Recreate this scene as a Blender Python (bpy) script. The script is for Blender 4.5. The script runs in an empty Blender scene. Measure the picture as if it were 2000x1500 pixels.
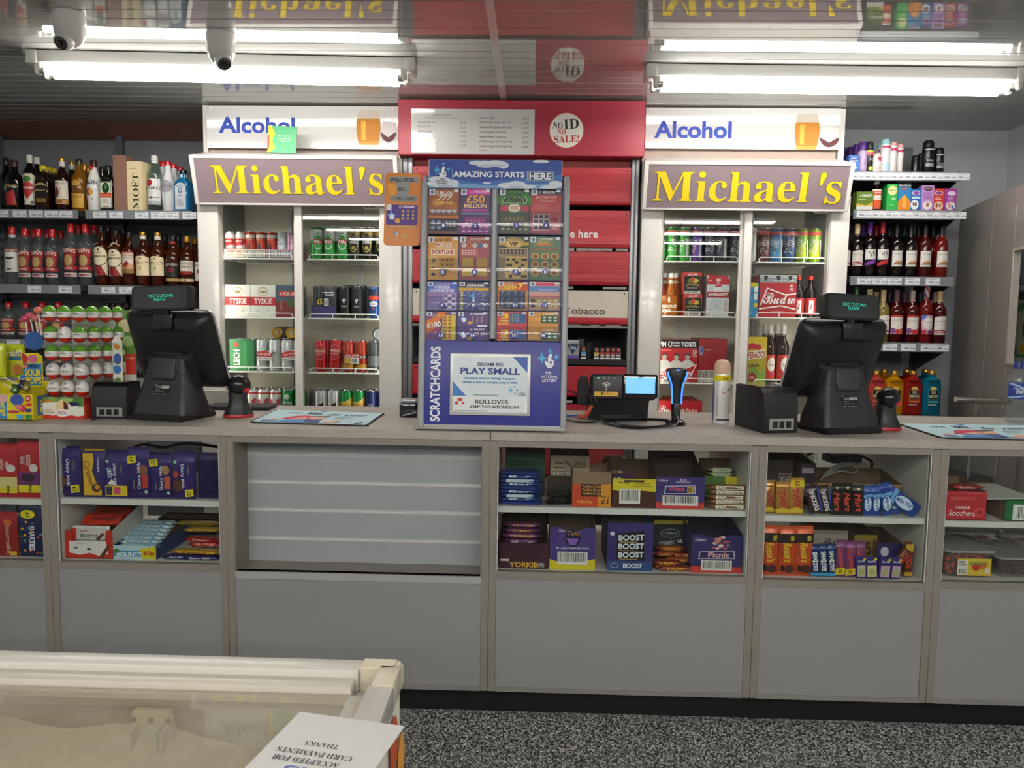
import bpy, bmesh, math, random
from mathutils import Vector, Matrix
random.seed(7)
S = bpy.context.scene
C = S.collection

# ------------------------------------------------------------------ camera
FPX, CX, CY = 1500.0, 1000.0, 750.0
PITCH, YAW, ROLL, CAMZ = 0.08808, 0.02848, 0.01364, 1.320
_fw = Vector((-math.sin(YAW), math.cos(YAW), 0)); _rt = Vector((math.cos(YAW), math.sin(YAW), 0)); _up = Vector((0, 0, 1))
FW = _fw * math.cos(PITCH) - _up * math.sin(PITCH)
_u2 = _up * math.cos(PITCH) + _fw * math.sin(PITCH)
RT = _rt * math.cos(ROLL) + _u2 * math.sin(ROLL)
UP = _u2 * math.cos(ROLL) - _rt * math.sin(ROLL)
cd = bpy.data.cameras.new('camera'); cam = bpy.data.objects.new('camera', cd); C.objects.link(cam)
cd.sensor_fit = 'HORIZONTAL'; cd.sensor_width = 36; cd.lens = 36 * FPX / 2000; cd.clip_start = 0.02
m = Matrix((RT, UP, -FW)).transposed().to_4x4(); m.translation = (0, 0, CAMZ); cam.matrix_world = m
S.camera = cam
# ------------------------------------------------------------------ exposure and the shop's own daylight
S.view_settings.view_transform = 'Standard'; S.view_settings.look = 'None'
S.view_settings.gamma = 1; S.view_settings.use_curve_mapping = False
S.view_settings.exposure = 0.13
TUBE_W = 34.0        # strength of every fluorescent tube in the shop
LED_W = 16.0          # strength of the fridge strip lights
W_ = bpy.data.worlds.new('shop_daylight'); S.world = W_; W_.use_nodes = True
W_.node_tree.nodes['Background'].inputs[0].default_value = (.75, .82, .9, 1)
W_.node_tree.nodes['Background'].inputs[1].default_value = 0.35

def ray(px, py): return RT * ((px - CX) / FPX) - UP * ((py - CY) / FPX) + FW
def U(px, py, Y):
    d = ray(px, py); t = Y / d.y; return Vector((d.x * t, Y, CAMZ + d.z * t))
def V(px, py, Z):
    d = ray(px, py); t = (Z - CAMZ) / d.z; return Vector((d.x * t, d.y * t, Z))
def bb(x0, y0, x1, y1, Y):
    """centre x, bottom z, width, height of a box whose front stands at depth Y"""
    ym, xm = (y0 + y1) / 2, (x0 + x1) / 2
    a, b = U(x0, ym, Y), U(x1, ym, Y); c, d = U(xm, y0, Y), U(xm, y1, Y)
    return (a.x + b.x) / 2, d.z, b.x - a.x, c.z - d.z

# ------------------------------------------------------------------ materials
def lin(h):
    h = h.lstrip('#'); o = []
    for i in (0, 2, 4):
        c = int(h[i:i + 2], 16) / 255
        o.append(c / 12.92 if c <= .04045 else ((c + .055) / 1.055) ** 2.4)
    return o
MC = {}
def mat(h, rough=.45, metal=0.0, emit=0.0, ior=1.45, coat=0.0, var=0.0, scale=30.0, bump=0.0):
    k = (h, rough, metal, emit, ior, coat, var, scale, bump)
    if k in MC: return MC[k]
    m = bpy.data.materials.new('m_' + h.strip('#')); m.use_nodes = True
    nt = m.node_tree; b = nt.nodes['Principled BSDF']; c = (*lin(h), 1)
    b.inputs['Base Color'].default_value = c; b.inputs['Roughness'].default_value = rough
    b.inputs['Metallic'].default_value = metal; b.inputs['IOR'].default_value = ior
    b.inputs['Coat Weight'].default_value = coat; b.inputs['Coat Roughness'].default_value = .06
    if emit:
        b.inputs['Emission Color'].default_value = c; b.inputs['Emission Strength'].default_value = emit
    if var or bump:
        tc = nt.nodes.new('ShaderNodeTexCoord'); n = nt.nodes.new('ShaderNodeTexNoise')
        n.inputs['Scale'].default_value = scale; n.inputs['Detail'].default_value = 4
        nt.links.new(tc.outputs['Object'], n.inputs['Vector'])
        if var:
            mx = nt.nodes.new('ShaderNodeMix'); mx.data_type = 'RGBA'
            mx.inputs[6].default_value = [min(1, x * (1 - var)) for x in c[:3]] + [1]
            mx.inputs[7].default_value = [min(1, x * (1 + var)) for x in c[:3]] + [1]
            nt.links.new(n.outputs['Fac'], mx.inputs[0]); nt.links.new(mx.outputs[2], b.inputs['Base Color'])
        if bump:
            bp = nt.nodes.new('ShaderNodeBump'); bp.inputs['Strength'].default_value = bump; bp.inputs['Distance'].default_value = .002
            nt.links.new(n.outputs['Fac'], bp.inputs['Height']); nt.links.new(bp.outputs['Normal'], b.inputs['Normal'])
    MC[k] = m; return m
def glass(h='#ffffff', clear=1.0, ior=1.5, rough=0.0, body='#ffffff', haze=0.0):
    """see-through sheet or filled bottle: transparent tint + mirror by Fresnel + a share of body colour"""
    k = ('g', h, clear, ior, rough, body, haze)
    if k in MC: return MC[k]
    m = bpy.data.materials.new('g_' + h.strip('#')); m.use_nodes = True; nt = m.node_tree
    for n in list(nt.nodes):
        if n.type != 'OUTPUT_MATERIAL': nt.nodes.remove(n)
    out = nt.nodes[0]; L = nt.links.new
    tr = nt.nodes.new('ShaderNodeBsdfTransparent'); tr.inputs[0].default_value = (*lin(h), 1)
    gl = nt.nodes.new('ShaderNodeBsdfGlossy'); gl.inputs['Roughness'].default_value = rough
    gl.inputs['Color'].default_value = (1, 1, 1, 1)
    fr = nt.nodes.new('ShaderNodeFresnel'); fr.inputs[0].default_value = ior
    df = nt.nodes.new('ShaderNodeBsdfDiffuse'); df.inputs[0].default_value = (*lin(body), 1)
    m1 = nt.nodes.new('ShaderNodeMixShader'); m1.inputs[0].default_value = 1 - clear + haze
    L(tr.outputs[0], m1.inputs[1]); L(df.outputs[0], m1.inputs[2])
    ge = nt.nodes.new('ShaderNodeNewGeometry'); mu = nt.nodes.new('ShaderNodeMath'); mu.operation = 'SUBTRACT'; mu.use_clamp = True   # inner faces of a sheet do not mirror
    L(fr.outputs[0], mu.inputs[0]); L(ge.outputs['Backfacing'], mu.inputs[1])
    m2 = nt.nodes.new('ShaderNodeMixShader'); L(mu.outputs[0], m2.inputs[0])
    L(m1.outputs[0], m2.inputs[1]); L(gl.outputs[0], m2.inputs[2]); L(m2.outputs[0], out.inputs[0])
    MC[k] = m; return m

# ------------------------------------------------------------------ mesh makers (cached: alike pieces share data)
ME = {}
def mesh(key, verts, faces, mats, smooth=False, mi=None, auto=None):
    me = bpy.data.meshes.new('mesh'); me.from_pydata(verts, [], faces)
    for x in (mats if isinstance(mats, (list, tuple)) else [mats]): me.materials.append(x)
    if mi: me.polygons.foreach_set('material_index', mi)
    if smooth:
        me.polygons.foreach_set('use_smooth', [True] * len(me.polygons))
        if auto: me.set_sharp_from_angle(angle=auto)
    me.update()
    if key is not None: ME[key] = me
    return me
def from_bm(key, bm, mt, smooth=False, auto=None):
    me = bpy.data.meshes.new('mesh'); bm.to_mesh(me); bm.free(); me.materials.append(mt)
    if smooth:
        me.polygons.foreach_set('use_smooth', [True] * len(me.polygons))
        if auto: me.set_sharp_from_angle(angle=auto)
    if key is not None: ME[key] = me
    return me
def q(*a): return tuple(round(x, 4) if isinstance(x, float) else (q(*x) if isinstance(x, (tuple, list)) else x) for x in a)
def Mbox(w, d, h, mt, bev=0.0, seg=1, c=(0, 0, 0)):
    """box standing on z=0, centred in x; y runs from 0 (front) to d"""
    k = q('box', w, d, h, mt.name, bev, seg, tuple(c))
    if k in ME: return ME[k]
    bm = bmesh.new(); bmesh.ops.create_cube(bm, size=1)
    for v in bm.verts: v.co = Vector((v.co.x * w + c[0], (v.co.y + .5) * d + c[1], (v.co.z + .5) * h + c[2]))
    if bev: bmesh.ops.bevel(bm, geom=bm.edges[:], offset=bev, segments=seg, affect='EDGES', profile=.5)
    return from_bm(k, bm, mt, bool(bev), .7)
def Mlathe(prof, mt, seg=20, key=None):
    k = q('lathe', tuple(prof), mt.name, seg)
    if k in ME: return ME[k]
    vs, fs, rows = [], [], []
    for r, z in prof:
        if r < 1e-6: rows.append([len(vs)]); vs.append((0, 0, z))
        else:
            rows.append(list(range(len(vs), len(vs) + seg)))
            vs += [(r * math.cos(2 * math.pi * i / seg), r * math.sin(2 * math.pi * i / seg), z) for i in range(seg)]
    for a, b in zip(rows, rows[1:]):
        for i in range(seg):
            j = (i + 1) % seg
            if len(a) == 1 and len(b) > 1: fs.append((a[0], b[j], b[i]))
            elif len(b) == 1 and len(a) > 1: fs.append((a[i], a[j], b[0]))
            elif len(a) > 1: fs.append((a[i], a[j], b[j], b[i]))
    return mesh(k, vs, fs, mt, True, auto=.75)
def Mprism(sec, prof, mt):
    """lofted bottle with a polygon section: sec unit polygon, prof [(scale_x, scale_y, z)]"""
    k = q('prism', tuple(sec), tuple(prof), mt.name)
    if k in ME: return ME[k]
    n = len(sec); vs, fs = [], []
    for sx, sy, z in prof: vs += [(x * sx, y * sy, z) for x, y in sec]
    for a in range(len(prof) - 1):
        for i in range(n): fs.append((a * n + i, a * n + (i + 1) % n, (a + 1) * n + (i + 1) % n, (a + 1) * n + i))
    fs.append(tuple(range(n))[::-1]); fs.append(tuple(range((len(prof) - 1) * n, len(prof) * n)))
    return mesh(k, vs, fs, mt, True, auto=.6)
def rsq(r=.25, seg=4):
    """unit rounded square section"""
    o = []
    for cx, cy, a0 in ((1 - r, 1 - r, 0), (-1 + r, 1 - r, 90), (-1 + r, -1 + r, 180), (1 - r, -1 + r, 270)):
        for i in range(seg + 1):
            a = math.radians(a0 + 90 * i / seg); o.append((cx + r * math.cos(a), cy + r * math.sin(a)))
    return o
def Mext(poly, d, mt, y0=0.0, bev=0.0):
    """polygon in the XZ plane (seen from the front) pushed back along +y by d"""
    k = q('ext', tuple(poly), d, mt.name, y0, bev)
    if k in ME: return ME[k]
    a = sum(poly[i][0] * poly[(i + 1) % len(poly)][1] - poly[(i + 1) % len(poly)][0] * poly[i][1] for i in range(len(poly)))
    if a < 0: poly = list(reversed(poly))
    n = len(poly); vs = [(x, y0, z) for x, z in poly] + [(x, y0 + d, z) for x, z in poly]
    fs = [tuple(range(n)), tuple(range(2 * n - 1, n - 1, -1))] + [(i, i + n, (i + 1) % n + n, (i + 1) % n) for i in range(n)]
    if not bev: return mesh(k, vs, fs, mt)
    bm = bmesh.new(); bv = [bm.verts.new(v) for v in vs]
    for f in fs: bm.faces.new([bv[i] for i in f])
    bmesh.ops.recalc_face_normals(bm, faces=bm.faces[:])
    bmesh.ops.bevel(bm, geom=[e for e in bm.edges if e.calc_face_angle(0) > .8], offset=bev, segments=2, affect='EDGES')
    return from_bm(k, bm, mt, True, .7)
def Mextx(poly, w, mt, x0=None, flat=False):
    """polygon given as (y, z), pushed along x by w (centred)"""
    if x0 is None: x0 = -w / 2
    k = q('extx', tuple(poly), w, mt.name, x0)
    if k in ME: return ME[k]
    n = len(poly); vs = [(x0, y, z) for y, z in poly] + [(x0 + w, y, z) for y, z in poly]
    fs = [tuple(range(n)), tuple(range(2 * n - 1, n - 1, -1))] + [(i, i + n, (i + 1) % n + n, (i + 1) % n) for i in range(n)]
    bm = bmesh.new(); bv = [bm.verts.new(v) for v in vs]
    for f in fs: bm.faces.new([bv[i] for i in f])
    bmesh.ops.recalc_face_normals(bm, faces=bm.faces[:])
    return from_bm(k, bm, mt, not flat, .5)
def Mtube(pts, r, mt, seg=6, cyc=False):
    k = q('tube', tuple(tuple(p) for p in pts), r, mt.name, seg, cyc)
    if k in ME: return ME[k]
    pts = [Vector(p) for p in pts]; n = len(pts); vs, fs = [], []
    for i, p in enumerate(pts):
        t = (pts[(i + 1) % n] - pts[i - 1]) if (cyc or 0 < i < n - 1) else (pts[1] - pts[0] if i == 0 else pts[-1] - pts[-2])
        t.normalize(); up = Vector((0, 0, 1)) if abs(t.z) < .93 else Vector((0, 1, 0))
        a = t.cross(up).normalized(); b = a.cross(t)
        for j in range(seg):
            g = 2 * math.pi * j / seg; vs.append(p + a * (r * math.cos(g)) + b * (r * math.sin(g)))
    for i in range(n if cyc else n - 1):
        for j in range(seg):
            fs.append((i * seg + j, i * seg + (j + 1) % seg, (i + 1) % n * seg + (j + 1) % seg, (i + 1) % n * seg + j))
    if not cyc: fs += [tuple(range(seg))[::-1], tuple(range((n - 1) * seg, n * seg))]
    return mesh(k, [tuple(v) for v in vs], fs, mt, True, auto=.9)
def curve_pts(ctrl, n=8):
    """smooth polyline through control points"""
    P = [Vector(p) for p in ctrl]; P = [P[0]] + P + [P[-1]]; o = []
    for i in range(1, len(P) - 2):
        for j in range(n):
            t = j / n; a, b, c, d = P[i - 1], P[i], P[i + 1], P[i + 2]
            o.append(.5 * ((2 * b) + (c - a) * t + (2 * a - 5 * b + 4 * c - d) * t * t + (3 * b - a - 3 * c + d) * t ** 3))
    return o + [P[-2]]
def Mbar(w, l, t, mt, seed=0, crimp=.012):
    """wrapped sweet bar standing on end: width w (x), length l (z), thickness t (y 0..t), flat crimped ends"""
    k = q('bar', w, l, t, mt.name, seed % 3, crimp)
    if k in ME: return ME[k]
    rnd = random.Random(seed % 3); sec = rsq(.55, 2); vs, fs = [], []; n = len(sec)
    rows = [(1.0, .06, 0), (1.0, .08, crimp), (.99, .75, crimp * 1.7), (1.0, 1, l * .2), (.995, .96, l * .5), (1.0, 1, l * .8), (.99, .75, l - crimp * 1.7), (1.0, .08, l - crimp), (1.0, .06, l)]
    for sx, sy, z in rows:
        for x, y in sec: vs.append((x * sx * w / 2 + rnd.uniform(-1, 1) * .0006, t / 2 + y * sy * t / 2 + rnd.uniform(-1, 1) * .0005, z))
    for a in range(len(rows) - 1):
        for i in range(n): fs.append((a * n + i, a * n + (i + 1) % n, (a + 1) * n + (i + 1) % n, (a + 1) * n + i))
    fs.append(tuple(range(n))[::-1]); fs.append(tuple(range((len(rows) - 1) * n, len(rows) * n)))
    return mesh(k, vs, fs, mt, True, auto=.8)

# ------------------------------------------------------------------ lettering
def _shift(s, up, lo, dg=None):
    o = ''
    for ch in s:
        if 'A' <= ch <= 'Z' and up: o += chr(up + ord(ch) - 65)
        elif 'a' <= ch <= 'z' and lo: o += chr(lo + ord(ch) - 97)
        elif '0' <= ch <= '9' and dg: o += chr(dg + ord(ch) - 48)
        else: o += ch
    return o
# n plain, b bold, k extra bold, o bold slanted, i slanted; s bold serif and c script come from the mathematical letters
STY = {'s': lambda s: _shift(s, 0x1D400, 0x1D41A), 'c': lambda s: _shift(s, 0x1D4D0, 0x1D4EA)}
FAT = {'b': .016, 'k': .03, 'o': .02, 'n': 0.0, 'i': .004, 's': 0.0, 'c': .006}; SLANT = {'o': .3, 'i': .25}
TX = {}
def glyphs(s, style='n'):
    k = (s, style)
    if k in TX: return TX[k]
    c = bpy.data.curves.new('lettering', 'FONT'); c.body = STY.get(style, str)(s); c.size = 1; c.offset = FAT[style]; c.shear = SLANT.get(style, 0); c.resolution_u = 3 if len(s) > 3 else 5
    if '\n' in s: c.align_x = 'CENTER'
    o = bpy.data.objects.new('lettering', c); me = bpy.data.meshes.new_from_object(o)
    vs = [(v.co.x, v.co.y) for v in me.vertices]; fs = [tuple(p.vertices) for p in me.polygons]
    bpy.data.objects.remove(o); bpy.data.curves.remove(c); bpy.data.meshes.remove(me)
    x0, x1 = min(v[0] for v in vs), max(v[0] for v in vs); y0, y1 = min(v[1] for v in vs), max(v[1] for v in vs)
    vs = [((x - x0) / max(1e-6, x1 - x0) - .5, (y - y0) / max(1e-6, y1 - y0) - .5) for x, y in vs]
    TX[k] = (vs, fs); return TX[k]

class Face:
    """print on a flat or round face. u 0..1 left to right, v 0..1 top to bottom; layers stand a fraction of a millimetre apart"""
    def __init__(s, w, h, R=None, eps=.00025, fn=None):
        s.w, s.h, s.R, s.eps, s.n, s.fn = w, h, R, eps, 0, fn; s.vs, s.fs, s.mi, s.mats = [], [], [], []
    def _m(s, c):
        m = mat(c) if isinstance(c, str) else c
        if m not in s.mats: s.mats.append(m)
        return s.mats.index(m)
    def _pt(s, x, z, d):
        if s.fn: return s.fn(x, z, d)
        if s.R:
            a = x / s.R; r = s.R + d; return (r * math.sin(a), -r * math.cos(a), z)
        return (x, -d, z)
    def _add(s, pts, fs, c):
        s.n += 1; d = (s.n if s.n < 7 else 6 + (s.n - 6) * .2) * s.eps; b = len(s.vs); i = s._m(c)
        s.vs += [s._pt(x, z, d) for x, z in pts]
        s.fs += [tuple(b + k for k in f) for f in fs]; s.mi += [i] * len(fs); return s
    def xy(s, u, v): return ((u - .5) * s.w, (1 - v) * s.h)
    def cols(s, L, c):
        pts, fs = [], []
        for k, (u, v0, v1) in enumerate(L):
            pts += [s.xy(u, v1), s.xy(u, v0)]
            if k: a = 2 * k - 2; fs.append((a, a + 2, a + 3, a + 1))
        return s._add(pts, fs, c)
    def r(s, u0, v0, u1, v1, c):
        if s.fn:
            n, nz = 5, 5; pts = [s.xy(u0 + (u1 - u0) * i / n, v0 + (v1 - v0) * j / nz) for j in range(nz + 1) for i in range(n + 1)]
            return s._add(pts, [(j * (n + 1) + i, (j + 1) * (n + 1) + i, (j + 1) * (n + 1) + i + 1, j * (n + 1) + i + 1) for j in range(nz) for i in range(n)], c)
        n = max(1, int(abs(u1 - u0) * s.w / s.R / .22)) if s.R else 1
        return s.cols([(u0 + (u1 - u0) * k / n, v0, v1) for k in range(n + 1)], c)
    def e(s, u, v, ru, rv, c, n=14):
        return s.cols([(u - ru * math.cos(math.pi * k / n), v - rv * math.sin(math.pi * k / n), v + rv * math.sin(math.pi * k / n)) for k in range(n + 1)], c)
    def p(s, uv, c):
        if s.R:                                   # bend round: slice into columns
            us = [t[0] for t in uv]; a, b = min(us), max(us); n = max(4, int((b - a) * s.w / s.R / .2)); L = []
            for k in range(n + 1):
                u = min(max(a + (b - a) * k / n, a + 1e-5), b - 1e-5); hit = []
                for (u0, v0), (u1, v1) in zip(uv, uv[1:] + uv[:1]):
                    if (u0 - u) * (u1 - u) <= 0 and u0 != u1: hit.append(v0 + (v1 - v0) * (u - u0) / (u1 - u0))
                if hit: L.append((u, min(hit), max(hit)))
            return s.cols(L, c)
        pts = [s.xy(*t) for t in uv]
        ar = sum(pts[i][0] * pts[(i + 1) % len(pts)][1] - pts[(i + 1) % len(pts)][0] * pts[i][1] for i in range(len(pts)))
        if ar < 0: pts = pts[::-1]
        return s._add(pts, [tuple(range(len(pts)))], c)
    def t(s, txt, u, v, uw, vh, c, style='b', rot=0, arc=0.0, skew=0.0):
        """lettering centred on (u, v) filling uw x vh of the face; rot in degrees turns it clockwise"""
        g, fs = glyphs(txt, style); w, h = uw * s.w, vh * s.h; x0, z0 = s.xy(u, v); a = math.radians(-rot); pts = []
        for x, y in g:
            X, Z = x * w, y * h + (arc * h * (1 - 4 * x * x) if arc else 0) + skew * x * h
            pts.append((x0 + X * math.cos(a) - Z * math.sin(a), z0 + X * math.sin(a) + Z * math.cos(a)))
        return s._add(pts, fs, c)
    def bars(s, u0, v0, u1, v1, c='#1b1b1b', n=16, seed=1):
        r = random.Random(seed); pts, fs = [], []
        for k in range(n):
            a = u0 + (u1 - u0) * k / n; b = a + (u1 - u0) / n * r.choice((.3, .45, .7))
            i = len(pts); pts += [s.xy(a, v1), s.xy(b, v1), s.xy(b, v0), s.xy(a, v0)]; fs.append((i, i + 1, i + 2, i + 3))
        return s._add(pts, fs, c)
    def lines(s, u0, v0, u1, v1, n, c='#555555', fill=.45, seed=2):
        r = random.Random(seed); pts, fs = [], []
        for k in range(n):
            a = v0 + (v1 - v0) * k / n; b = a + (v1 - v0) / n * fill; ue = u1 - (u1 - u0) * r.random() * .25
            i = len(pts); pts += [s.xy(u0, b), s.xy(ue, b), s.xy(ue, a), s.xy(u0, a)]; fs.append((i, i + 1, i + 2, i + 3))
        return s._add(pts, fs, c)
    def mesh(s, key=None): return mesh(key, s.vs, s.fs, s.mats, mi=s.mi)

# ------------------------------------------------------------------ objects
def obj(name, me, parent=None, loc=(0, 0, 0), rot=(0, 0, 0), scale=None):
    o = bpy.data.objects.new(name, me); C.objects.link(o); o.location = loc; o.rotation_euler = rot
    if scale: o.scale = scale
    if parent: o.parent = parent
    return o
def thing(name, label, cat, me=None, loc=(0, 0, 0), rot=(0, 0, 0), group=None, scale=None):
    o = obj(name, me, None, loc, rot, scale); o['label'] = label; o['category'] = cat
    if group: o['group'] = group
    return o
def struct(name, me, loc=(0, 0, 0), rot=(0, 0, 0)):
    o = obj(name, me, None, loc, rot); o['kind'] = 'structure'; return o
def pr(face, parent, loc=(0, 0, 0), rot=(0, 0, 0), name='printed_label', key=None):
    """put a print on a thing; the same key shares the mesh"""
    me = ME.get(key) if key else None
    if me is None: me = (face() if callable(face) else face).mesh(key)
    return obj(name, me, parent, loc, rot)
ORD = ['leftmost', 'second', 'third', 'fourth', 'fifth', 'sixth', 'seventh', 'eighth', 'ninth', 'tenth', 'eleventh', 'twelfth', 'thirteenth', 'fourteenth']
def nth(i, n=None):
    if n and i == n - 1: return 'rightmost'
    return 'leftmost' if i == 0 else ORD[i] + ' from the left'

# ================================================================== THE ROOM
ZC, YB, XR, XL, YF = 2.385, 4.46, 2.62, -3.15, -3.6
def floor_material():
    m = bpy.data.materials.new('speckled_vinyl'); m.use_nodes = True; nt = m.node_tree; b = nt.nodes['Principled BSDF']; L = nt.links.new
    tc = nt.nodes.new('ShaderNodeTexCoord'); mp = nt.nodes.new('ShaderNodeMapping'); mp.inputs['Scale'].default_value = (1, .62, 1)
    L(tc.outputs['Object'], mp.inputs['Vector'])
    v = nt.nodes.new('ShaderNodeTexVoronoi'); v.inputs['Scale'].default_value = 230; L(mp.outputs[0], v.inputs['Vector'])
    n = nt.nodes.new('ShaderNodeTexNoise'); n.inputs['Scale'].default_value = 180; n.inputs['Detail'].default_value = 2; L(mp.outputs[0], n.inputs['Vector'])
    sp = nt.nodes.new('ShaderNodeSeparateColor'); L(v.outputs['Color'], sp.inputs[0])
    r = nt.nodes.new('ShaderNodeValToRGB'); e = r.color_ramp.elements
    e[0].position, e[0].color = 0.0, (.012, .012, .014, 1); e[1].position, e[1].color = 1.0, (.72, .72, .66, 1)
    for p_, c_ in ((.36, (.03, .03, .034, 1)), (.5, (.12, .122, .13, 1)), (.68, (.24, .244, .24, 1)), (.86, (.46, .46, .43, 1))):
        k = e.new(p_); k.color = c_
    mm = nt.nodes.new('ShaderNodeMath'); mm.operation = 'MULTIPLY_ADD'; mm.inputs[1].default_value = .45; L(n.outputs['Fac'], mm.inputs[0])
    ms = nt.nodes.new('ShaderNodeMath'); ms.operation = 'MULTIPLY'; ms.inputs[1].default_value = .72; L(sp.outputs[0], ms.inputs[0]); L(ms.outputs[0], mm.inputs[2])
    L(mm.outputs[0], r.inputs[0]); L(r.outputs[0], b.inputs['Base Color']); b.inputs['Roughness'].default_value = .5
    return m
struct('floor', Mbox(XR - XL + .2, YB - YF + .2, .1, floor_material(), c=((XR + XL) / 2, YF - .1, -.1)))
WALL = mat('#b9bcbd', .35, var=.03)
struct('wall_back', Mbox(XR - XL + .2, .1, ZC + .1, mat('#c3c8ca', .18, ior=1.5, var=.02), c=((XR + XL) / 2, YB, 0)))
struct('wall_right', Mbox(.1, YB - YF, ZC + .1, mat('#c3c8ca', .18, ior=1.5), c=(XR + .05, YF, 0)))
struct('wall_left', Mbox(.1, YB - YF, ZC + .1, WALL, c=(XL - .05, YF, 0)))
struct('wall_front', Mbox(XR - XL + .2, .1, ZC + .1, mat('#7d8288', .5), c=((XR + XL) / 2, YF - .1, 0)))
# ceiling of glossy plastic strips, two lengths meeting at a joint trim
ceil_m = mat('#9a9a97', .02, ior=3.2, var=.02, scale=3)
ceil = struct('ceiling', Mbox(XR - XL + .2, YB - YF + .2, .08, mat('#d8d8d4', .5), c=((XR + XL) / 2, YF - .1, ZC + .012)))
PW = .0835; XJ = -.172
prof = [(0, .0035), (.003, .00003), (.0417, 0), (PW - .003, .00003), (PW, .0035), (PW, .012), (0, .012)]
y = YB - PW; k = 0
while y > YF:
    obj('plank', Mextx(prof, XJ - XL, ceil_m, x0=0, flat=True), ceil, (XL, y, ZC), rot=(random.uniform(-.0005, .0005), 0, 0))
    obj('plank', Mextx(prof, XR - XJ, ceil_m, x0=0, flat=True), ceil, (XJ, y, ZC), rot=(random.uniform(-.0005, .0005), 0, 0)); y -= PW
obj('joint_trim', Mextx([(YF, -.004), (YB, -.004), (YB, .002), (YF, .002)], .032, mat('#cfcbc8', .12, ior=2.2)), ceil, (XJ, 0, ZC))
# brown board that closes the gap above the left-hand shelving
struct('trim_1', Mbox(1.35, .03, .10, mat('#5a3a30', .55, var=.25, scale=9), c=(-2.42, 4.405, ZC - .1)))

# ------------------------------------------------------------------ fluorescent battens
def batten(a, b, label, L=None):
    a, b = Vector(a), Vector(b); d = b - a; ln = d.length; ang = math.atan2(d.y, d.x)
    t = thing('fluorescent_light', label, 'ceiling light', None, (*((a + b) / 2).xy, ZC), (0, 0, ang), group='twin tube ceiling battens')
    wm = mat('#dcdcd6', .3)
    obj('body', Mbox(ln, .095, .05, wm, .006, 2, c=(0, 0, -.052)), t)
    for sgn in (-1, 1):
        obj('end_cap', Mbox(.045, .105, .056, mat('#d2d2cc', .35), .005, 2, c=(sgn * (ln / 2 - .012), -.005, -.057)), t)
        for yy in (.012, .083):
            obj('lamp_holder', Mext([(-.012, 0), (.012, 0), (.012, -.02), (.008, -.04), (-.002, -.046), (-.012, -.04)], .028, mat('#d9d9d2', .35), bev=.003), t, (sgn * (ln / 2 - .035), yy - .014, -.054), (0, 0, 0 if sgn < 0 else math.pi))
    for yy in (.012, .083):
        tb = obj('tube', Mtube([(-ln / 2 + .05, yy, -.083), (ln / 2 - .05, yy, -.083)], .0128, mat('#fffaf3', .3, emit=TUBE_W), 10), t)
        for sgn in (-1, 1): obj('tube_cap', Mtube([(sgn * (ln / 2 - .062), yy, -.083), (sgn * (ln / 2 - .038), yy, -.083)], .0138, mat('#b9bab8', .3, .8), 10), tb)
    return t
batten(V(54, 95, ZC), V(806, 111, ZC), 'twin tube batten above the till beside the scratchcard stand, left ceiling light')
batten(V(1268, 122, ZC), V(2004, 131, ZC), 'twin tube batten above the till near the water bottle, right ceiling light')
for i, (x, y) in enumerate(((-1.75, -.2), (0, -.2), (1.7, -.2), (-1.75, -1.3), (0, -1.3), (1.7, -1.3), (-1.75, -2.4), (0, -2.4), (1.7, -2.4))):  # unseen battens added behind the camera to light the freezer and counter fronts
    batten((x - .77, y, 0), (x + .77, y, 0), '%s of the battens in the %s row over the shop aisle, out of frame' % (('leftmost', 'middle', 'rightmost')[i % 3], ('first', 'second', 'rear')[i // 3]))

# ------------------------------------------------------------------ dome cameras on the ceiling
def turret(px, py, label, r, turn, tilt):
    p = V(px, py, ZC); wm = mat('#cfcecb', .28)
    t = thing('security_camera', label, 'security camera', None, p, (0, 0, turn), group='turret security cameras on the ceiling')
    obj('mount', Mlathe([(0, 0), (r * .95, 0), (r, -.006), (r * 1.0, -.05), (r * .96, -.06), (0, -.06)], wm, 28), t)
    pr_ = [(0, -.055)] + [(r * .97 * math.cos(a), -.06 - r * 1.12 * math.sin(a)) for a in [i * math.pi / 16 for i in range(0, 8)]] + [(0, -.06 - r * 1.12)]
    h = obj('shroud', Mlathe(pr_, wm, 28), t)
    e = obj('eyeball', Mlathe([(0, .0), (r * .58, 0), (r * .6, -.012), (r * .56, -.028), (r * .5, -.033), (0, -.033)], mat('#d8d7d4', .3), 24), t, (0, -r * .34, -.06 - r * .72), (-tilt, 0, 0))
    obj('lens_window', Mlathe([(0, -.0335), (r * .44, -.0335), (r * .44, -.036), (0, -.036)], mat('#2b2724', .08, coat=1), 22), e)
    obj('lens', Mlathe([(0, -.037), (r * .17, -.037), (r * .15, -.043), (0, -.045)], mat('#0c0c0e', .03, coat=1), 16), e)
    for i in range(10):
        a = i * math.pi / 5; obj('infrared_led', Mlathe([(0, -.0362), (.0035, -.0362), (.002, -.039), (0, -.0395)], mat('#5b5148', .2), 8), e, (r * .31 * math.cos(a), r * .31 * math.sin(a), 0))
    return t
turret(135, 26, 'white dome camera with dark ring lens nearest the ceiling corner', .054, -.15, .95)
turret(431, 66, 'white dome camera hanging in front of the left batten light', .054, .65, .8)

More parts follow.
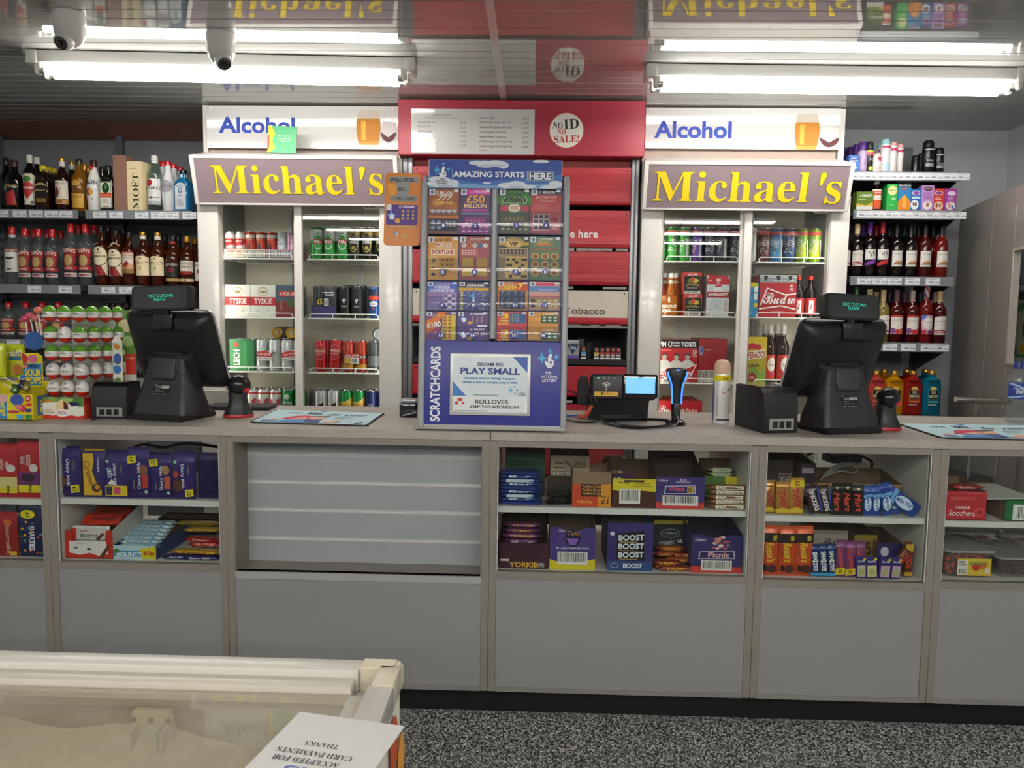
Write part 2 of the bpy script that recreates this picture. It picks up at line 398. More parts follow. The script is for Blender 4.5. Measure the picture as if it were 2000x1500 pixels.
# ================================================================== THE COUNTER
YC, DW, ZW = 2.43, .62, .95
def laminate(h):
    m = bpy.data.materials.new('laminate'); m.use_nodes = True; nt = m.node_tree; b = nt.nodes['Principled BSDF']; L = nt.links.new
    tc = nt.nodes.new('ShaderNodeTexCoord'); c = lin(h); n1 = nt.nodes.new('ShaderNodeTexNoise'); n1.inputs['Scale'].default_value = 14; n1.inputs['Detail'].default_value = 8
    n2 = nt.nodes.new('ShaderNodeTexNoise'); n2.inputs['Scale'].default_value = 240; n2.inputs['Detail'].default_value = 2
    for n in (n1, n2): L(tc.outputs['Object'], n.inputs['Vector'])
    ad = nt.nodes.new('ShaderNodeMath'); ad.operation = 'ADD'; L(n1.outputs['Fac'], ad.inputs[0]); L(n2.outputs['Fac'], ad.inputs[1])
    r = nt.nodes.new('ShaderNodeValToRGB'); e = r.color_ramp.elements
    e[0].position, e[0].color = .3, [x * .72 for x in c] + [1]; e[1].position, e[1].color = .7, [min(1, x * 1.15) for x in c] + [1]
    hv = nt.nodes.new('ShaderNodeMath'); hv.operation = 'MULTIPLY'; hv.inputs[1].default_value = .5; L(ad.outputs[0], hv.inputs[0]); L(hv.outputs[0], r.inputs[0])
    L(r.outputs[0], b.inputs['Base Color']); b.inputs['Roughness'].default_value = .42; return m
TOPM = laminate('#aaa39b'); UNITM = mat('#857f78', .5, var=.05, scale=120); PANM = mat('#8c8d8e', .45, var=.03, scale=90)
WHM = mat('#d9d7d2', .35); PANE = glass('#f6f9f8', ior=1.33)
XE = [-2.44, -1.585, -.994, -.137, .720, 1.287, 2.3]
a = thing('counter_worktop', 'grey stone effect worktop over the chocolate and slatwall units', 'worktop', Mbox(XE[3] - XE[0], DW, .028, TOPM, .002, c=((XE[0] + XE[3]) / 2, YC - .003, ZW - .028)))
b = thing('counter_worktop', 'grey stone effect worktop carrying the payment terminal and aerosol', 'worktop', Mbox(XE[6] - XE[3] - .002, DW, .028, TOPM, .002, c=((XE[3] + XE[6]) / 2 + .001, YC - .003, ZW - .028)))
ZO1 = ZW - .028 - .02                       # top of the openings
ZOB = U(1220, 1122, YC).z                   # sill of the openings
ZS = U(1220, 997, YC).z                     # top of the middle shelf
ZS2 = U(270, 979, YC).z
TH = .024; ZK = .088
def unit(i, label, shelf=True, zs=None, zob=None):
    x0, x1 = XE[i] + .0003, XE[i + 1] - .0003; w = x1 - x0; xc = (x0 + x1) / 2; zs = zs or ZS; zob = zob or ZOB
    t = thing('counter_unit', label, 'counter', None, (xc, YC, 0), group='grey shop counter units')
    for s_ in (-1, 1): obj('side_panel', Mbox(TH, DW - .03, ZW - .03 - ZK, UNITM, .001, c=(0, 0, ZK)), t, (s_ * (w - TH) / 2, 0, 0))
    obj('top_rail', Mbox(w - 2 * TH, .03, .02, UNITM, c=(0, 0, ZO1)), t)
    obj('front_panel', Mbox(w - 2 * TH - .0004, .018, zob - .024 - ZK, PANM, c=(0, .003, ZK)), t)
    obj('sill_rail', Mbox(w - 2 * TH, .024, .024, UNITM, c=(0, 0, zob - .024)), t)
    obj('plinth', Mbox(w, DW - .08, ZK, mat('#0b0b0c', .6), c=(0, .04, 0)), t)
    obj('bottom_rail', Mbox(w - 2 * TH, .02, .016, mat('#85827e', .45), c=(0, .0005, ZK - .001)), t)
    if shelf:
        obj('lower_shelf', Mbox(w - 2 * TH, DW - .06, .018, WHM, c=(0, .026, zob - .018)), t)
        obj('middle_shelf', Mbox(w - 2 * TH - .004, DW - .16, .02, WHM, .001, c=(0, .022, zs - .02)), t)
        for s_ in (-1, 1):
            obj('side_lining', Mbox(.003, DW - .06, ZO1 - zob, WHM, c=(s_ * (w / 2 - TH - .0016), .024, zob)), t)
        obj('glass_pane', Mbox(w - 2 * TH - .002, .004, ZO1 - zob - .001, PANE, c=(0, .006, zob + .0005)), t)
        for s_ in (-1, 1): obj('pane_edge', Mbox(.003, .005, ZO1 - zob, mat('#cfd3d0', .3), c=(s_ * (w / 2 - TH - .0018), .005, zob)), t)
    return t
unit(0, 'grey counter unit with red bars at the far left edge', zs=ZS2 - .006)
unit(1, 'grey counter unit holding six purple chocolate bars', zs=ZS2)
unit(3, 'grey counter unit under the payment terminal filled with sweet boxes')
unit(4, 'grey counter unit under the right till with upright sweet bars', zs=U(1650, 1013, YC).z, zob=U(1650, 1136, YC).z)
unit(5, 'grey counter unit with sweet tubs at the far right edge', zs=U(1920, 1022, YC).z, zob=U(1920, 1138, YC).z)
# slatwall unit
t = unit(2, 'grey counter unit with empty slatwall panel and four chrome rails', shelf=False, zob=U(700, 1121, YC).z)
w = XE[3] - XE[2] - .0006 - 2 * TH; zb = U(700, 1121, YC).z; yb = .115
SLM = mat('#9aa0a3', .4, var=.02)
lev = [U(700, yy, YC + yb).z for yy in (889.5, 944, 998.5, 1054)]; edges = [ZO1] + lev + [zb - .004]
for i in range(5):
    z1 = edges[i] - (.005 if i else 0); z0 = edges[i + 1] + (.005 if i < 4 else 0)
    obj('slat_board', Mbox(w, .016, z1 - z0, SLM, .0008, c=(0, yb, z0)), t)
    if i < 4:
        r = obj('chrome_rail', Mextx([(yb + .012, -.005), (yb + .003, -.005), (yb - .002, -.006), (yb - .002, -.0022), (yb + .002, -.0012), (yb + .002, .0012), (yb - .002, .0022), (yb - .002, .006), (yb + .003, .005), (yb + .012, .005)], w, mat('#e4e5e2', .22, .35, coat=.5)), t, (0, 0, edges[i + 1]))
obj('slat_backing', Mbox(w, .006, ZO1 - zb + .02, mat('#55585a', .6), c=(0, yb + .02, zb - .02)), t)
obj('ledge', Mbox(w, yb + .01, .016, UNITM, c=(0, .006, zb - .016)), t)
obj('ledge_edging', Mbox(w, .006, .023, mat('#a3a5a5', .35), c=(0, -.001, zb - .024)), t)
for s_ in (-1, 1): obj('reveal', Mbox(.003, yb, ZO1 - zb, UNITM, c=(s_ * (w / 2 - .0015), .004, zb)), t)

# ================================================================== CHEST FREEZER in the foreground
ZF = .85; XFR = -.172; YFB = 1.012; XF0 = -1.75; YF0 = -.35
cream = mat('#bdb5a0', .38, var=.03); wht = mat('#bcb9b2', .3)
fz = thing('chest_freezer', 'white sliding glass chest freezer in the foreground', 'freezer', None, ((XF0 + XFR) / 2, YF0, 0))
cx = (XF0 + XFR) / 2; W2 = (XFR - XF0) / 2; DF = YFB - YF0
def fb(name, x0, x1, y0, y1, z0, z1, mt, bev=.0, par=None): return obj(name, Mbox(x1 - x0, y1 - y0, z1 - z0, mt, bev, 2, c=((x0 + x1) / 2 - cx, y0 - YF0, z0)), par or fz)
fb('cabinet_back', XF0 + .03, XFR - .006, YFB - .075, YFB - .012, .05, ZF - .035, wht, .004)
fb('cabinet_front', XF0 + .03, XFR - .006, YF0, YF0 + .06, .05, ZF - .035, wht)
for x in (XF0 + .03, XFR - .066): fb('cabinet_side', x, x + .06, YF0 + .06, YFB - .075, .05, ZF - .035, wht, .003)
fb('tub_floor', XF0 + .09, XFR - .066, YF0 + .06, YFB - .075, .30, .34, mat('#e3dfd6', .8))
# rim: two stepped rails at the back, corner cap, right rail
fb('rim_rail', XF0, XFR - .055, YFB - .034, YFB, ZF - .035, ZF - .002, wht, .004)
fb('rim_track', XF0, XFR - .058, YFB - .062, YFB - .0335, ZF - .035, ZF - .012, mat('#b3aea3', .35), .003)
fb('rim_track', XF0, XFR - .058, YFB - .085, YFB - .0615, ZF - .035, ZF - .020, mat('#aca79c', .35), .003)
obj('rim_corner', Mext([(-.052, 0), (.0, 0), (.004, .004), (.004, .028), (-.002, .036), (-.052, .036)], .03, cream, bev=.003), fz, (XFR - cx - .004, YFB - YF0 - .03, ZF - .036))
fb('rim_corner', XFR - .03, XFR, YFB - .075, YFB - .02, ZF - .036, ZF, cream, .004)
fb('rim_rail', XFR - .034, XFR, YF0, YFB - .075, ZF - .036, ZF - .002, wht, .003)
fb('rim_track', XFR - .058, XFR - .0345, YF0, YFB - .075, ZF - .036, ZF - .016, mat('#b3aea3', .35), .002)
fb('rim_rail', XF0, XFR - .035, YF0 - .002, YF0 + .06, ZF - .036, ZF - .002, wht, .003)
fb('rim_rail', XF0, XF0 + .06, YF0 + .06, YFB - .086, ZF - .036, ZF - .002, wht, .003)
# frost bank along the inside walls
bm = bmesh.new(); nx, ny = 40, 14; g = []
for j in range(ny + 1):
    row = []
    for i in range(nx + 1):
        x = XF0 + .1 + (XFR - .075 - XF0 - .1) * i / nx; vv = j / ny
        wob = .03 * math.sin(x * 9 + 1.2) + .02 * math.sin(x * 23) + random.uniform(-.006, .006)
        row.append(bm.verts.new((x - cx, YFB - .085 - .34 * vv - YF0 - .5 * wob * vv, .785 + wob * .45 - .17 * vv + random.uniform(-.004, .004))))
    g.append(row)
for j in range(ny):
    for i in range(nx): bm.faces.new((g[j][i], g[j][i + 1], g[j + 1][i + 1], g[j + 1][i]))
bmesh.ops.recalc_face_normals(bm, faces=bm.faces[:])
fr = obj('frost', from_bm(None, bm, mat('#cdc6ba', .85, var=.12, scale=40, bump=.6), True), fz)
fb('inner_liner', XF0 + .1, XFR - .067, YFB - .08, YFB - .0755, .34, ZF - .036, mat('#a6a198', .5))
# plastic latch bracket screwed to the inner wall
bp = V(298, 1388, .76); br = obj('bracket', Mext([(-.03, .0), (.028, .0), (.03, .055), (.028, .085), (-.03, .085), (-.034, .05)], .012, mat('#cfd0c4', .4), bev=.002), fz, (-.474 - cx, YFB - .1 - YF0, .752), scale=(.85, 1, .78))
for dx in (-.026, 0, .026): obj('screw', Mlathe([(0, 0), (.004, 0), (.004, .002), (0, .003)], mat('#8c8c84', .4, .5), 10), br, (dx, -.001, .072), (math.pi / 2, 0, 0))
for dx in (-.02, .016, .024): obj('bracket_fin', Mbox(.003, .02, .05, mat('#c6c7bb', .4), c=(0, -.019, .012)), br, (dx, 0, 0))
# frosted sliding lid of glass
def lid_glass():
    k = 'lidglass'; m = glass('#f1efe6', ior=1.3, haze=.16, body='#bfb8ac', rough=.04); nt = m.node_tree
    mx = [n for n in nt.nodes if n.type == 'MIX_SHADER'][0]; tc = nt.nodes.new('ShaderNodeTexCoord'); n = nt.nodes.new('ShaderNodeTexNoise')
    n.inputs['Scale'].default_value = 5; n.inputs['Detail'].default_value = 10; n.inputs['Roughness'].default_value = .7
    r = nt.nodes.new('ShaderNodeMapRange'); r.inputs[1].default_value = .35; r.inputs[2].default_value = .75; r.inputs[3].default_value = .12; r.inputs[4].default_value = .42
    nt.links.new(tc.outputs['Object'], n.inputs['Vector']); nt.links.new(n.outputs['Fac'], r.inputs[0]); nt.links.new(r.outputs[0], mx.inputs[0]); return m
ld = obj('sliding_lid', Mbox(XFR - XF0 - .09, YFB - YF0 - .116, .004, lid_glass(), c=(0, -(YFB - YF0 - .116), 0)), fz, ((XF0 + XFR + .01) / 2 - cx, YFB - .066 - YF0, ZF - .024), (-.045, 0, 0))
# ice-cream pictures along the freezer's right side: a printed strip with cones
sd = Face(DF - .02, .65); sd.r(0, 0, 1, 1, '#e9e4d8')
for k in range(26):
    u = .02 + k * .039; sd.e(u, .07 + .08 * (k % 3), .02, .06, ('#e8a13c', '#f4efe2', '#7a3b1d', '#2f4a26', '#c9552b')[k % 5]); sd.p([(u - .016, .13 + .08 * (k % 3)), (u + .016, .13 + .08 * (k % 3)), (u, .5 + .1 * (k % 3))], ('#b86a2c', '#8e4a20')[k % 2])
pr(sd, fz, (XFR - cx - .0045, DF / 2, .16), (0, 0, math.pi / 2), 'side_sticker')
# laminated notice lying on the lid
c4 = [V(586, 1386, ZF + .004), V(790, 1414, ZF + .004)]
pw = .21; ang = math.atan2(c4[1].y - c4[0].y, c4[1].x - c4[0].x)
pl = (c4[1] - c4[0]).length; ph = pl * 1.414
mid = (c4[0] + c4[1]) / 2
nt_ = thing('laminated_notice', 'laminated white notice lying upside down on the freezer lid', 'notice', Mbox(pl, .0012, ph, mat('#bcbcbb', .5), c=(0, 0, 0)), (mid.x, mid.y, ZF + .0015), (-math.pi / 2, 0, ang))
nt_.rotation_euler = (-math.pi / 2, 0, ang + math.pi)     # printed side up, its top edge towards the camera
f = Face(pl, ph)
f.t('THANKS', .56, .68, .3, .045, '#2b2b30', 's'); f.t('CARD PAYMENTS', .56, .585, .66, .048, '#2b2b30', 's'); f.t('ACCEPTED FOR', .58, .505, .58, .048, '#2b2b30', 's')
f.t('£5', .56, .41, .28, .07, '#4a55a8', 's'); f.t('MINIMUM SPEND', .5, .3, .7, .036, '#2b2b30', 's')
pr(f, nt_, (0, 0, 0), (0, 0, 0), 'lettering')

# ================================================================== SHELVING against the back wall
YS, YSB = 3.98, 4.385
GREY = mat('#74787c', .4, var=.03); DGREY = mat('#3a3d42', .4); STRIP = mat('#7d8188', .3); TICK = mat('#e6e9ee', .25)
def ticket_face(w, h, seed):
    f = Face(w, h); f.lines(.08, .12, .8, .3, 1, '#9aa0ab', .5, seed); f.bars(.2, .45, .55, .72, '#5a5f6a', 12, seed); f.t(random.Random(seed).choice(('£12.49', '£8.99', '£16.75', '£20.00')), .8, .66, .32, .2, '#4c515c'); return f
TICK_N = [0]
def shelf(parent, x0, x1, z, lab=None):
    s = obj('shelf', Mbox(x1 - x0 - .004, YSB - YS - .006, .028, DGREY, c=(0, .004, -.028)), parent, ((x0 + x1) / 2, YS, z))
    obj('ticket_strip', Mext([(-(x1 - x0) / 2 + .003, -.044), ((x1 - x0) / 2 - .003, -.044), ((x1 - x0) / 2 - .003, .002), (-(x1 - x0) / 2 + .003, .002)], .005, STRIP), s, (0, -.004, 0), (-.0, 0, 0))
    return s
def add_tickets(s, pxs, y, h=.034, w=.072):
    for px in pxs:
        x = U(px, y, YS).x - s.location.x; TICK_N[0] += 1; sd = TICK_N[0] % 4
        k = ('tickmesh', h, w, sd)
        if k not in ME:
            f = ticket_face(w, h, sd); f.eps = .0004; f2 = Face(w, h)
            f2.n = 0; f2._add([f2.xy(0, 1), f2.xy(1, 1), f2.xy(1, 0), f2.xy(0, 0)], [(0, 1, 2, 3)], TICK)
            b = len(f2.vs); f2.vs += [(x_, y_ - .0004, z_) for x_, y_, z_ in f.vs]; n0 = len(f2.mats)
            for m_ in f.mats: f2.mats.append(m_)
            f2.fs += [tuple(b + i for i in fc) for fc in f.fs]; f2.mi += [n0 + i for i in f.mi]; f2.mesh(k)
        obj('price_ticket', ME[k], s, (x, -.006, -.039), (0, random.uniform(-.015, .015), 0))
ZL = [U(190, 411, YS).z, U(190, 558, YS).z, U(110, 664, YS).z, U(243, 739, YS).z]
XU = [U(5, 300, YSB).x, U(237, 300, YSB).x]; XU.append(XU[1] * 2 - XU[0])
XU[0] -= .01
def upright(parent, x, y, ztop):
    u = obj('upright', Mbox(.03, .03, ztop - .05, mat('#6d7176', .35, .4), c=(0, 0, .05)), parent, (x, y, 0))
    k = ('slots', round(ztop, 2))
    if k not in ME:
        vs, fs = [], []
        for i in range(int((ztop - .25) / .05)):
            z = .2 + i * .05; b = len(vs); vs += [(-.004, -.0005, z), (.004, -.0005, z), (.004, -.0005, z + .026), (-.004, -.0005, z + .026)]; fs.append((b, b + 1, b + 2, b + 3))
        mesh(k, vs, fs, mat('#17181a', .7))
    obj('slots', ME[k], u, (0, 0, 0))
LT = [[5, 40, 72, 102, 130, 156, 196, 228, 278, 309, 337, 371], [69, 129, 163, 213, 247, 384], [28, 247], []]
YT = [420, 570, 674, 750]
for bi in range(2):
    x0, x1 = XU[bi], XU[bi + 1]; xm0, xm1 = (x0 + .018 if bi else XL + .03), (x1 - .018 if bi == 0 else -1.775)
    t = thing('shelving_bay', ('grey metal shelving bay of clear vodka behind the chocolate egg stand', 'grey metal shelving bay of whisky beside the left drinks fridge')[bi], 'shelving', None, (0, 0, 0), group='wall shelving of spirits')
    for k_, (za, zb_) in enumerate(((.1, .52), (.523, .95), (.953, 1.38), (1.383, 1.81), (1.813, 2.1), (2.103, 2.28))):
        obj('back_panel', Mbox(xm1 - xm0 - .004, .012, zb_ - za, GREY, c=((xm0 + xm1) / 2, YSB + .004, za)), t)
    if bi == 0: upright(t, XU[0], YSB - .028, 2.3); upright(t, XU[1], YSB - .028, 2.3)
    for li, z in enumerate(ZL):
        s = shelf(t, xm0, xm1, z); px = [p for p in LT[li] if (xm0 < U(p, YT[li], YS).x < xm1)]
        add_tickets(s, px, YT[li])
# right-hand shelving
ZR = [U(1770, 336, YS).z, U(1770, 411, YS).z, U(1770, 541, YS).z, U(1770, 670, YS).z, U(1780, 812, YS).z]
RX0, RX1 = 1.592, U(1872, 415, YS).x
t = thing('shelving_bay', 'grey metal shelving bay of toiletries, medicine and wine beside the right fridge', 'shelving', None, (0, 0, 0))
for za, zb_ in ((.1, .52), (.523, .95), (.953, 1.38), (1.383, 1.81), (1.813, 2.275)):
    obj('back_panel', Mbox(RX1 - RX0 - .05, .012, zb_ - za, GREY, c=((RX0 + RX1) / 2 - .025, YSB + .004, za)), t)
upright(t, U(1780, 720, YSB).x, YSB - .028, 2.2)
RT_ = [[1672 + i * 25.8 for i in range(9)], [1686 + i * 26.5 for i in range(8)], [1687, 1717, 1746, 1781, 1821], [1737, 1773, 1811, 1838], []]
RY_ = [343, 419, 550, 679, 820]
for li, z in enumerate(ZR):
    s = shelf(t, RX0, RX1, z); add_tickets(s, RT_[li], RY_[li])
    obj('bracket', Mext([(0, 0), (.36, 0), (.36, -.012), (.05, -.13), (0, -.13)], .004, DGREY), s, (RX1 - (RX0 + RX1) / 2 - .004, .39, -.028), (0, 0, -math.pi / 2))

# ================================================================== DRINKS FRIDGES
FY, FYB = 3.90, 4.445
WHITE = mat('#e9e6e0', .22, coat=.3); ALU = mat('#c9c9c6', .3, .6); SEAL = mat('#8c8a86', .5)
STUC = mat('#c6bfae', .35, .35, var=.12, scale=160, bump=.9)
PANEF = glass('#f4f7f7', ior=1.42)
def tubes(key, L, mt, seg=5):
    if key in ME: return ME[key]
    vs, fs = [], []
    for pts, r in L:
        me = Mtube(pts, r, mt, seg); b = len(vs); vs += [tuple(v.co) for v in me.vertices]; fs += [tuple(b + i for i in p.vertices) for p in me.polygons]
    return mesh(key, vs, fs, mt, True, auto=.9)
WIRE = mat('#ecebe6', .3)
def wire_shelf(parent, x0, x1, z, yf=4.035, yb=4.37):
    w = x1 - x0
    s = obj('wire_shelf', tubes(('wsh', round(w, 3)), [([(-w / 2, 0, 0), (w / 2, 0, 0)], .004), ([(-w / 2, yb - yf, 0), (w / 2, yb - yf, 0)], .004), ([(-w / 2, 0, 0), (-w / 2, yb - yf, 0)], .004), ([(w / 2, 0, 0), (w / 2, yb - yf, 0)], .004)]
        + [([(-w / 2 + w * i / 14, 0, .003), (-w / 2 + w * i / 14, yb - yf, .003)], .0022) for i in range(1, 14)], WIRE), parent, ((x0 + x1) / 2, yf, z))
    g = w / 2 - .012
    obj('guard_rail', tubes(('wgd', round(w, 3)), [([(-g, 0, 0), (-g, 0, .018), (-g + .008, 0, .026), (g - .008, 0, .026), (g, 0, .018), (g, 0, 0)], .0028)] + [([(k, 0, 0), (k, 0, .026)], .0025) for k in (-g / 3, g / 3)], WIRE), s, (0, -.002, 0))
    return s
def fridge(x0, x1, label, zs, splits, sign, lab_sign, signpx):
    """splits: px of glass edges (door1 l, r, door2 l, r)"""
    w = x1 - x0; xc = (x0 + x1) / 2; zt = 1.905
    t = thing('drinks_fridge', label, 'fridge', None, (xc, FY, 0), group='double sliding door drinks fridges')
    D = FYB - FY; L = lambda x: x - xc
    for s_ in (-1, 1): obj('side_panel', Mbox(.045, D - .04, 2.04, WHITE, .004, 2, c=(s_ * (w / 2 - .0225), .04, .06)), t)
    ix0, ix1 = U(splits[0] - 2, 600, FY).x, U(splits[3] + 2, 600, FY).x
    for s_, e in ((-1, ix0), (1, ix1)):
        a_, b_ = (-w / 2, L(e)) if s_ < 0 else (L(e), w / 2)
        obj('jamb', Mbox(b_ - a_, .07, 1.80, WHITE, .006, 2, c=((a_ + b_) / 2, -.005, .12)), t)
    obj('back_panel', Mbox(w - .09, .02, 1.95, STUC, c=(0, D - .03, .1)), t)
    for s_ in (-1, 1): obj('side_liner', Mbox(.004, D - .1, 1.9, mat('#7f817f', .35, .3), c=(s_ * (w / 2 - .048), .06, .1)), t)
    obj('roof_panel', Mbox(w, D - .02, .1, WHITE, c=(0, .02, 2.0)), t)
    obj('ceiling_liner', Mbox(w - .09, D - .08, .02, mat('#6b6d6c', .5), c=(0, .06, 1.98)), t)
    obj('header_rail', Mbox(w, .075, .04, mat('#d8cdbd', .3), .003, c=(0, -.006, zt - .012)), t)
    obj('header_fill', Mbox(w - .09, .03, .12, mat('#4a4a4a', .5), c=(0, .05, zt + .02)), t)
    obj('base_panel', Mbox(w, .06, .14, mat('#c9c7c1', .4), c=(0, -.01, .0)), t)
    obj('deck', Mbox(w - .09, D - .08, .03, mat('#bdbdb8', .4, .3), c=(0, .07, zs[3] - .03)), t)
    for dx in (-.2, .2):
        obj('shelf_strip', Mbox(.022, .008, 1.7, mat('#b5b5b0', .35, .5), c=(dx * w, D - .042, .2)), t)
    # sliding doors
    for di, (a, b, yy) in enumerate(((splits[0], splits[1], .036), (splits[2], splits[3], .008))):
        xa, xb = L(U(a, 600, FY + yy).x), L(U(b, 600, FY + yy).x); st = .032 if di == 0 else .036
        d = obj('sliding_door', Mbox(xb - xa, .005, zt - .16 - .012, PANEF, c=(0, .006, .16)), t, ((xa + xb) / 2, yy, 0))
        hw = (xb - xa) / 2
        obj('stile', Mbox(.018 if di == 0 else st, .022, zt - .14, WHITE, .002, c=(-hw - (.009 if di == 0 else st / 2), 0, .14)), d)
        obj('stile', Mbox(st if di == 0 else .022, .022, zt - .14, WHITE, .002, c=(hw + (st / 2 if di == 0 else .011), 0, .14)), d)
        obj('rail', Mbox(xb - xa, .022, .022, WHITE, .002, c=(0, 0, zt - .03)), d)
        obj('rail', Mbox(xb - xa, .022, .04, WHITE, .002, c=(0, 0, .14)), d)
        obj('seal', Mbox(.006, .006, zt - .2, SEAL, c=(-hw + .003, .004, .17)), d)
        if di == 1:
            bd = obj('maker_badge', Mbox(.073, .001, .026, mat('#eeeeea', .3)), d, (hw - .042, .0045, zt - .058))
            pr(lambda: Face(.073, .026).t('HUSKY', .5, .5, .8, .5, '#222222', 'b'), bd, key='husky', name='lettering')
    # strip lights up the front corners inside
    for s_ in (-1, 1):
        obj('strip_light', Mtube([(s_ * (w / 2 - .075), .085, .25), (s_ * (w / 2 - .075), .085, 1.84)], .008, mat('#fff6e6', .4, emit=LED_W), 8), t)
    # canopy with the shop's name
    (tlx, tly), (trx, try_), (blx, bly), (brx, bry) = signpx
    yb, yt = FY - .045, FY - .115; B, T = U((blx + brx) / 2, (bly + bry) / 2, yb), U((tlx + trx) / 2, (tly + try_) / 2, yt)
    hh = math.hypot(T.z - B.z, yb - yt); sw = U(trx, try_, yt).x - U(tlx, tly, yt).x; an = math.atan2(yb - yt, T.z - B.z)
    c = obj('canopy', Mbox(sw - .03, .03, hh - .02, mat('#8f7d84', .3, var=.03, scale=6), c=(0, 0, .01)), t, ((B.x + T.x) / 2 - xc, yb - FY, B.z), (an, 0, 0))
    for s_ in (-1, 1): obj('canopy_edging', Mbox(.02, .045, hh, WHITE, .003, c=(s_ * (sw / 2 - .009), -.006, 0)), c)
    obj('canopy_edging', Mbox(sw - .036, .04, .018, WHITE, .003, c=(0, -.005, hh - .018)), c)
    obj('canopy_edging', Mbox(sw - .036, .03, .01, WHITE, .002, c=(0, -.002, 0)), c)
    obj('canopy_top', Mbox(sw - .03, .12, .004, WHITE, c=(0, .03, hh - .006)), c)
    f = Face(sw - .036, hh - .028, eps=.0005); YE = '#f4d321'; ED = '#7d6a3a'
    for col, g in ((ED, .006), (YE, 0)):
        f.t('Michael', sign[0], sign[1], sign[2] + g, sign[3] + g * 2, col, 's'); f.t('s', sign[6], sign[7], sign[8] + g, sign[9] + g * 2, col, 's')
        x, y_, a_, h_ = sign[4], sign[5], sign[10] + g / 2, .31 + g * 2
        pts = [(x - a_ * math.cos(k * math.pi / 8), y_ - h_ * .28 - h_ * .22 * math.sin(k * math.pi / 8)) for k in range(9)] + [(x + a_ * .12 - .006, y_ + h_ * .5), (x - a_ * .3 - .006, y_ + h_ * .5)]
        f.p(pts, col)
    pr(f, c, (0, -.0005, .012), name='lettering')
    # wire shelves, two columns
    for a, b in ((splits[0] + 4, splits[1] + 1), (splits[2] + 11, splits[3] + 2)):
        for z in zs[:3]: wire_shelf(t, L(U(a, 600, 4.035).x), L(U(b, 600, 4.035).x), z)
    for o in t.children:
        if o.name.startswith('wire_shelf'): o.location.y -= FY
    return t
ZLF = [U(590, 506.5, 4.035).z, U(590, 622, 4.035).z, U(590, 728, 4.035).z, .742]
ZRF = [U(1440, 512, 4.035).z, U(1440, 620, 4.035).z, U(1440, 750.5, 4.035).z, .742]
FLX0, FLX1 = U(387, 500, FY).x, U(784, 500, FY).x
FRX0, FRX1 = U(1251, 500, FY).x, U(1656, 500, FY).x
FL = fridge(FLX0, FLX1, 'white two door drinks fridge full of cans under the left purple sign', ZLF, (432, 575, 590, 741), (.44, .475, .72, .65, .843, .31, .909, .555, .07, .49, .015), '', ((370, 299), (776, 308), (385, 397), (772, 406)))
FR = fridge(FRX0, FRX1, 'white two door drinks fridge of boxed beers under the right purple sign', ZRF, (1291, 1440, 1463, 1612), (.42, .505, .78, .71, .873, .31, .933, .62, .079, .52, .016), '', ((1258, 313), (1669, 318), (1252, 411), (1657, 412)))

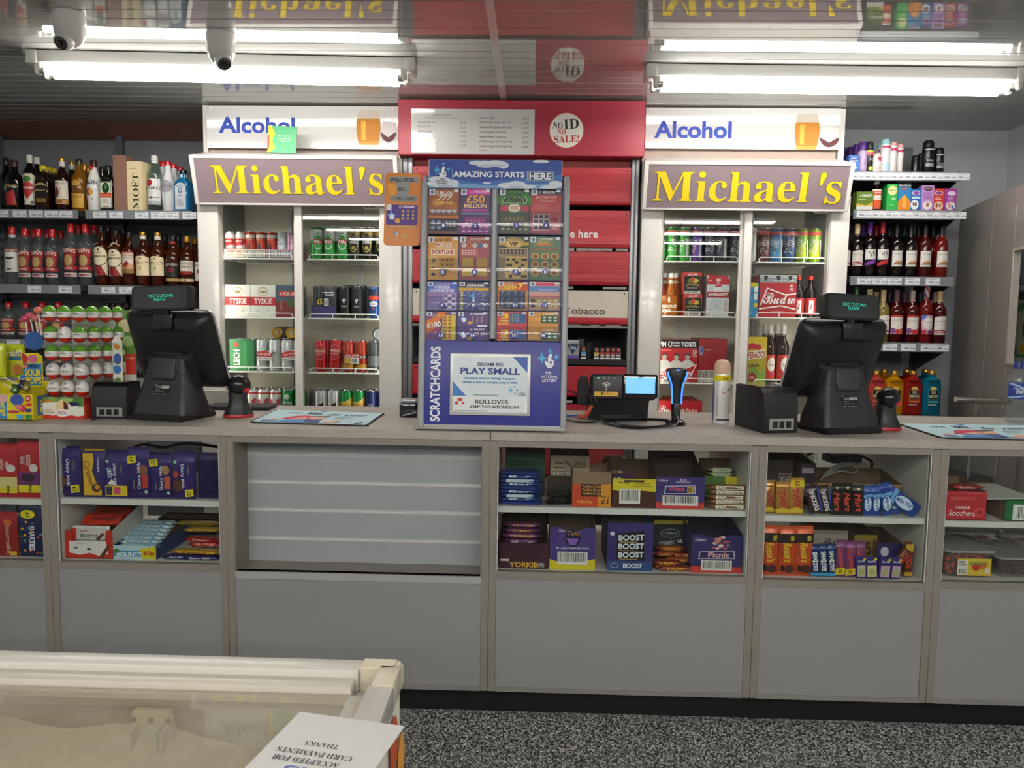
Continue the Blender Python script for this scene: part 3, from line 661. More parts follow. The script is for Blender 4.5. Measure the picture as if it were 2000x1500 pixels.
# ------------------------------------------------------------------ boards above the fridges
WOOD = mat('#b7a497', .5, var=.16, scale=14)
def alcohol_board(px0, px1, py0, py1, pw0, pw1, label, txt, beer, wine, lab2):
    Yb_ = 4.0
    xa, xb = U(px0, 250, Yb_).x, U(px1, 250, Yb_).x; zt_, zb_ = U((px0 + px1) / 2, py0, Yb_).z, U((px0 + px1) / 2, py1, Yb_).z
    wa, wb = U(pw0, 250, Yb_ + .03).x, U(pw1, 250, Yb_ + .03).x
    wd = thing('timber_fascia', lab2, 'fascia board', Mbox(wb - wa, .02, ZC - 2.115, WOOD, c=((wa + wb) / 2, Yb_ + .03, 2.11)))
    b = thing('display_sign', label, 'sign', Mbox(xb - xa, .008, zt_ - zb_, mat('#dcdcda', .1, coat=.8)), ((xa + xb) / 2, Yb_, zb_), group='white alcohol signs')
    wpx = px1 - px0; hpx = py1 - py0; f = Face(xb - xa, zt_ - zb_, eps=.0004)
    u = lambda p: (p - px0) / wpx; v = lambda p: (p - py0) / hpx
    f.t('Alcohol', (txt[0] + txt[2]) / 2 and u((txt[0] + txt[2]) / 2), v((txt[1] + txt[3]) / 2), (txt[2] - txt[0]) / wpx, (txt[3] - txt[1]) / hpx, '#2446b8', 'k')
    bx, b0, b1, bw = beer                    # beer glass: rounded barrel, head at the top
    sh = lambda k: .82 + .18 * math.sin(math.pi * min(1, k * 1.05))
    def barrel(a, b, c):
        n = 10; Lp = [(u(bx - bw / 2 * sh(a + (b - a) * i / n)), v(b0 + (b1 - b0) * (a + (b - a) * i / n))) for i in range(n + 1)]
        Rp = [(u(bx + bw / 2 * sh(a + (b - a) * i / n)), v(b0 + (b1 - b0) * (a + (b - a) * i / n))) for i in range(n + 1)]
        f.p(Lp + Rp[::-1], c)
    barrel(0, 1, '#d8a53a'); barrel(0, .24, '#cfc4b6'); barrel(.24, .9, '#cc8416')
    f.p([(u(bx - bw * .3), v(b0 + (b1 - b0) * .3)), (u(bx - bw * .1), v(b0 + (b1 - b0) * .3)), (u(bx - bw * .12), v(b0 + (b1 - b0) * .88)), (u(bx - bw * .28), v(b0 + (b1 - b0) * .85))], '#f0bb3e')
    wx, w0, w1, ww = wine
    f.p([(u(wx + ww * .5 * math.cos(a)), v(w0 + (w1 - w0) * .45 + (w1 - w0) * .45 * math.sin(a))) for a in [i * math.pi / 8 for i in range(9)]] + [(u(wx - ww * .38), v(w0)), (u(wx + ww * .44), v(w0 + 2))], '#e4dedd')
    f.p([(u(wx + ww * .5 * math.cos(a)), v(w0 + (w1 - w0) * .45 + (w1 - w0) * .43 * math.sin(a))) for a in [i * math.pi / 8 for i in range(9)]] + [(u(wx - ww * .3), v(w0 + (w1 - w0) * .55)), (u(wx), v(w0 + (w1 - w0) * .68)), (u(wx + ww * .3), v(w0 + (w1 - w0) * .52))], '#5a0f1c')
    f.p([(u(wx - 1.2), v(w1 - 6)), (u(wx + 1.2), v(w1 - 6)), (u(wx + 1), v(w1)), (u(wx - 1), v(w1))], '#b9aeae')
    pr(f, b)
    for k in (.02, .5, .975):
        for vv in (.06, .93): obj('fixing_screw', Mlathe([(0, 0), (.007, 0), (.006, .004), (0, .006)], mat('#e8e8e6', .25), 10), b, ((k - .5) * (xb - xa), 0, (1 - vv) * (zt_ - zb_)), (math.pi / 2, 0, 0))
    return xa, xb
alcohol_board(404, 779, 207, 290, 409, 782, 'white alcohol sign with a beer glass above the left fridge', (427, 229, 577, 261), (720, 215, 282, 47), (759, 236, 282, 30), 'pale timber board behind the white sign over the left fridge')
alcohol_board(1261, 1641, 211, 291, 1256, 1635, 'white alcohol sign with a beer glass above the right fridge', (1278, 237, 1430, 271), (1577, 222, 291, 48), (1621, 247, 292, 38), 'pale timber board behind the white sign over the right fridge')
for nm, px0, px1, y0 in (('left', 399, 408, 4.03), ('right', 1637, 1648, 4.03)):
    xa, xb = U(px0, 250, y0).x, U(px1, 250, y0).x
    thing('timber_post', 'white edge post beside the %s alcohol sign' % nm, 'post', Mbox(xb - xa, .06, ZC - 2.115, mat('#e2e0db', .4), c=((xa + xb) / 2, y0 - .015, 2.11)))
# green greeting card leaning on the left sign
x_, z_, w_, h_ = bb(521, 246, 577, 300, 3.86)
gc = thing('greeting_card', 'green card leaning against the left alcohol sign', 'card', Mbox(w_, .003, h_, mat('#58b57d', .4)), (x_, 3.86, U(549, 298.5, 3.86).z), (-.12, .03, 0))
f = Face(w_, h_); f.p([(0, 0), (.12, 0), (.25, .3), (.16, .55), (.28, .8), (.1, 1), (0, 1)], '#e3c631'); f.p([(0, .3), (.05, .4), (.06, .8), (0, .95)], '#c0294a')
f.t('Thank you for\nbeing the best\nof the rest', .6, .47, .5, .3, '#e8f3e6', 'c'); pr(f, gc)

# ================================================================== TOBACCO GANTRY
YG = 3.93
RED = mat('#b52a35', .35, var=.04, scale=8); RED2 = mat('#a3212d', .3); HEAD = mat('#a82f43', .38, var=.05, scale=5)
gx0, gx1 = U(786, 500, YG).x, U(1245, 500, YG).x; gxc = (gx0 + gx1) / 2
g = thing('tobacco_gantry', 'red tobacco gantry with closed flaps behind the scratchcard stand', 'cabinet', None, (gxc, YG, 0))
for s_, a, b in ((-1, 786, 806), (1, 1229, 1245)):
    xa, xb = U(a, 500, YG).x - gxc, U(b, 500, YG).x - gxc
    u_ = obj('upright', Mbox(xb - xa, .3, 2.18, mat('#8f9194', .3, .6), .004, c=((xa + xb) / 2, 0, .05)), g)
    obj('upright_channel', Mbox(.008, .006, 2.1, mat('#55575a', .4, .5), c=((xa + xb) / 2, -.004, .08)), u_)
obj('back', Mbox(gx1 - gx0, .02, 2.2, mat('#171414', .7), c=(0, .33, .05)), g)
obj('top_panel', Mbox(gx1 - gx0, .3, .02, mat('#241a1a', .6), c=(0, .02, 2.2)), g)
fx0, fx1 = U(806, 500, YG).x - gxc, U(1229, 500, YG).x - gxc
xm = 1168
def gz(py): return U(xm, py, YG).z
for i, (ya, yb_, col) in enumerate(((327, 402, RED), (411, 485, RED), (491, 558, RED), (567.5, 634, mat('#dcd3c3', .4)), (716, 776, RED), (790, 856, RED), (866, 930, RED))):
    za, zb_ = gz(yb_), gz(ya); lip = .034
    fl = obj('flap', Mbox(fx1 - fx0, .012, za and (zb_ - za - lip), col, .0015, c=((fx0 + fx1) / 2, 0, za + lip)), g)
    obj('flap_lip', Mextx([(-.002, .0), (-.02, .004), (-.022, .016), (-.004, .02), (-.004, .034), (.012, .034), (.012, 0)], fx1 - fx0, RED2 if i != 3 else RED, x0=fx0), fl, (0, 0, za))
    for dx in (fx0 + .02, fx1 - .02): obj('rivet', Mlathe([(0, 0), (.004, 0), (0, .002)], mat('#2a1212', .5), 8), fl, (dx, -.0005, zb_ - .016), (math.pi / 2, 0, 0))
    if i < 3 or i == 5 or i == 6:
        rl = Face(fx1 - fx0 - .02, zb_ - za - lip - .02)
        obj('ribbing', tubes(('rib', i), [([(fx0 + .02, -.0002, za + lip + .03 + k * .0075), (fx1 - .006, -.0002, za + lip + .03 + k * .0075)], .0009) for k in range(int((zb_ - za - lip - .05) / .0075))], RED, 4), fl)
    if i == 1:
        f = Face(.62, .05); f.t('Tobacco is not on sale here', .5, .5, 1, .8, '#efe9e6', 'b'); xr = U(1168, 459, YG).x - gxc
        pr(f, fl, (xr - .31, -.0015, gz(467)), name='lettering')
    if i == 3:
        f = Face(.42, .05); f.t('Smoking Tobacco', .5, .5, 1, .85, '#3b1416', 'n'); xr = U(1181, 608, YG).x - gxc
        pr(f, fl, (xr - .21, -.0015, gz(619)), name='lettering')
for ya, segs in ((485, ((1108, 1122), (1126, 1149), (1150, 1173), (1174, 1196), (1203, 1226))), (560, ((1106, 1120), (1178, 1224))), (634.5, ((1106, 1134), (1154, 1170), (1184, 1212))), (783, ((1104, 1118), (1150, 1190)))):
    for a, b in segs: obj('price_strip', Mbox(U(b, ya, YG).x - U(a, ya, YG).x, .004, .013, mat('#d3d0ca', .4), c=((U(a, ya, YG).x + U(b, ya, YG).x) / 2 - gxc, .004, gz(ya + 5))), g)
obj('shelf', Mbox(fx1 - fx0, .3, .03, mat('#121214', .4), c=((fx0 + fx1) / 2, .0, gz(713))), g)
obj('shelf_rail', Mbox(fx1 - fx0, .01, .012, mat('#b8b4ae', .4), c=((fx0 + fx1) / 2, .0, gz(641))), g)
obj('upper_panel', Mbox(fx1 - fx0, .01, gz(303) - gz(326), RED2, c=((fx0 + fx1) / 2, .04, gz(326))), g)
ZV = gz(713) + .03
# header with the price list and the round ID warning
hx0, hx1 = U(778, 250, 3.86).x, U(1260, 250, 3.86).x; hz0, hz1 = U(1019, 304, 3.86).z, ZC - .012
hd = obj('header', Mbox(hx1 - hx0, .34, hz1 - hz0, HEAD, .003, c=(0, 0, 0)), g, ((hx0 + hx1) / 2 - gxc, 3.86 - YG, hz0))
hc = (hx0 + hx1) / 2
x_, z_, w_, h_ = bb(803, 213, 1044, 301, 3.856)
pl_ = thing('price_list', 'white tobacco price list under clear plastic on the red header', 'price list', Mbox(w_, .003, h_, mat('#d3d4d2', .1, coat=.9)), (x_, 3.8555, z_))
f = Face(w_, h_)
f.t('Tobacco Products', .25, .13, .16, .045, '#555555', 'n'); f.t('Smoking related products price list', .26, .2, .28, .045, '#555555', 'n')
for k, (n_, p_) in enumerate((('Embassy No1 20s', '£9.35'), ('Players 20s', '£9.70'), ('L&B Blue 20s', '£9.80'), ('JPS 20s', '£9.35'), ('Rothmans 20s', '£10.35'), ('', '£11.00'))):
    v_ = .3 + k * .1
    if n_: f.t(n_, .055 + .0095 * len(n_) / 2, v_, .0095 * len(n_), .05, '#5d5d5d', 'n')
    f.t(p_, .42, v_ + .01, .05, .045, '#5d5d5d', 'n')
for k, (n_, p_) in enumerate((('Riverstone 50g', '£18.15'), ('Gold Leaf JPS Quality Blend 30g', '£11.80'), ('Gold Leaf JPS Quality Blend 50g', '£18.15'), ('Golden Virginia Yellow 30g', '£14.00'), ('Golden Virginia Yellow 50g', '£23.00'), ('Golden Virginia The Original 30g', '£14.90'), ('Golden Virginia The Original 50g', '£24.00'))):
    v_ = .2 + k * .105; f.t(n_, .555 + .0083 * len(n_) / 2, v_, .0083 * len(n_), .05, '#5d5d5d', 'n'); f.t(p_, .925, v_ + .005, .055, .045, '#5d5d5d', 'n')
f.r(.55, .91, .62, .918, '#b66a62'); f.r(.0, .65, .2, .73, '#f2f3f1'); f.r(.0, .8, .2, .97, '#f2f3f1')
pr(f, pl_)
x_, z_, w_, h_ = bb(1072, 219, 1141, 290, 3.857)
ds = thing('warning_disc', 'round white no ID no sale sticker on the red header', 'sticker', Mext([(w_ / 2 * math.cos(a), h_ / 2 + h_ / 2 * math.sin(a)) for a in [i * math.pi / 18 for i in range(36)]], .0012, mat('#c8502f', .4)), (x_, 3.8575, z_))
f = Face(w_, h_, eps=.0004); f.e(.5, .5, .475, .475, '#e6e2da', 28)
f.t('NO', .25, .37, .28, .17, '#17181c', 's', rot=3); f.t('ID', .63, .32, .42, .27, '#17181c', 's', rot=-4); f.t('NO', .36, .54, .24, .14, '#b7301f', 's'); f.t('SALE!', .5, .74, .7, .2, '#b7301f', 's', rot=-3)
pr(f, ds, name='lettering')
# vape display on the open shelf
def vape(px0, px1, py0, col, cap, label):
    x_, z_, w_, h_ = bb(px0, py0, px1, 699, YG + .02); h_ = U((px0 + px1) / 2, py0, YG + .02).z - ZV
    o = thing('vape_box', label, 'vape box', Mbox(w_, .03, h_, mat('#1c1b1d', .35), .001), (x_, YG + .02, ZV), group='small vape boxes on the open gantry shelf')
    f = Face(w_, h_); f.r(0, .42, 1, .6, col); f.e(.5, .2, .3, .14, cap); f.r(.1, .62, .9, .74, '#cfd3d6'); f.r(0, .86, 1, 1, '#e5e3e0'); pr(f, o)
for i, (a, b, y_, c_) in enumerate(((1135, 1145, 677, '#3f9fd8'), (1160, 1170, 679, '#e0c534'), (1172, 1181, 679, '#c23b38'), (1182.5, 1192, 679, '#c9463f'), (1193, 1202.5, 679, '#a8332f'), (1203.5, 1213, 679, '#8b3a36'))):
    vape(a, b, y_, c_, '#c9603f', ('blue banded vape box beside the grey dispenser', 'yellow banded vape box in a row on the gantry shelf', 'first red banded vape box next to the yellow one', 'second red banded vape box from the yellow one', 'third red banded vape box from the yellow one', 'last red banded vape box by the grey upright')[i])
x_, z_, w_, h_ = bb(1105, 664, 1131, 699, YG + .02)
o = thing('vape_dispenser', 'grey vape dispenser with dark blue triangle on the gantry shelf', 'dispenser', Mbox(w_, .08, U(1118, 664, YG + .02).z - ZV, mat('#9c9fa3', .4), .002), (x_, YG + .02, ZV))
f = Face(w_, U(1118, 664, YG + .02).z - ZV); f.p([(.05, .22), (.98, .22), (.52, .78)], '#1d3350'); f.t('blu', .55, .4, .4, .22, '#dfeaf2', 'b'); f.r(.02, .83, .98, 1, '#6a4fa8'); f.r(.05, .04, .95, .1, '#d5d6d8'); pr(f, o)
for i, (a, b, y_, c_) in enumerate(((1129, 1141, 662, '#6f685c'), (1146, 1155, 668, '#2b2c33'))):
    x_, z_, w_, h_ = bb(a, y_, b, 699, YG + .1); thing('vape_box', ('beige box standing behind the grey vape dispenser', 'dark navy box standing behind the small vape boxes')[i], 'vape box', Mbox(w_, .05, U(a, y_, YG + .1).z - ZV, mat(c_, .5), .001), (x_, YG + .1, ZV))

# ================================================================== BOTTLES ON THE SHELVES
CLEAR = glass('#dfe7e6', clear=.93, ior=1.45, body='#aeb4b4'); CLEARG = glass('#cfe0d4', clear=.9, ior=1.45, body='#9fb0a6')
WHISKY = glass('#a8521c', clear=.42, ior=1.4, body='#4a1c09'); BRANDY = glass('#5a2c10', clear=.3, ior=1.4, body='#2a1208'); GOLDR = glass('#c98a2a', clear=.35, ior=1.4, body='#8a5a16')
DARKB = glass('#1a1210', clear=.08, ior=1.45, body='#0c0908'); JAG = glass('#0d1a10', clear=.06, ior=1.45, body='#080c09')
BLUEB = glass('#4fb0dc', clear=.35, ior=1.45, body='#1a7fb4'); WINE = glass('#1c0a0c', clear=.1, ior=1.45, body='#120608'); ROSE = glass('#b02a20', clear=.3, ior=1.45, body='#7a1510')
REDW = glass('#7a1512', clear=.25, ior=1.45, body='#4a0d0c'); WHITEW = glass('#d8c98a', clear=.6, ior=1.45, body='#a89a54'); GREENB = glass('#1f5a2a', clear=.25, ior=1.45, body='#0f3a18')
FROST = mat('#d3d6d8', .3); OPALW = mat('#e2e0dc', .25)
REDC = mat('#c3181f', .25, coat=.5); BLACKC = mat('#141415', .3); GOLDC = mat('#b98a34', .3, .7); WHITEC = mat('#dcdcd8', .35); YELC = mat('#d9bf1c', .35); BROWNC = mat('#3a1c14', .4); CREAMC = mat('#cdb385', .4)
SHAPE = {
 'round': [(0, 0), (.93, 0), (1, .015), (1, .58), (.97, .635), (.82, .69), (.55, .745), (.42, .79), (.39, .93), (0, .93)],
 'tall': [(0, 0), (.94, 0), (1, .012), (1, .66), (.95, .70), (.75, .745), (.5, .79), (.42, .82), (.4, .93), (0, .93)],
 'wine': [(0, 0), (.93, 0), (1, .012), (1, .6), (.96, .645), (.8, .70), (.55, .745), (.42, .78), (.38, .81), (.37, .96), (0, .96)],
 'taper': [(0, 0), (.8, 0), (.86, .015), (1, .3), (.98, .5), (.8, .65), (.55, .76), (.42, .82), (.4, .93), (0, .93)],
 'stout': [(0, 0), (.93, 0), (1, .02), (1, .62), (.95, .68), (.72, .735), (.46, .78), (.42, .82), (.42, .92), (0, .92)],
 'flask': [(0, 0), (.92, 0), (1, .02), (1, .66), (.95, .73), (.75, .80), (.4, .845), (.33, .86), (.33, .94), (0, .94)],
 'beer': [(0, 0), (.92, 0), (1, .015), (1, .52), (.94, .58), (.6, .69), (.46, .76), (.42, .95), (0, .95)]}
RND = []
def bottle(px, ytop, zb, Y, wpx, gm, capm, label, design=None, lz=(.1, .52), la=2.3, kind='round', cap=.13, capr=None, group=None, square=False, name='spirit_bottle', dk=None, turn=None, neck=None, cat='bottle', thin=1.0):
    X = U(px, (ytop + 40), Y).x; h = U(px, ytop, Y).z - zb; r = wpx * Y / 3000 * .95
    pf = SHAPE[kind]; rn = [a for a, z in pf][-2] * r
    if square:
        me = Mprism(rsq(.35, 3), [(a * r, (a if a < .9 else thin * a) * r, z * h) for a, z in pf[1:-1]], gm)
    else: me = Mlathe([(a * r, z * h) for a, z in pf], gm, 20)
    if turn is None: turn = 0
    t = thing(name, label, cat, me, (X, Y + r * (thin if square else 1) + .004, zb), (0, 0, turn + random.uniform(-.05, .05)), group)
    RND.append((t, r * (thin if square else 1.0) if not square else r, square)); cr = (capr or 1.12) * rn; z0 = h * (1 - cap)
    obj('cap', Mlathe([(0, z0), (cr, z0), (cr * 1.02, z0 + .002), (cr * 1.02, h * .985), (cr * .9, h), (0, h)], capm, 14), t)
    if neck: obj('neck_band', Mlathe([(rn * 1.03, h * (1 - cap) - neck[1] * h), (rn * 1.06, h * (1 - cap) - neck[1] * h), (rn * 1.06, h * (1 - cap) - .001), (rn * 1.03, h * (1 - cap) - .001)], mat(neck[0], .4), 14), t)
    if design:
        hl = (lz[1] - lz[0]) * h
        k = ('bl', dk or design.__name__, round(r, 3), round(hl, 3), square) if (dk or design.__name__ != '<lambda>') else None
        def mk():
            f = Face(la * r, hl, None if square else r + .0006); design(f); return f
        pr(mk, t, (0, (-r * thin - .0004) if square else 0, lz[0] * h), key=k)
    return t
# label designs ------------------------------------------------------
def d_vodka(f):
    f.r(.0, .0, 1, .30, '#9c1a22'); f.e(.5, .42, .42, .26, '#8f1a20'); f.e(.5, .42, .24, .2, '#b59a62'); f.t("GLEN'S", .5, .11, .8, .13, '#e8ddcf', 'b', arc=.3)
    f.r(.0, .62, 1, .78, '#9c1a22'); f.t('VODKA', .5, .7, .5, .07, '#e8ddcf'); f.r(.05, .86, .95, 1.0, '#c9c4c0'); f.r(.12, .9, .88, .96, '#a82630')
def d_smir(f):
    f.r(0, .0, 1, .14, '#7c2a1c'); f.t('SMIRNOFF', .5, .07, .9, .09, '#e6cfa8'); f.r(0, .15, 1, 1, '#dcdad4'); f.p([(.2, .4), (.4, .34), (.5, .4), (.6, .34), (.8, .4), (.5, .5)], '#35322e'); f.t('No.21', .5, .6, .3, .07, '#5b564e', 'n'); f.lines(.3, .7, .7, .8, 2, '#99958d'); f.p([(.3, .86), (.7, .86), (.5, .94)], '#55504a')
def d_hc(f):
    f.p([(0, .42), (.45, .42), (.9, .95), (.3, .98), (0, .7)], '#8e1d22'); f.r(.0, .55, .2, .97, '#e2d5b6'); f.p([(.45, .45), (1, .45), (1, .98), (.9, .95)], '#e2d5b6'); f.e(.5, .32, .52, .34, '#3a2a1a'); f.e(.5, .32, .48, .31, '#e4d9b8'); f.t('HIGH', .5, .22, .3, .06, '#4a3a2a'); f.t('COMMISSIONER', .5, .33, .86, .075, '#33261b'); f.lines(.3, .43, .7, .5, 2, '#8f8060'); f.e(.5, .1, .06, .05, '#6a5030'); f.e(.35, .95, .06, .04, '#8a8884')
def d_grouse(f):
    f.r(0, 0, 1, 1, '#e0d6c6'); f.r(0, 0, 1, .05, '#a5322c'); f.r(0, .55, 1, .8, '#cf9a70'); f.t('FAMOUS', .5, .15, .9, .1, '#8f2f28', 'n'); f.t('GROUSE', .5, .27, .9, .09, '#b98d80', 'n'); f.p([(.2, .68), (.35, .55), (.5, .5), (.6, .38), (.68, .4), (.7, .55), (.6, .7), (.42, .74)], '#8f2a20'); f.r(0, .8, 1, 1, '#8a6a34'); f.lines(.1, .86, .9, .95, 1, '#d8c08a')
def d_bells(f):
    f.r(0, .12, 1, 1, '#e6d8b2'); f.e(.5, .13, .5, .12, '#e6d8b2'); f.t("BELL'S", .5, .36, .92, .15, '#3a2d1e', 'n'); f.e(.5, .13, .07, .05, '#a8752e'); f.e(.5, .62, .07, .1, '#c0a060'); f.r(.48, .68, .52, .84, '#c0a060'); f.lines(.2, .88, .8, .95, 2, '#bda878')
def d_black(f):
    f.r(0, .05, 1, .78, '#15120f'); f.t('BLENDED', .5, .2, .86, .11, '#c9bfae', 'n', arc=.4); f.e(.5, .42, .17, .14, '#6a1a2a'); f.lines(.25, .62, .75, .72, 2, '#7a7268'); f.r(0, .84, 1, 1, '#a88a4a')
def d_southern(f):
    f.r(0, 0, 1, .56, '#d9d1c2'); f.t('SOUTHERN', .5, .14, .86, .11, '#2f2620', 'n'); f.t('COMFORT', .5, .3, .82, .11, '#2f2620', 'n'); f.r(.1, .5, .9, .66, '#8f1f1a'); f.r(0, .86, 1, 1, '#d9c9b0'); f.e(.5, .93, .08, .06, '#b5562a')
def d_beam(f): f.r(0, 0, 1, 1, '#e0dbd0'); f.t('JIM BEAM', .5, .2, .86, .12, '#23201c', 'i'); f.e(.5, .5, .14, .12, '#a5251e'); f.lines(.2, .7, .8, .9, 3, '#77706a')
def d_maria(f): f.t('Maria', .5, .14, .8, .16, '#b89a54', 'i'); f.p([(.1, .55), (.75, .3), (.8, 1), (.15, 1)], '#b3272a')
def d_straw(f): f.r(0, .0, 1, 1, '#e2ddd0'); f.e(.5, .03, .5, .1, '#d8cfae'); f.p([(.5, .82), (.1, .48), (.2, .26), (.5, .22), (.8, .26), (.9, .48)], '#b92a30'); f.e(.5, .12, .25, .1, '#4a7a34'); f.t('PIMM', .5, .42, .7, .08, '#e8d6c2', 'i'); f.e(.25, .9, .1, .05, '#3f5a30'); f.e(.75, .92, .1, .05, '#55302a')
def d_brandy(f): f.r(0, .1, 1, .62, '#120f0d'); f.e(.5, .14, .5, .16, '#c4a45c'); f.e(.5, .2, .5, .14, '#120f0d'); f.t('BRANDY', .5, .3, .8, .08, '#d0b878'); f.r(.1, .66, .9, .85, '#8a6a34')
def d_rum(f): f.r(0, 0, 1, .78, '#ddd3c4'); f.t('SPICED', .5, .1, .8, .1, '#5b2a22', 'n'); f.p([(.15, .7), (.25, .3), (.42, .26), (.5, .5), (.4, .72)], '#7a2a22'); f.lines(.55, .3, .92, .6, 4, '#9a8c7a'); f.r(0, .8, 1, 1, '#c08a50'); f.t('RUM', .5, .9, .3, .1, '#4a2014')
def d_tequila(f): f.e(.5, .12, .34, .11, '#b78a34'); f.r(0, .5, 1, 1, '#c59a34'); f.t('TEQUILA', .5, .62, .8, .09, '#6a4a12'); f.lines(.15, .74, .85, .92, 3, '#8a6a20')
def d_malibu(f): f.t('MALIBU', .5, .2, .98, .15, '#33404c', 'b', arc=.5); f.e(.42, .5, .2, .14, '#5a2a14'); f.e(.48, .5, .13, .12, '#e0a040'); f.p([(.6, .42), (.8, .36), (.95, .42), (.8, .46)], '#c8ccd0'); f.lines(.15, .74, .75, .84, 2, '#8a9098')
def d_jager(f):
    f.r(0, 0, 1, 1, '#e2e0d6'); f.r(.04, .02, .96, .98, '#2f7a3a'); f.r(.08, .04, .92, .96, '#e6e4da'); f.e(.5, .24, .3, .2, '#173d22'); f.e(.5, .2, .12, .1, '#4c8a4e'); f.r(0.04, .42, .96, .6, '#d2481c'); f.t('Kräuterlikör', .5, .51, .74, .08, '#e8c79c', 'n'); f.lines(.2, .68, .8, .82, 3, '#9a9a90'); f.r(.3, .92, .7, .95, '#c9412a')
def d_bacardi(f): f.r(0, 0, 1, 1, '#e0e2e0'); f.e(.32, .15, .24, .14, '#2a2a2a'); f.e(.32, .15, .22, .125, '#b8262a'); f.t('BACARDI', .5, .36, .94, .12, '#2c2c30', 'b'); f.lines(.1, .48, .8, .54, 1, '#8a8a8a'); f.e(.5, .72, .05, .04, '#222222'); f.r(.1, .71, .9, .735, '#77777a'); f.r(0, .86, 1, 1, '#a9adb0')
def d_archers(f): f.e(.5, .3, .5, .3, '#b9b9bd'); f.e(.5, .3, .46, .27, '#9c9aa0'); f.t('ARCHERS', .5, .28, .9, .1, '#4a2f34', 'n')
def d_bombay(f): f.p([(.05, .12), (.3, .0), (.7, .0), (.95, .12), (.95, 1), (.05, 1)], '#d8dde2'); f.t('BOMBAY', .5, .12, .7, .06, '#3a5a80', 'b', arc=.4); f.e(.5, .28, .17, .12, '#3d78b0'); f.e(.5, .26, .09, .07, '#dbe6ee'); f.lines(.25, .46, .75, .52, 1, '#4a5a6a'); f.lines(.2, .6, .8, .9, 4, '#9aa4ae')
def d_wineW(f): f.r(0, .12, 1, 1, '#dcd8d2'); f.e(.5, .13, .5, .12, '#dcd8d2'); f.t('ECHO FALLS', .5, .28, .8, .08, '#6a6460', 'n'); f.lines(.3, .42, .75, .5, 2, '#aaa49e'); f.p([(0, .78), (.4, .72), (1, .84), (1, .88), (.4, .79), (0, .84)], '#9a2c48'); f.p([(0, .9), (.5, .82), (1, .92), (1, .95), (.5, .88), (0, .95)], '#b0506a')
def d_vr(c):
    def d(f): f.r(0, 0, 1, .62, '#dedcd8'); f.p([(0, .62), (1, .62), (1, .5), (.6, .62)], '#dedcd8'); f.p([(0, .82), (1, .5), (1, .8), (0, 1)], c); f.t('VR', .52, .26, .5, .34, '#2a2430', 'n', rot=-12); f.lines(.1, .5, .6, .58, 1, '#8a8a8a')
    d.__name__ = 'd_vr' + c; return d
def d_dark(f): f.r(0, 0, 1, 1, '#dcd9d3'); f.t('Three Mills', .5, .22, .76, .12, '#8f8880', 'i'); f.p([(.1, .85), (.3, .68), (.55, .62), (.8, .72), (.9, .85)], '#9a6a44'); f.e(.5, .7, .2, .07, '#c0966a'); f.r(.05, .86, .95, .88, '#77604c')
def d_fruit(f): f.p([(0, .06), (.5, 0), (1, .06), (1, 1), (0, 1)], '#e3dcd6'); f.r(0, .0, 1, .1, '#c23a2e'); f.t('ECHO FALLS', .5, .28, .84, .1, '#6a4a48', 'n'); f.lines(.2, .42, .8, .56, 2, '#a8504a'); f.e(.15, .82, .17, .16, '#7a4a8c'); f.e(.42, .86, .18, .13, '#b82a34'); f.e(.7, .84, .17, .15, '#c9552e'); f.e(.9, .78, .13, .14, '#5a3a80')
def d_flag(f): f.p([(0, .04), (1, .04), (.97, 1), (.03, 1)], '#c9a4b8'); f.p([(0, .04), (.4, .04), (.0, .36)], '#4a6ac0'); f.p([(1, .04), (.7, .04), (1, .3)], '#4a6ac0'); f.e(.5, .46, .36, .3, '#e6e2de'); f.t('ECHO FALLS', .5, .4, .56, .07, '#6a5058', 'n'); f.lines(.28, .5, .72, .62, 2, '#a07a88'); f.e(.2, .88, .16, .1, '#a82844'); f.e(.6, .9, .2, .09, '#6a3060'); f.e(.86, .84, .12, .1, '#c85a7a')
def d_md(c):
    def d(f): f.e(.5, .12, .3, .1, '#e0c060'); f.r(.0, .18, 1, .66, c); f.r(.06, .2, .94, .64, '#17140f'); f.t('MD', .5, .32, .44, .14, '#e0d9b8', 's'); f.t('20/20', .5, .5, .8, .13, '#e0d9b8', 'k'); f.r(.0, .72, 1, .82, c); f.lines(.0, .9, 1, .98, 1, '#d9cfc0')
    d.__name__ = 'd_md' + c; return d
G1 = 'spirits on the top left shelf'; G2 = 'spirits on the middle left shelf'; G3 = 'spirits on the low left shelf'
Z1, Z2, Z3, Z4 = [z + .001 for z in ZL]; Y0 = 4.0
# top shelf, left to right ------------------------------------------------
bottle(17, 310, Z1, Y0, 33, DARKB, BROWNC, 'black liqueur bottle with red triangle at the left frame edge', d_maria, (.1, .55), group=G1, name='liqueur_bottle')
bottle(3, 306, Z1, Y0 + .1, 28, DARKB, BLACKC, 'black bottle half hidden behind the red triangle liqueur', group=G1, name='liqueur_bottle')
bottle(50, 300, Z1, Y0, 25, DARKB, WHITEC, 'dark bottle with white cap and strawberry red label', d_straw, (.1, .62), 2.7, 'tall', .11, group=G1, name='liqueur_bottle', neck=('#d8d4c6', .04))
bottle(65, 305, Z1, Y0 + .11, 24, DARKB, WHITEC, 'white capped dark bottle behind the strawberry label bottle', kind='tall', cap=.12, group=G1, name='liqueur_bottle')
for i, (px, yt, dy) in enumerate(((78, 322, 0), (89, 325, .1), (99, 328, .19))):
    bottle(px, yt, Z1, Y0 + dy, 29, BRANDY, YELC, ('yellow capped brandy bottle at the front of its file', 'second yellow capped brandy bottle back in the file', 'rearmost yellow capped brandy bottle in the file')[i], d_brandy if i == 0 else None, (.1, .6), 1.7, 'stout', .13, group=G1, square=True, thin=.7, name='brandy_bottle')
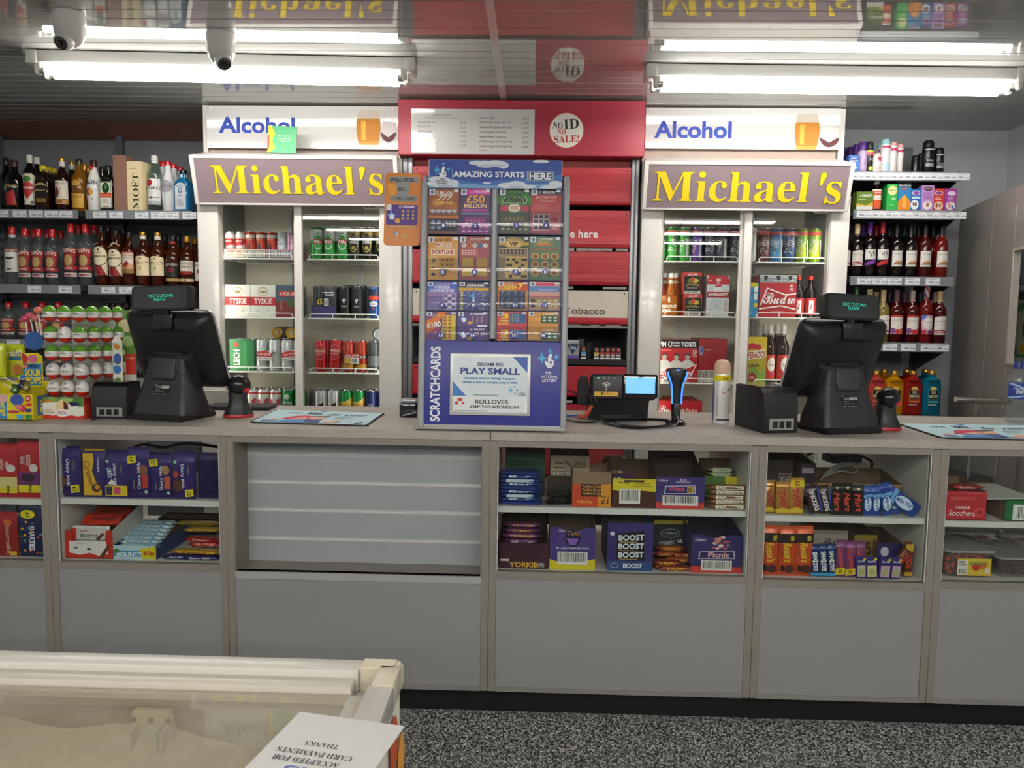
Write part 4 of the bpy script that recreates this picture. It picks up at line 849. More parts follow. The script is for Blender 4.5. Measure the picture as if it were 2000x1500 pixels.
bottle(113, 306, Z1, Y0, 27, BRANDY, GOLDC, 'spiced rum bottle with cream label and gold cap', d_rum, (.12, .56), 2.6, 'round', .06, group=G1, name='rum_bottle', neck=('#d8d0c8', .12), turn=0)
bottle(134, 313, Z1, Y0 + .09, 27, BRANDY, GOLDC, 'gold capped rum bottle behind the cream labelled rum', kind='round', cap=.06, group=G1, name='rum_bottle', neck=('#d8d0c8', .1))
bottle(146, 308, Z1, Y0, 30, GOLDR, BLACKC, 'amber tequila bottle with gold label and black cap', d_tequila, (.06, .6), 2.0, 'round', .09, group=G1, name='tequila_bottle')
bottle(157, 318, Z1, Y0 + .1, 24, GOLDR, GOLDC, 'amber bottle peeking out behind the tequila', kind='round', group=G1, name='tequila_bottle')
bottle(164, 322, Z1, Y0 + .19, 26, GOLDR, GOLDC, 'rearmost amber bottle between tequila and white coconut liqueur', kind='round', group=G1, name='tequila_bottle')
b_ = bottle(175, 310, Z1, Y0, 29, OPALW, BROWNC, 'white coconut liqueur bottle with brown cap', d_malibu, (.12, .62), 2.4, 'taper', .14, group=G1, name='liqueur_bottle', turn=0)
obj('neck_seal', Mlathe([(0, 0), (.010, 0), (.010, .001), (0, .001)], mat('#c22a2c', .4), 12), b_, (0, -.0225, .225), (math.pi / 2 + .25, 0, 0))
bottle(193, 324, Z1, Y0 + .11, 25, JAG, BLACKC, 'dark green bottle behind the square herbal liqueur', kind='stout', group=G1, name='liqueur_bottle')
bottle(206, 322, Z1, Y0, 29, JAG, BLACKC, 'square dark herbal liqueur bottle with green and orange label', d_jager, (.06, .64), 1.8, 'stout', .12, group=G1, square=True, thin=.7, name='liqueur_bottle', turn=-.1)
x_, z_, w_, h_ = bb(221, 303, 247, 414, Y0)
thing('gift_box', 'tall plain brown gift box beside the cream champagne box', 'box', Mbox(w_, .08, U(234, 303, Y0).z - Z1, mat('#8f6a5a', .6, var=.05), .001), (x_, Y0 + .002, Z1), (0, 0, .0), G1)
x_, z_, w_, h_ = bb(248, 315, 277, 414, Y0); h_ = U(262, 315, Y0).z - Z1
o = thing('champagne_box', 'cream champagne gift box with vertical black lettering', 'box', Mprism([(-.5, 0), (.5, 0), (.64, .45), (.64, .9), (-.5, .9)], [(w_, .09, 0), (w_, .09, h_)], mat('#dfcfa6', .5)), (x_, Y0 + .002, Z1), (0, 0, .0), G1)
pr(Face(w_, h_).t('MOËT', .52, .6, .72 * h_ / w_, .5 * w_ / h_, '#3a3226', 's', rot=-90).lines(.15, .14, .85, .17, 1, '#a8966a').e(.5, .11, .06, .01, '#8a7a4a'), o)
bottle(295, 301, Z1, Y0, 29, CLEARG, WHITEC, 'clear white rum bottle with red disc on white label', d_bacardi, (.12, .58), 2.6, 'tall', .09, group=G1, name='rum_bottle', neck=('#e2e2e0', .05), turn=-.1)
for i, (px, yt, dy) in enumerate(((322, 312, 0), (333, 318, .1), (346, 323, .19), (312, 313, .15))):
    bottle(px, yt, Z1, Y0 + dy, 27, FROST, REDC, ('frosted schnapps bottle with silver oval label and red cap', 'red capped frosted bottle right behind the silver oval schnapps', 'red capped frosted bottle half behind the blue gin', 'red capped bottle between white rum and frosted schnapps')[i], d_archers if i == 0 else None, (.2, .62), 2.2, 'taper', .09, group=G1, name='schnapps_bottle', neck=('#dcdcdc', .05))
bottle(353, 330, Z1, Y0, 33, BLUEB, BLACKC, 'square blue gin bottle with pale label', d_bombay, (.06, .68), 1.6, 'stout', .1, group=G1, square=True, thin=.75, name='gin_bottle', neck=('#dfe0e2', .08), turn=-.1)
# middle shelf -------------------------------------------------------------
bottle(15, 441, Z2, Y0, 29, CLEAR, REDC, 'clear vodka bottle with white label at the left frame edge', d_smir, (.22, .62), 2.6, 'tall', .14, group=G2, name='vodka_bottle', neck=('#e0e0de', .05))
for i, (px, yt, dy, w_) in enumerate(((40.5, 444, 0, 27), (67, 445, 0, 27), (94, 446, 0, 27), (130, 435, 0, 29), (159, 436, 0, 29))):
    bottle(px, yt, Z2, Y0 + dy, w_, CLEAR, REDC, '%s of five red label vodka bottles in front on the middle shelf' % nth(i, 5), d_vodka, (.14, .6), 2.5, 'tall', .15, group=G2, name='vodka_bottle', dk='d_vodka')
for i, (px, yt) in enumerate(((57.5, 447), (84, 448), (111, 449), (146, 438), (176, 439))):
    bottle(px, yt, Z2, Y0 + .1, 28, CLEAR, REDC, '%s of five red capped vodka bottles in the back row' % nth(i, 5), None, kind='tall', cap=.15, group=G2, name='vodka_bottle')
for i, (px, yt, dy) in enumerate(((190, 441, 0), (219, 449, 0), (204, 440, .11), (234, 446, .12))):
    b_ = bottle(px, yt, Z2, Y0 + dy, 28, WHISKY, BLACKC, ('whisky bottle with oval cream label next to the vodka', 'whisky bottle with oval cream label next to the red bird label', 'dark topped whisky behind the two oval label bottles', 'dark topped whisky behind the red bird label bottle')[i], d_hc if dy == 0 else None, (.16, .66), 2.6, 'round', .07, group=G2, name='whisky_bottle', dk='d_hc')
    if dy == 0 or i == 3: obj('neck_tag', Mext([(-.02, -.04), (.016, -.044), (.022, -.01), (.006, .0), (-.012, .0), (-.026, -.014)], .002, mat(('#b9c9a4', '#cfc6b8', '#d0cabc', '#9fb48a')[i], .5)), b_, (.006, -.02, .225), (.5, .2, .2))
bottle(245, 453, Z2, Y0, 27, WHISKY, BLACKC, 'whisky bottle with pale label and red bird', d_grouse, (.24, .64), 2.4, 'round', .08, group=G2, name='whisky_bottle', turn=-.1)
for i, px in enumerate((272, 301)):
    bottle(px, 452 + i, Z2, Y0, 29, WHISKY, GOLDC, ('cream label whisky beside the red bird whisky', 'cream label whisky beside the black label whisky')[i], d_bells, (.2, .56), 2.5, 'round', .06, group=G2, name='whisky_bottle', dk='d_bells', neck=('#e2dccb', .07))
for i, px in enumerate((287, 316, 342)):
    bottle(px, 456, Z2, Y0 + .12, 28, WHISKY, BLACKC, 'dark whisky in the back row, %s behind the cream labels' % ('first', 'second', 'third')[i], kind='round', group=G2, name='whisky_bottle')
bottle(331, 460, Z2, Y0, 30, WHISKY, BLACKC, 'whisky bottle with black and gold label', d_black, (.1, .5), 2.5, 'round', .1, group=G2, name='whisky_bottle', neck=('#a02a26', .05))
bottle(361.5, 461, Z2, Y0, 29, WHISKY, GOLDC, 'amber liqueur with white label and red band, near the fridge', d_southern, (.1, .52), 2.5, 'round', .1, group=G2, name='whisky_bottle')
bottle(375, 465, Z2, Y0 + .1, 27, WHISKY, GOLDC, 'gold capped amber bottle behind the red band liqueur', kind='round', cap=.1, group=G2, name='whisky_bottle')
bottle(385, 462, Z2, Y0 + .01, 26, WHISKY, BLACKC, 'bourbon bottle cut off by the left fridge edge', d_beam, (.12, .5), 2.4, group=G2, name='whisky_bottle')
# low shelf -------------------------------------------------------------
for i, px in enumerate((8, 42, 74, 106)):
    bottle(px, 590, Z3, Y0, 30, CLEAR, REDC, '%s of four vodka bottles low behind the lollies and eggs' % nth(i, 4), d_vodka, (.12, .56), 2.5, 'stout', .15, group=G3, name='vodka_bottle', dk='d_vodka')
for i, (px, dy) in enumerate(((204, 0), (229, 0), (254, 0), (216, .1), (243, .1))):
    bottle(px, 592, Z3, Y0 + dy, 22, WHISKY, BLACKC, ('amber whisky hidden behind the egg stand', 'amber whisky with oval cream label between egg stand and till', 'amber whisky mostly behind the left till', 'dark topped whisky low in the back row near the eggs', 'dark topped whisky low in the back row near the till')[i], d_hc if i == 1 else None, (.14, .6), 2.5, 'round', .07, group=G3, name='whisky_bottle', dk='d_hc')
for i, px in enumerate((227, 244, 261)):
    bottle(px, 718, Z4, Y0 + .02, 11, BRANDY, BLACKC, ('leftmost', 'middle', 'rightmost')[i] + ' of three tiny spirit miniatures on the lowest shelf', lambda f: f.r(0, 0, 1, 1, '#b5563a').e(.5, .5, .25, .3, '#d8a080'), (.1, .5), 2.2, 'stout', .2, group='spirit miniatures', name='miniature_bottle')
# ------------------------------------------------------------------ right shelving
def spray(px, ytop, zb, Y, wpx, body, cap, label, design=None, capf=.22, shoulder=.8, name='deodorant_spray'):
    X = U(px, ytop + 30, Y).x; h = U(px, ytop, Y).z - zb; r = wpx * Y / 3000
    t = thing(name, label, 'spray can', Mlathe([(0, 0), (.95 * r, 0), (r, .01 * h), (r, (1 - capf) * h * .93), (.9 * r, (1 - capf) * h), (0, (1 - capf) * h)], mat(body, .3, .1), 18), (X, Y + r, zb), (0, 0, .2), 'toiletries on the top right shelf')
    obj('cap', Mlathe([(0, (1 - capf) * h), (.93 * r, (1 - capf) * h), (.9 * r, h * .93), (.7 * r, h * .99), (0, h)], mat(cap, .35), 18), t)
    if design:
        f = Face(2.4 * r, (1 - capf) * h * .9, r + .0005); design(f); pr(f, t, (0, 0, .02 * h))
ZA, ZB_, ZCc, ZD, ZE = [z + .001 for z in ZR]; YR = 4.0
for i in range(4):
    spray(1688 - i * 12, 275 + i * 5, ZA, YR + i * .085, 17, '#b6a3c4' if i == 0 else '#4a2a68', '#4d2478', ('purple capped spray at the front of its file', 'second purple capped spray in the file', 'third purple capped spray in the file', 'rearmost purple capped spray in the file')[i], (lambda f: f.r(0, .1, 1, .9, '#b9a2c8').t('purple', .5, .5, .6, .16, '#5a3a78', 'n', rot=-90)) if i == 0 else None, .3)
spray(1701, 275, ZA, YR, 14, '#1b1b1d', '#161617', 'slim black spray with yellow and pink bands', lambda f: f.r(0, .02, 1, .12, '#e0c22a').r(0, .12, 1, .24, '#d8506a').e(.5, .85, .3, .1, '#b8c43a').t('Lynx', .5, .45, .3, .3, '#c9c9c9', 'b', rot=-90), .22)
spray(1714.5, 299, ZA, YR, 18, '#e4dcd8', '#dcc0b8', 'short white lotion bottle with red price dot', lambda f: f.e(.6, .12, .22, .14, '#b8282e').t('£1', .6, .12, .2, .1, '#f0e4e0').e(.45, .75, .25, .15, '#d8b8b0'), .12, name='lotion_bottle')
for i in range(3): spray(1733 - i * 8.5, 270 + i * 7, ZA, YR + i * .08, 18, '#dcdfe0', '#8fc4ca', ('white spray with pale blue cap and magenta band, front', 'second pale blue capped spray in the file', 'rearmost pale blue capped spray in the file')[i], (lambda f: f.r(0, .0, 1, .08, '#b8205c').e(.5, .8, .3, .18, '#a8ccd8')) if i == 0 else (lambda f: f.r(0, 0, 1, .08, '#b8205c')), .15)
for i, px in enumerate((1747.5, 1760)): spray(px, 276 + 4 * i, ZA, YR + .015 * i, 13.5, '#dedad8', '#dba8a6', ('pink capped white spray nearest the blue capped one', 'pink capped white spray with barcode, nearest the black sprays')[i], lambda f: f.r(0, .0, 1, .12, '#b8305c').lines(.2, .3, .8, .6, 4, '#a8a2a0'), .14)
for i, (px, yt, w_) in enumerate(((1791, 302, 15), (1802, 298, 14), (1818, 272, 21), (1838, 287, 18))):
    spray(px, yt, ZA, YR + (.05, .07, 0, .01)[i], w_, '#141416', '#0e0e10', ('shortest black spray at the left of the black group', 'second black spray, half hidden behind the tallest', 'tallest black spray with silver band', 'black spray at the right end of the shelf')[i], (lambda f: f.r(0, .02, 1, .07, '#a8aaac').r(.1, .62, .9, .76, '#8a8c8e').t('LYNX', .5, .52, .6, .08, '#c0c2c4')) if i > 1 else None, .2)
def carton(px0, py0, px1, py1, zb, Y, col, label, design, depth=.05, name='medicine_box', cat='box', group='medicines on the second right shelf', turn=0.0):
    x_, z_, w_, h_ = bb(px0, py0, px1, py1, Y); h_ = U((px0 + px1) / 2, py0, Y).z - zb if zb is not None else h_
    o = thing(name, label, cat, Mbox(w_, depth, h_, mat(col, .4), .0008), (x_, Y, zb if zb is not None else z_), (0, 0, turn), group)
    f = Face(w_, h_); design(f); pr(f, o); return o
carton(1658, 303, 1679, 335, ZA, YR - .01, '#2a68b4', 'small blue antacid box on the top right shelf', lambda f: f.r(.0, .1, 1, .42, '#1d4f9c').t('Alka-\nSeltzer', .5, .26, .8, .26, '#e6ecf2', 'i').e(.5, .75, .3, .1, '#8fb8e0'), .04, group='toiletries on the top right shelf')
carton(1673, 374, 1705, 411, ZB_, YR, '#5d7a1c', 'green and yellow cold remedy box with white base', lambda f: f.p([(0, .62), (.6, .74), (1, .55), (1, .78), (0, .78)], '#d8b82a').r(0, .76, 1, 1, '#dcdcd8').t('LEMSIP', .55, .22, .74, .16, '#e8ecd8', 'o').lines(.1, .42, .7, .5, 1, '#c8d49a'))
bottle(1715, 351, ZB_, YR, 19, glass('#3a1a0c', clear=.15, body='#1e0d07'), WHITEC, 'brown cough syrup bottle with orange label and white cap', lambda f: f.r(0, 0, 1, 1, '#d8562c').r(0, .0, 1, .08, '#e0d8d0').t('Covonia', .5, .16, .86, .12, '#e8dcd0', 'b').r(.0, .3, 1, .56, '#e2d8cc').lines(.1, .34, .9, .52, 3, '#a85a40').lines(.15, .66, .85, .9, 3, '#f0c8b0'), (.06, .7), 2.5, 'stout', .13, 1.3, name='syrup_bottle', group='medicines on the second right shelf')
carton(1723, 364, 1733, 409, ZB_, YR + .06, '#2a7a34', 'dark green box tucked behind the syrup bottle', lambda f: f.r(0, .2, 1, .4, '#b8c84a'))
carton(1732, 359, 1753, 411, ZB_, YR, '#2fae4c', 'bright green cough remedy box with yellow bubble', lambda f: f.e(.5, .25, .42, .18, '#d9dc9a').t('Buttercup', .5, .24, .7, .07, '#3a6a2a', 'i').lines(.45, .52, .95, .62, 2, '#c8e8c0').lines(.3, .76, .7, .86, 2, '#8fd09a'))
carton(1754, 356, 1779, 412, ZB_, YR, '#2f7fb8', 'orange and blue throat box shaped like a house', lambda f: f.p([(0, .68), (.5, .42), (1, .68), (1, 1), (0, 1)], '#e08a1c').r(0, 0, 1, .16, '#1d2026').t('Beechams', .5, .1, .9, .08, '#d8d8dc').e(.5, .58, .2, .12, '#f0b03a').r(.35, .7, .65, .9, '#e8a868').lines(.2, .2, .8, .3, 2, '#b86a4a'))
carton(1778.5, 369, 1799, 412, ZB_, YR + .004, '#2468b4', 'blue children medicine box with two faces circle', lambda f: f.e(.5, .18, .38, .11, '#d8d4e0').e(.5, .18, .3, .08, '#8a4a9c').r(.1, .34, .9, .44, '#c8dcec').e(.4, .72, .38, .22, '#dfe6ec').e(.3, .68, .1, .09, '#8a5a40').e(.5, .7, .1, .09, '#7a4a34'))
carton(1800, 362, 1824, 412, ZB_, YR, '#b488c4', 'lilac children medicine box with white baby circle', lambda f: f.e(.5, .13, .36, .08, '#4a2a34').t('Calpol', .5, .13, .5, .06, '#e0d4e0').lines(.1, .28, .9, .56, 4, '#8a5aa0').e(.5, .78, .36, .17, '#e6e0e8').e(.5, .76, .12, .09, '#a06a4a'))
carton(1822.5, 368, 1844, 412, ZB_, YR + .006, '#c8382e', 'red children medicine box with two children circle', lambda f: f.e(.5, .2, .36, .1, '#e0d8d8').e(.5, .2, .28, .07, '#8a3a8c').lines(.2, .36, .8, .54, 3, '#e8b8b0').e(.5, .76, .42, .19, '#e0c8bc').e(.35, .74, .12, .1, '#8a5030').e(.64, .74, .12, .1, '#b07848'))
carton(1845.5, 368, 1868, 413, ZB_, YR, '#9a3a94', 'purple children medicine box at the right shelf end', lambda f: f.e(.55, .22, .36, .1, '#d8cce0').lines(.25, .4, .8, .56, 3, '#e0b8dc').e(.5, .76, .42, .18, '#d8d0d8').e(.4, .74, .16, .11, '#c09a84').e(.66, .82, .1, .08, '#3a6ab0'))
GW = 'wine on the third right shelf'; GX = 'wine on the fourth right shelf'
WI = [(1656, 436, WINE, CREAMC, d_wineW, 'white label wine cut off by the right fridge edge'), (1678, 436, WINE, CREAMC, d_wineW, 'cream capped wine with red swoosh label'), (1704, 433, WINE, mat('#5a2a86', .3), d_vr('#7a3a9c'), 'purple capped wine with purple slash label'), (1729, 433, WINE, mat('#9a1c24', .3), d_vr('#b8222c'), 'red capped wine with red slash label'),
      (1757, 437, WINE, BLACKC, d_dark, 'dark wine with tall white label next to the red slash wine'), (1785, 437, WINE, BLACKC, d_dark, 'dark wine with tall white label between dark and rosé'), (1813, 438, REDW, BLACKC, d_dark, 'red tinted wine with tall white label'), (1846, 438, ROSE, BLACKC, d_dark, 'rosé wine with tall white label at the shelf end')]
for px, yt, gm, cp, ds_, lb in WI: bottle(px, yt, ZCc, YR, 25, gm, cp, lb, ds_, (.2, .5), 2.2, 'wine', .24, 1.06, group=GW, name='wine_bottle', turn=.12)
for i, (px, gm) in enumerate(((1690, WINE), (1716, WINE), (1742, WINE), (1771, WINE), (1799, ROSE), (1828, ROSE))): bottle(px, 440, ZCc, YR + .11, 25, gm, (mat('#5a2a86', .3), mat('#9a1c24', .3), BLACKC)[min(i, 2)], '%s of six wine bottles in the back row, third right shelf' % nth(i, 6), None, kind='wine', cap=.24, capr=1.06, group=GW, name='wine_bottle')
WJ = [(1657, 560, GREENB, mat('#1c5a28', .3), None, 'green bottle beside the right fridge behind the customer display'), (1676, 560, GREENB, mat('#1c5a28', .3), None, 'second green bottle behind the customer display'), (1701, 565, WHITEW, CREAMC, None, 'cream capped bottle behind the customer display'), (1729, 566, WHITEW, CREAMC, d_wineW, 'pale white wine with cream cap beside the till display'),
      (1756, 566, REDW, mat('#6a4a54', .4), d_fruit, 'fruit wine with berry label nearest the white wine'), (1788, 567, REDW, mat('#b8a0a4', .4), d_fruit, 'fruit wine with berry label nearest the flag neck bottle'), (1818, 562, ROSE, mat('#a86a74', .4), d_flag, 'rosé with flag neck wrap and pink blue label'), (1839, 568, REDW, CREAMC, d_wineW, 'cream capped red wine at the right end of the fourth shelf')]
for px, yt, gm, cp, ds_, lb in WJ:
    b_ = bottle(px, yt, ZD, YR, 27, gm, cp, lb, ds_, (.16, .52), 2.3, 'wine', .22, 1.1, group=GX, name='wine_bottle', turn=.12)
    if px == 1818: pr(Face(.03, .055, .0155).r(0, 0, 1, 1, '#d8d0cc').p([(0, 0), (.2, 0), (1, .9), (1, 1), (.8, 1), (0, .1)], '#b83a3a').p([(.6, 0), (1, 0), (1, .4)], '#3a5aa0').p([(0, .5), (.35, 1), (0, 1)], '#3a5aa0'), b_, (0, 0, .235), name='neck_wrap')
for i, px in enumerate((1716, 1742, 1772, 1803, 1833)): bottle(px, 570, ZD, YR + .11, 26, (WHITEW, REDW, ROSE, REDW, ROSE)[i], (CREAMC, BLACKC, mat('#6a4a54', .4), mat('#23304a', .4), CREAMC)[i], '%s of five wine bottles in the back row, fourth right shelf' % nth(i, 5), None, kind='wine', cap=.22, capr=1.1, group=GX, name='wine_bottle')
MDC = [('#b8403a', '#c86a4a'), ('#c98a10', '#d8682a'), ('#9a2018', '#d06a3a'), ('#0f6a86', '#4aa0a8')]
for i, px in enumerate((1714, 1749.5, 1786, 1823)):
    for j in range(2):
        bottle(px + j * (-8 if i > 1 else -16), 725 - j * 3, ZE, YR + j * .07, 36, glass(MDC[i][0], clear=.15, ior=1.45, body=MDC[i][0]), GOLDC, ('red', 'orange', 'dark red', 'teal blue')[i] + (' flat fortified wine bottle, front row on the bottom right shelf', ' flat fortified wine bottle, back row on the bottom right shelf')[j], d_md(MDC[i][1]) if j == 0 else None, (.2, .66), 1.25, 'flask', .09, 1.15, group='flat fortified wine bottles', square=True, thin=.5, name='fortified_wine_bottle', turn=.1)

# ================================================================== DRINKS IN THE FRIDGES
YCAN = 4.052
ALM = mat('#c4c6c8', .22, .85)
def can_mesh(r, h, mt): return Mlathe([(0, 0), (.74 * r, 0), (.8 * r, .003), (.99 * r, .012), (r, .02), (r, h - .016), (.97 * r, h - .012), (.84 * r, h - .003)], mt, 20)
def lid_mesh(r, h): return Mlathe([(.83 * r, h - .004), (.86 * r, h), (.82 * r, h + .0005), (.78 * r, h - .004), (0, h - .005)], ALM, 20)
def can(px, zb, Y, col, label, design=None, dk=None, h=.168, r=.033, group=None, turn=None, rot=None, loc=None, shiny=.35, name='drink_can', lean=0):
    X = U(px, 650, Y).x
    t = thing(name, label, 'can', can_mesh(r, h, mat(col, .28, shiny)), loc or (X, Y + r, zb), rot or (0, lean, (turn if turn is not None else (-.2 if X < 0 else .1))), group)
    obj('lid', lid_mesh(r, h), t)
    if rot is None and not lean: RND.append((t, r, False))
    if design:
        def mk(): f = Face(3.0 * r, h - .03, r + .0004); design(f); return f
        pr(mk, t, (0, 0, .014), key=('cd', dk, r, h) if dk else None)
    return t
def pull_tab(t, r, h): obj('ring_pull', Mext([(-.008, -.012), (.008, -.012), (.009, .008), (0, .014), (-.009, .008)], .0012, ALM), t, (0, 0, h - .003), (-math.pi / 2, 0, 0))
GL, GR = 'cans in the left fridge', 'drinks in the right fridge'
zA, zB, zC, zD = [z + .0055 for z in ZLF]
# top shelf left: slim cans in cardboard trays
trays = []
for a, b, col, lab, lg in ((438, 518, '#cfc0ad', 'beige printed can tray on the top left fridge shelf', 0), (519, 577, '#d29ab0', 'pink printed can tray on the top left fridge shelf', 1)):
    x_, z_, w_, h_ = bb(a, 487, b, 504, YCAN)
    o = thing('can_tray', lab, 'tray', Mbox(w_, .002, .046, mat(col, .6)), (x_, YCAN, zA), (0, 0, 0), 'printed can trays')
    obj('tray_floor', Mbox(w_, .2, .002, mat('#a88b6a', .8), c=(0, 0, 0)), o); obj('tray_back', Mbox(w_, .002, .046, mat(col, .6), c=(0, .2, 0)), o)
    f = Face(w_, .046)
    if lg == 0: f.r(.06, .1, .26, .34, '#c22a2c').t('SMIRNOFF', .16, .22, .17, .12, '#e8d8d0').t('COLA', .12, .6, .1, .16, '#b83a34').lines(.3, .15, .45, .7, 4, '#a06a60').r(.5, .15, .97, .95, '#3a3a3a').r(.51, .2, .96, .9, '#e2dfd8').bars(.53, .25, .94, .82)
    else: f.r(.05, .1, .9, .92, '#3a3a3a').r(.07, .15, .88, .88, '#e8dfe2').bars(.1, .2, .84, .82)
    pr(f, o)
def d_cola(f): f.r(0, .0, 1, .14, '#ddd8d6'); f.p([(0, .2), (1, .2), (1, .48), (0, .6)], '#b8252c'); f.t('SMIRNOFF', .5, .32, .5, .1, '#e8d0cc'); f.t('COLA', .5, .7, .4, .14, '#b8252c')
def d_cap(f): f.r(0, .0, 1, .16, '#dcd4cc'); f.p([(.3, .9), (.35, .5), (.5, .3), (.62, .5), (.68, .9)], '#4a1c16'); f.t('RUM & COLA', .5, .22, .5, .06, '#e8d8c0')
def d_gin(f): f.r(0, .0, 1, .1, '#c8ccd4'); f.r(.2, .12, .8, .62, '#e2e4ea'); f.t('Gin & Tonic', .5, .42, .5, .14, '#3a4a78', 'i'); f.e(.35, .25, .08, .08, '#33405a')
def d_pink(f): f.r(0, .0, 1, .1, '#d8c4cc'); f.t('pink', .5, .4, .4, .16, '#b04a78', 'i')
for i, (px, col, d) in enumerate(((450, '#dcd6d2', d_cola), (470, '#dcd6d2', d_cola), (490, '#c03a26', d_cap), (510, '#c03a26', d_cap), (531, '#c03a26', d_cap), (551, '#dcdde2', d_gin), (569, '#d9a8c0', d_pink))):
    can(px, zA + .003, YCAN + .004, col, '%s of seven slim cans in the trays on the top shelf' % nth(i, 7), d, d.__name__, .134, .0258, GL)
for i, px in enumerate((452, 474, 496, 518, 541, 562)): can(px, zA + .003, YCAN + .065, ('#c8c2be', '#c8c2be', '#a83020', '#a83020', '#c4c6cc', '#c898ac')[i], '%s of six slim cans behind in the trays' % nth(i, 6), None, None, .134, .0255, GL)
def d_perla(f): f.r(0, .0, 1, .42, '#d5d8d6'); f.e(.5, .46, .28, .34, '#2c8a3c'); f.e(.5, .46, .24, .3, '#dfe3df'); f.e(.5, .46, .2, .26, '#3c9a48'); f.r(.26, .36, .74, .54, '#b8222a'); f.t('PERŁA', .5, .45, .42, .12, '#efe8e4', 'k')
def d_warka(f): f.r(0, .0, 1, .2, '#8c7434'); f.e(.5, .46, .26, .38, '#b59a50'); f.e(.5, .46, .22, .34, '#15130f'); f.r(.2, .38, .8, .54, '#15130f'); f.t('WARKA', .5, .46, .54, .12, '#e8e4da', 'k'); f.e(.5, .68, .1, .07, '#a88c44')
for i, px in enumerate((617, 643, 669)): can(px, zA, YCAN, '#2f8f40', '%s of three green beer cans with red name band' % ('leftmost', 'middle', 'rightmost')[i], d_perla, 'd_perla', group=GL, turn=(.45, -.1, .15)[i])
for i, px in enumerate((692.5, 717, 738)): can(px, zA, YCAN, '#1b1813', '%s of three black and gold beer cans' % ('leftmost', 'middle', 'rightmost')[i], d_warka, 'd_warka', group=GL, turn=(-.1, .0, .3)[i])
for i, px in enumerate((632, 657, 681, 704, 727)): can(px, zA, YCAN + .07, ('#2f8f40', '#2f8f40', '#2f8f40', '#6a5a2c', '#6a5a2c')[i], '%s of five beer cans behind the tall green ones' % nth(i, 5), group=GL)
# multipacks ------------------------------------------------------------
FILM = glass('#f4f6f6', clear=.96, ior=1.4)
def pack(px, zb, col, label, design, nx=2, ny=2, d_can=None, dk=None, Y=YCAN, h=.168, r=.033, pitch=.0668, name='can_multipack', group=GL, film=True, flat=True, lidrows=True):
    X = U(px, 650, Y).x; w = pitch * nx
    t = thing(name, label, 'multipack', None, (X, Y, zb), (0, 0, 0), group)
    for i in range(nx):
        for j in range(ny):
            c = obj('can', can_mesh(r, h, mat(col, .28, .35)), t, ((i - (nx - 1) / 2) * pitch, .034 + j * pitch, 0), (0, 0, -.1 + .1 * i)); obj('lid', lid_mesh(r, h), c)
            if d_can and j == 0:
                def mk(): f = Face(3.0 * r, h - .03, r + .0004); d_can(f); return f
                pr(mk, c, (0, 0, .014), key=('cd', dk, r, h))
    if film: obj('shrink_film', Mbox(w + .001, ny * pitch + .002, h - .004, FILM, .012, 3, c=(0, -.0015, .003)), t)
    if design:
        f = Face(w, h, eps=.0003); design(f); pr(f, t, (0, -.0017, 0))
    return t
def d_tysk(f): f.r(0, 0, 1, 1, '#dcdcd6'); f.e(.5, .2, .2, .14, '#b8a26a'); f.e(.5, .21, .17, .11, '#dcdcd6'); f.p([(.4, .26), (.38, .16), (.46, .21), (.5, .12), (.54, .21), (.62, .16), (.6, .26)], '#9a8244'); f.r(0, .38, 1, .64, '#b3202a'); f.t('TYSKIE', .5, .51, .7, .17, '#efe9e2', 'b'); f.e(.5, .78, .24, .1, '#b9a878'); f.e(.5, .77, .22, .08, '#dcdcd6'); f.lines(.42, .77, .58, .8, 1, '#6a5a34')
pack(466, zB, '#d8d8d2', 'white four pack of cans with red band against the fridge side', d_tysk, pitch=.0665)
pack(515, zB, '#d8d8d2', 'white four pack of cans with red band beside the dark pack', d_tysk, pitch=.0665)
pack(564, zB, '#3a4652', 'dark blue and red four pack with red price flash', lambda f: f.r(0, .0, 1, .5, '#3c5666').r(0, .5, 1, 1, '#7c2024').r(.12, .18, .96, .36, '#c22c2c').t('4 FOR £4.99', .54, .27, .76, .11, '#f0e8e4', 'o').e(.62, .56, .16, .14, '#4a5a2c').t('Kopparberg', .22, .62, .36, .08, '#c8c0b8', 'n', rot=-90), pitch=.066)
def d_bow(f): f.r(0, 0, 1, 1, '#131415'); f.p([(.42, .38), (.62, .38), (.52, .56), (.46, .5)], '#b9bcbe'); f.t('STRONGBOW', .52, .66, .3, .07, '#b9bcbe')
pack(633, zB, '#16151c', 'black four pack with yellow five pound tag', lambda f: f.r(0, .62, 1, 1, '#3d3470').r(.2, .36, .72, .66, '#2a2340').r(.23, .38, .5, .62, '#191428').t('£5', .34, .5, .2, .18, '#e8cc2a', 'k').r(.52, .4, .7, .63, '#e0dee2').bars(.54, .43, .68, .6, n=9), pitch=.066)
for i, px in enumerate((671, 695)): can(px, zB, YCAN, '#141516', ('left', 'right')[i] + ' of two black cider cans with white arrow', d_bow, 'd_bow', group=GL, turn=.05)
for i, px in enumerate((680, 704)): can(px, zB, YCAN + .07, '#20322c', ('left', 'right')[i] + ' of two dark cans behind the black cider', None, group=GL, h=.176)
can(729, zB, YCAN, '#244a86', 'blue lager can with white oval beside the right door edge', lambda f: f.r(0, .0, 1, .3, '#1c2c44').r(.2, .24, .8, .4, '#c0392c').e(.5, .55, .24, .1, '#e0e2e6').t('1664', .5, .55, .3, .09, '#2a2a34', 'o').p([(.4, .7), (.6, .7), (.5, .78)], '#c22a2c'), group=GL, turn=0)
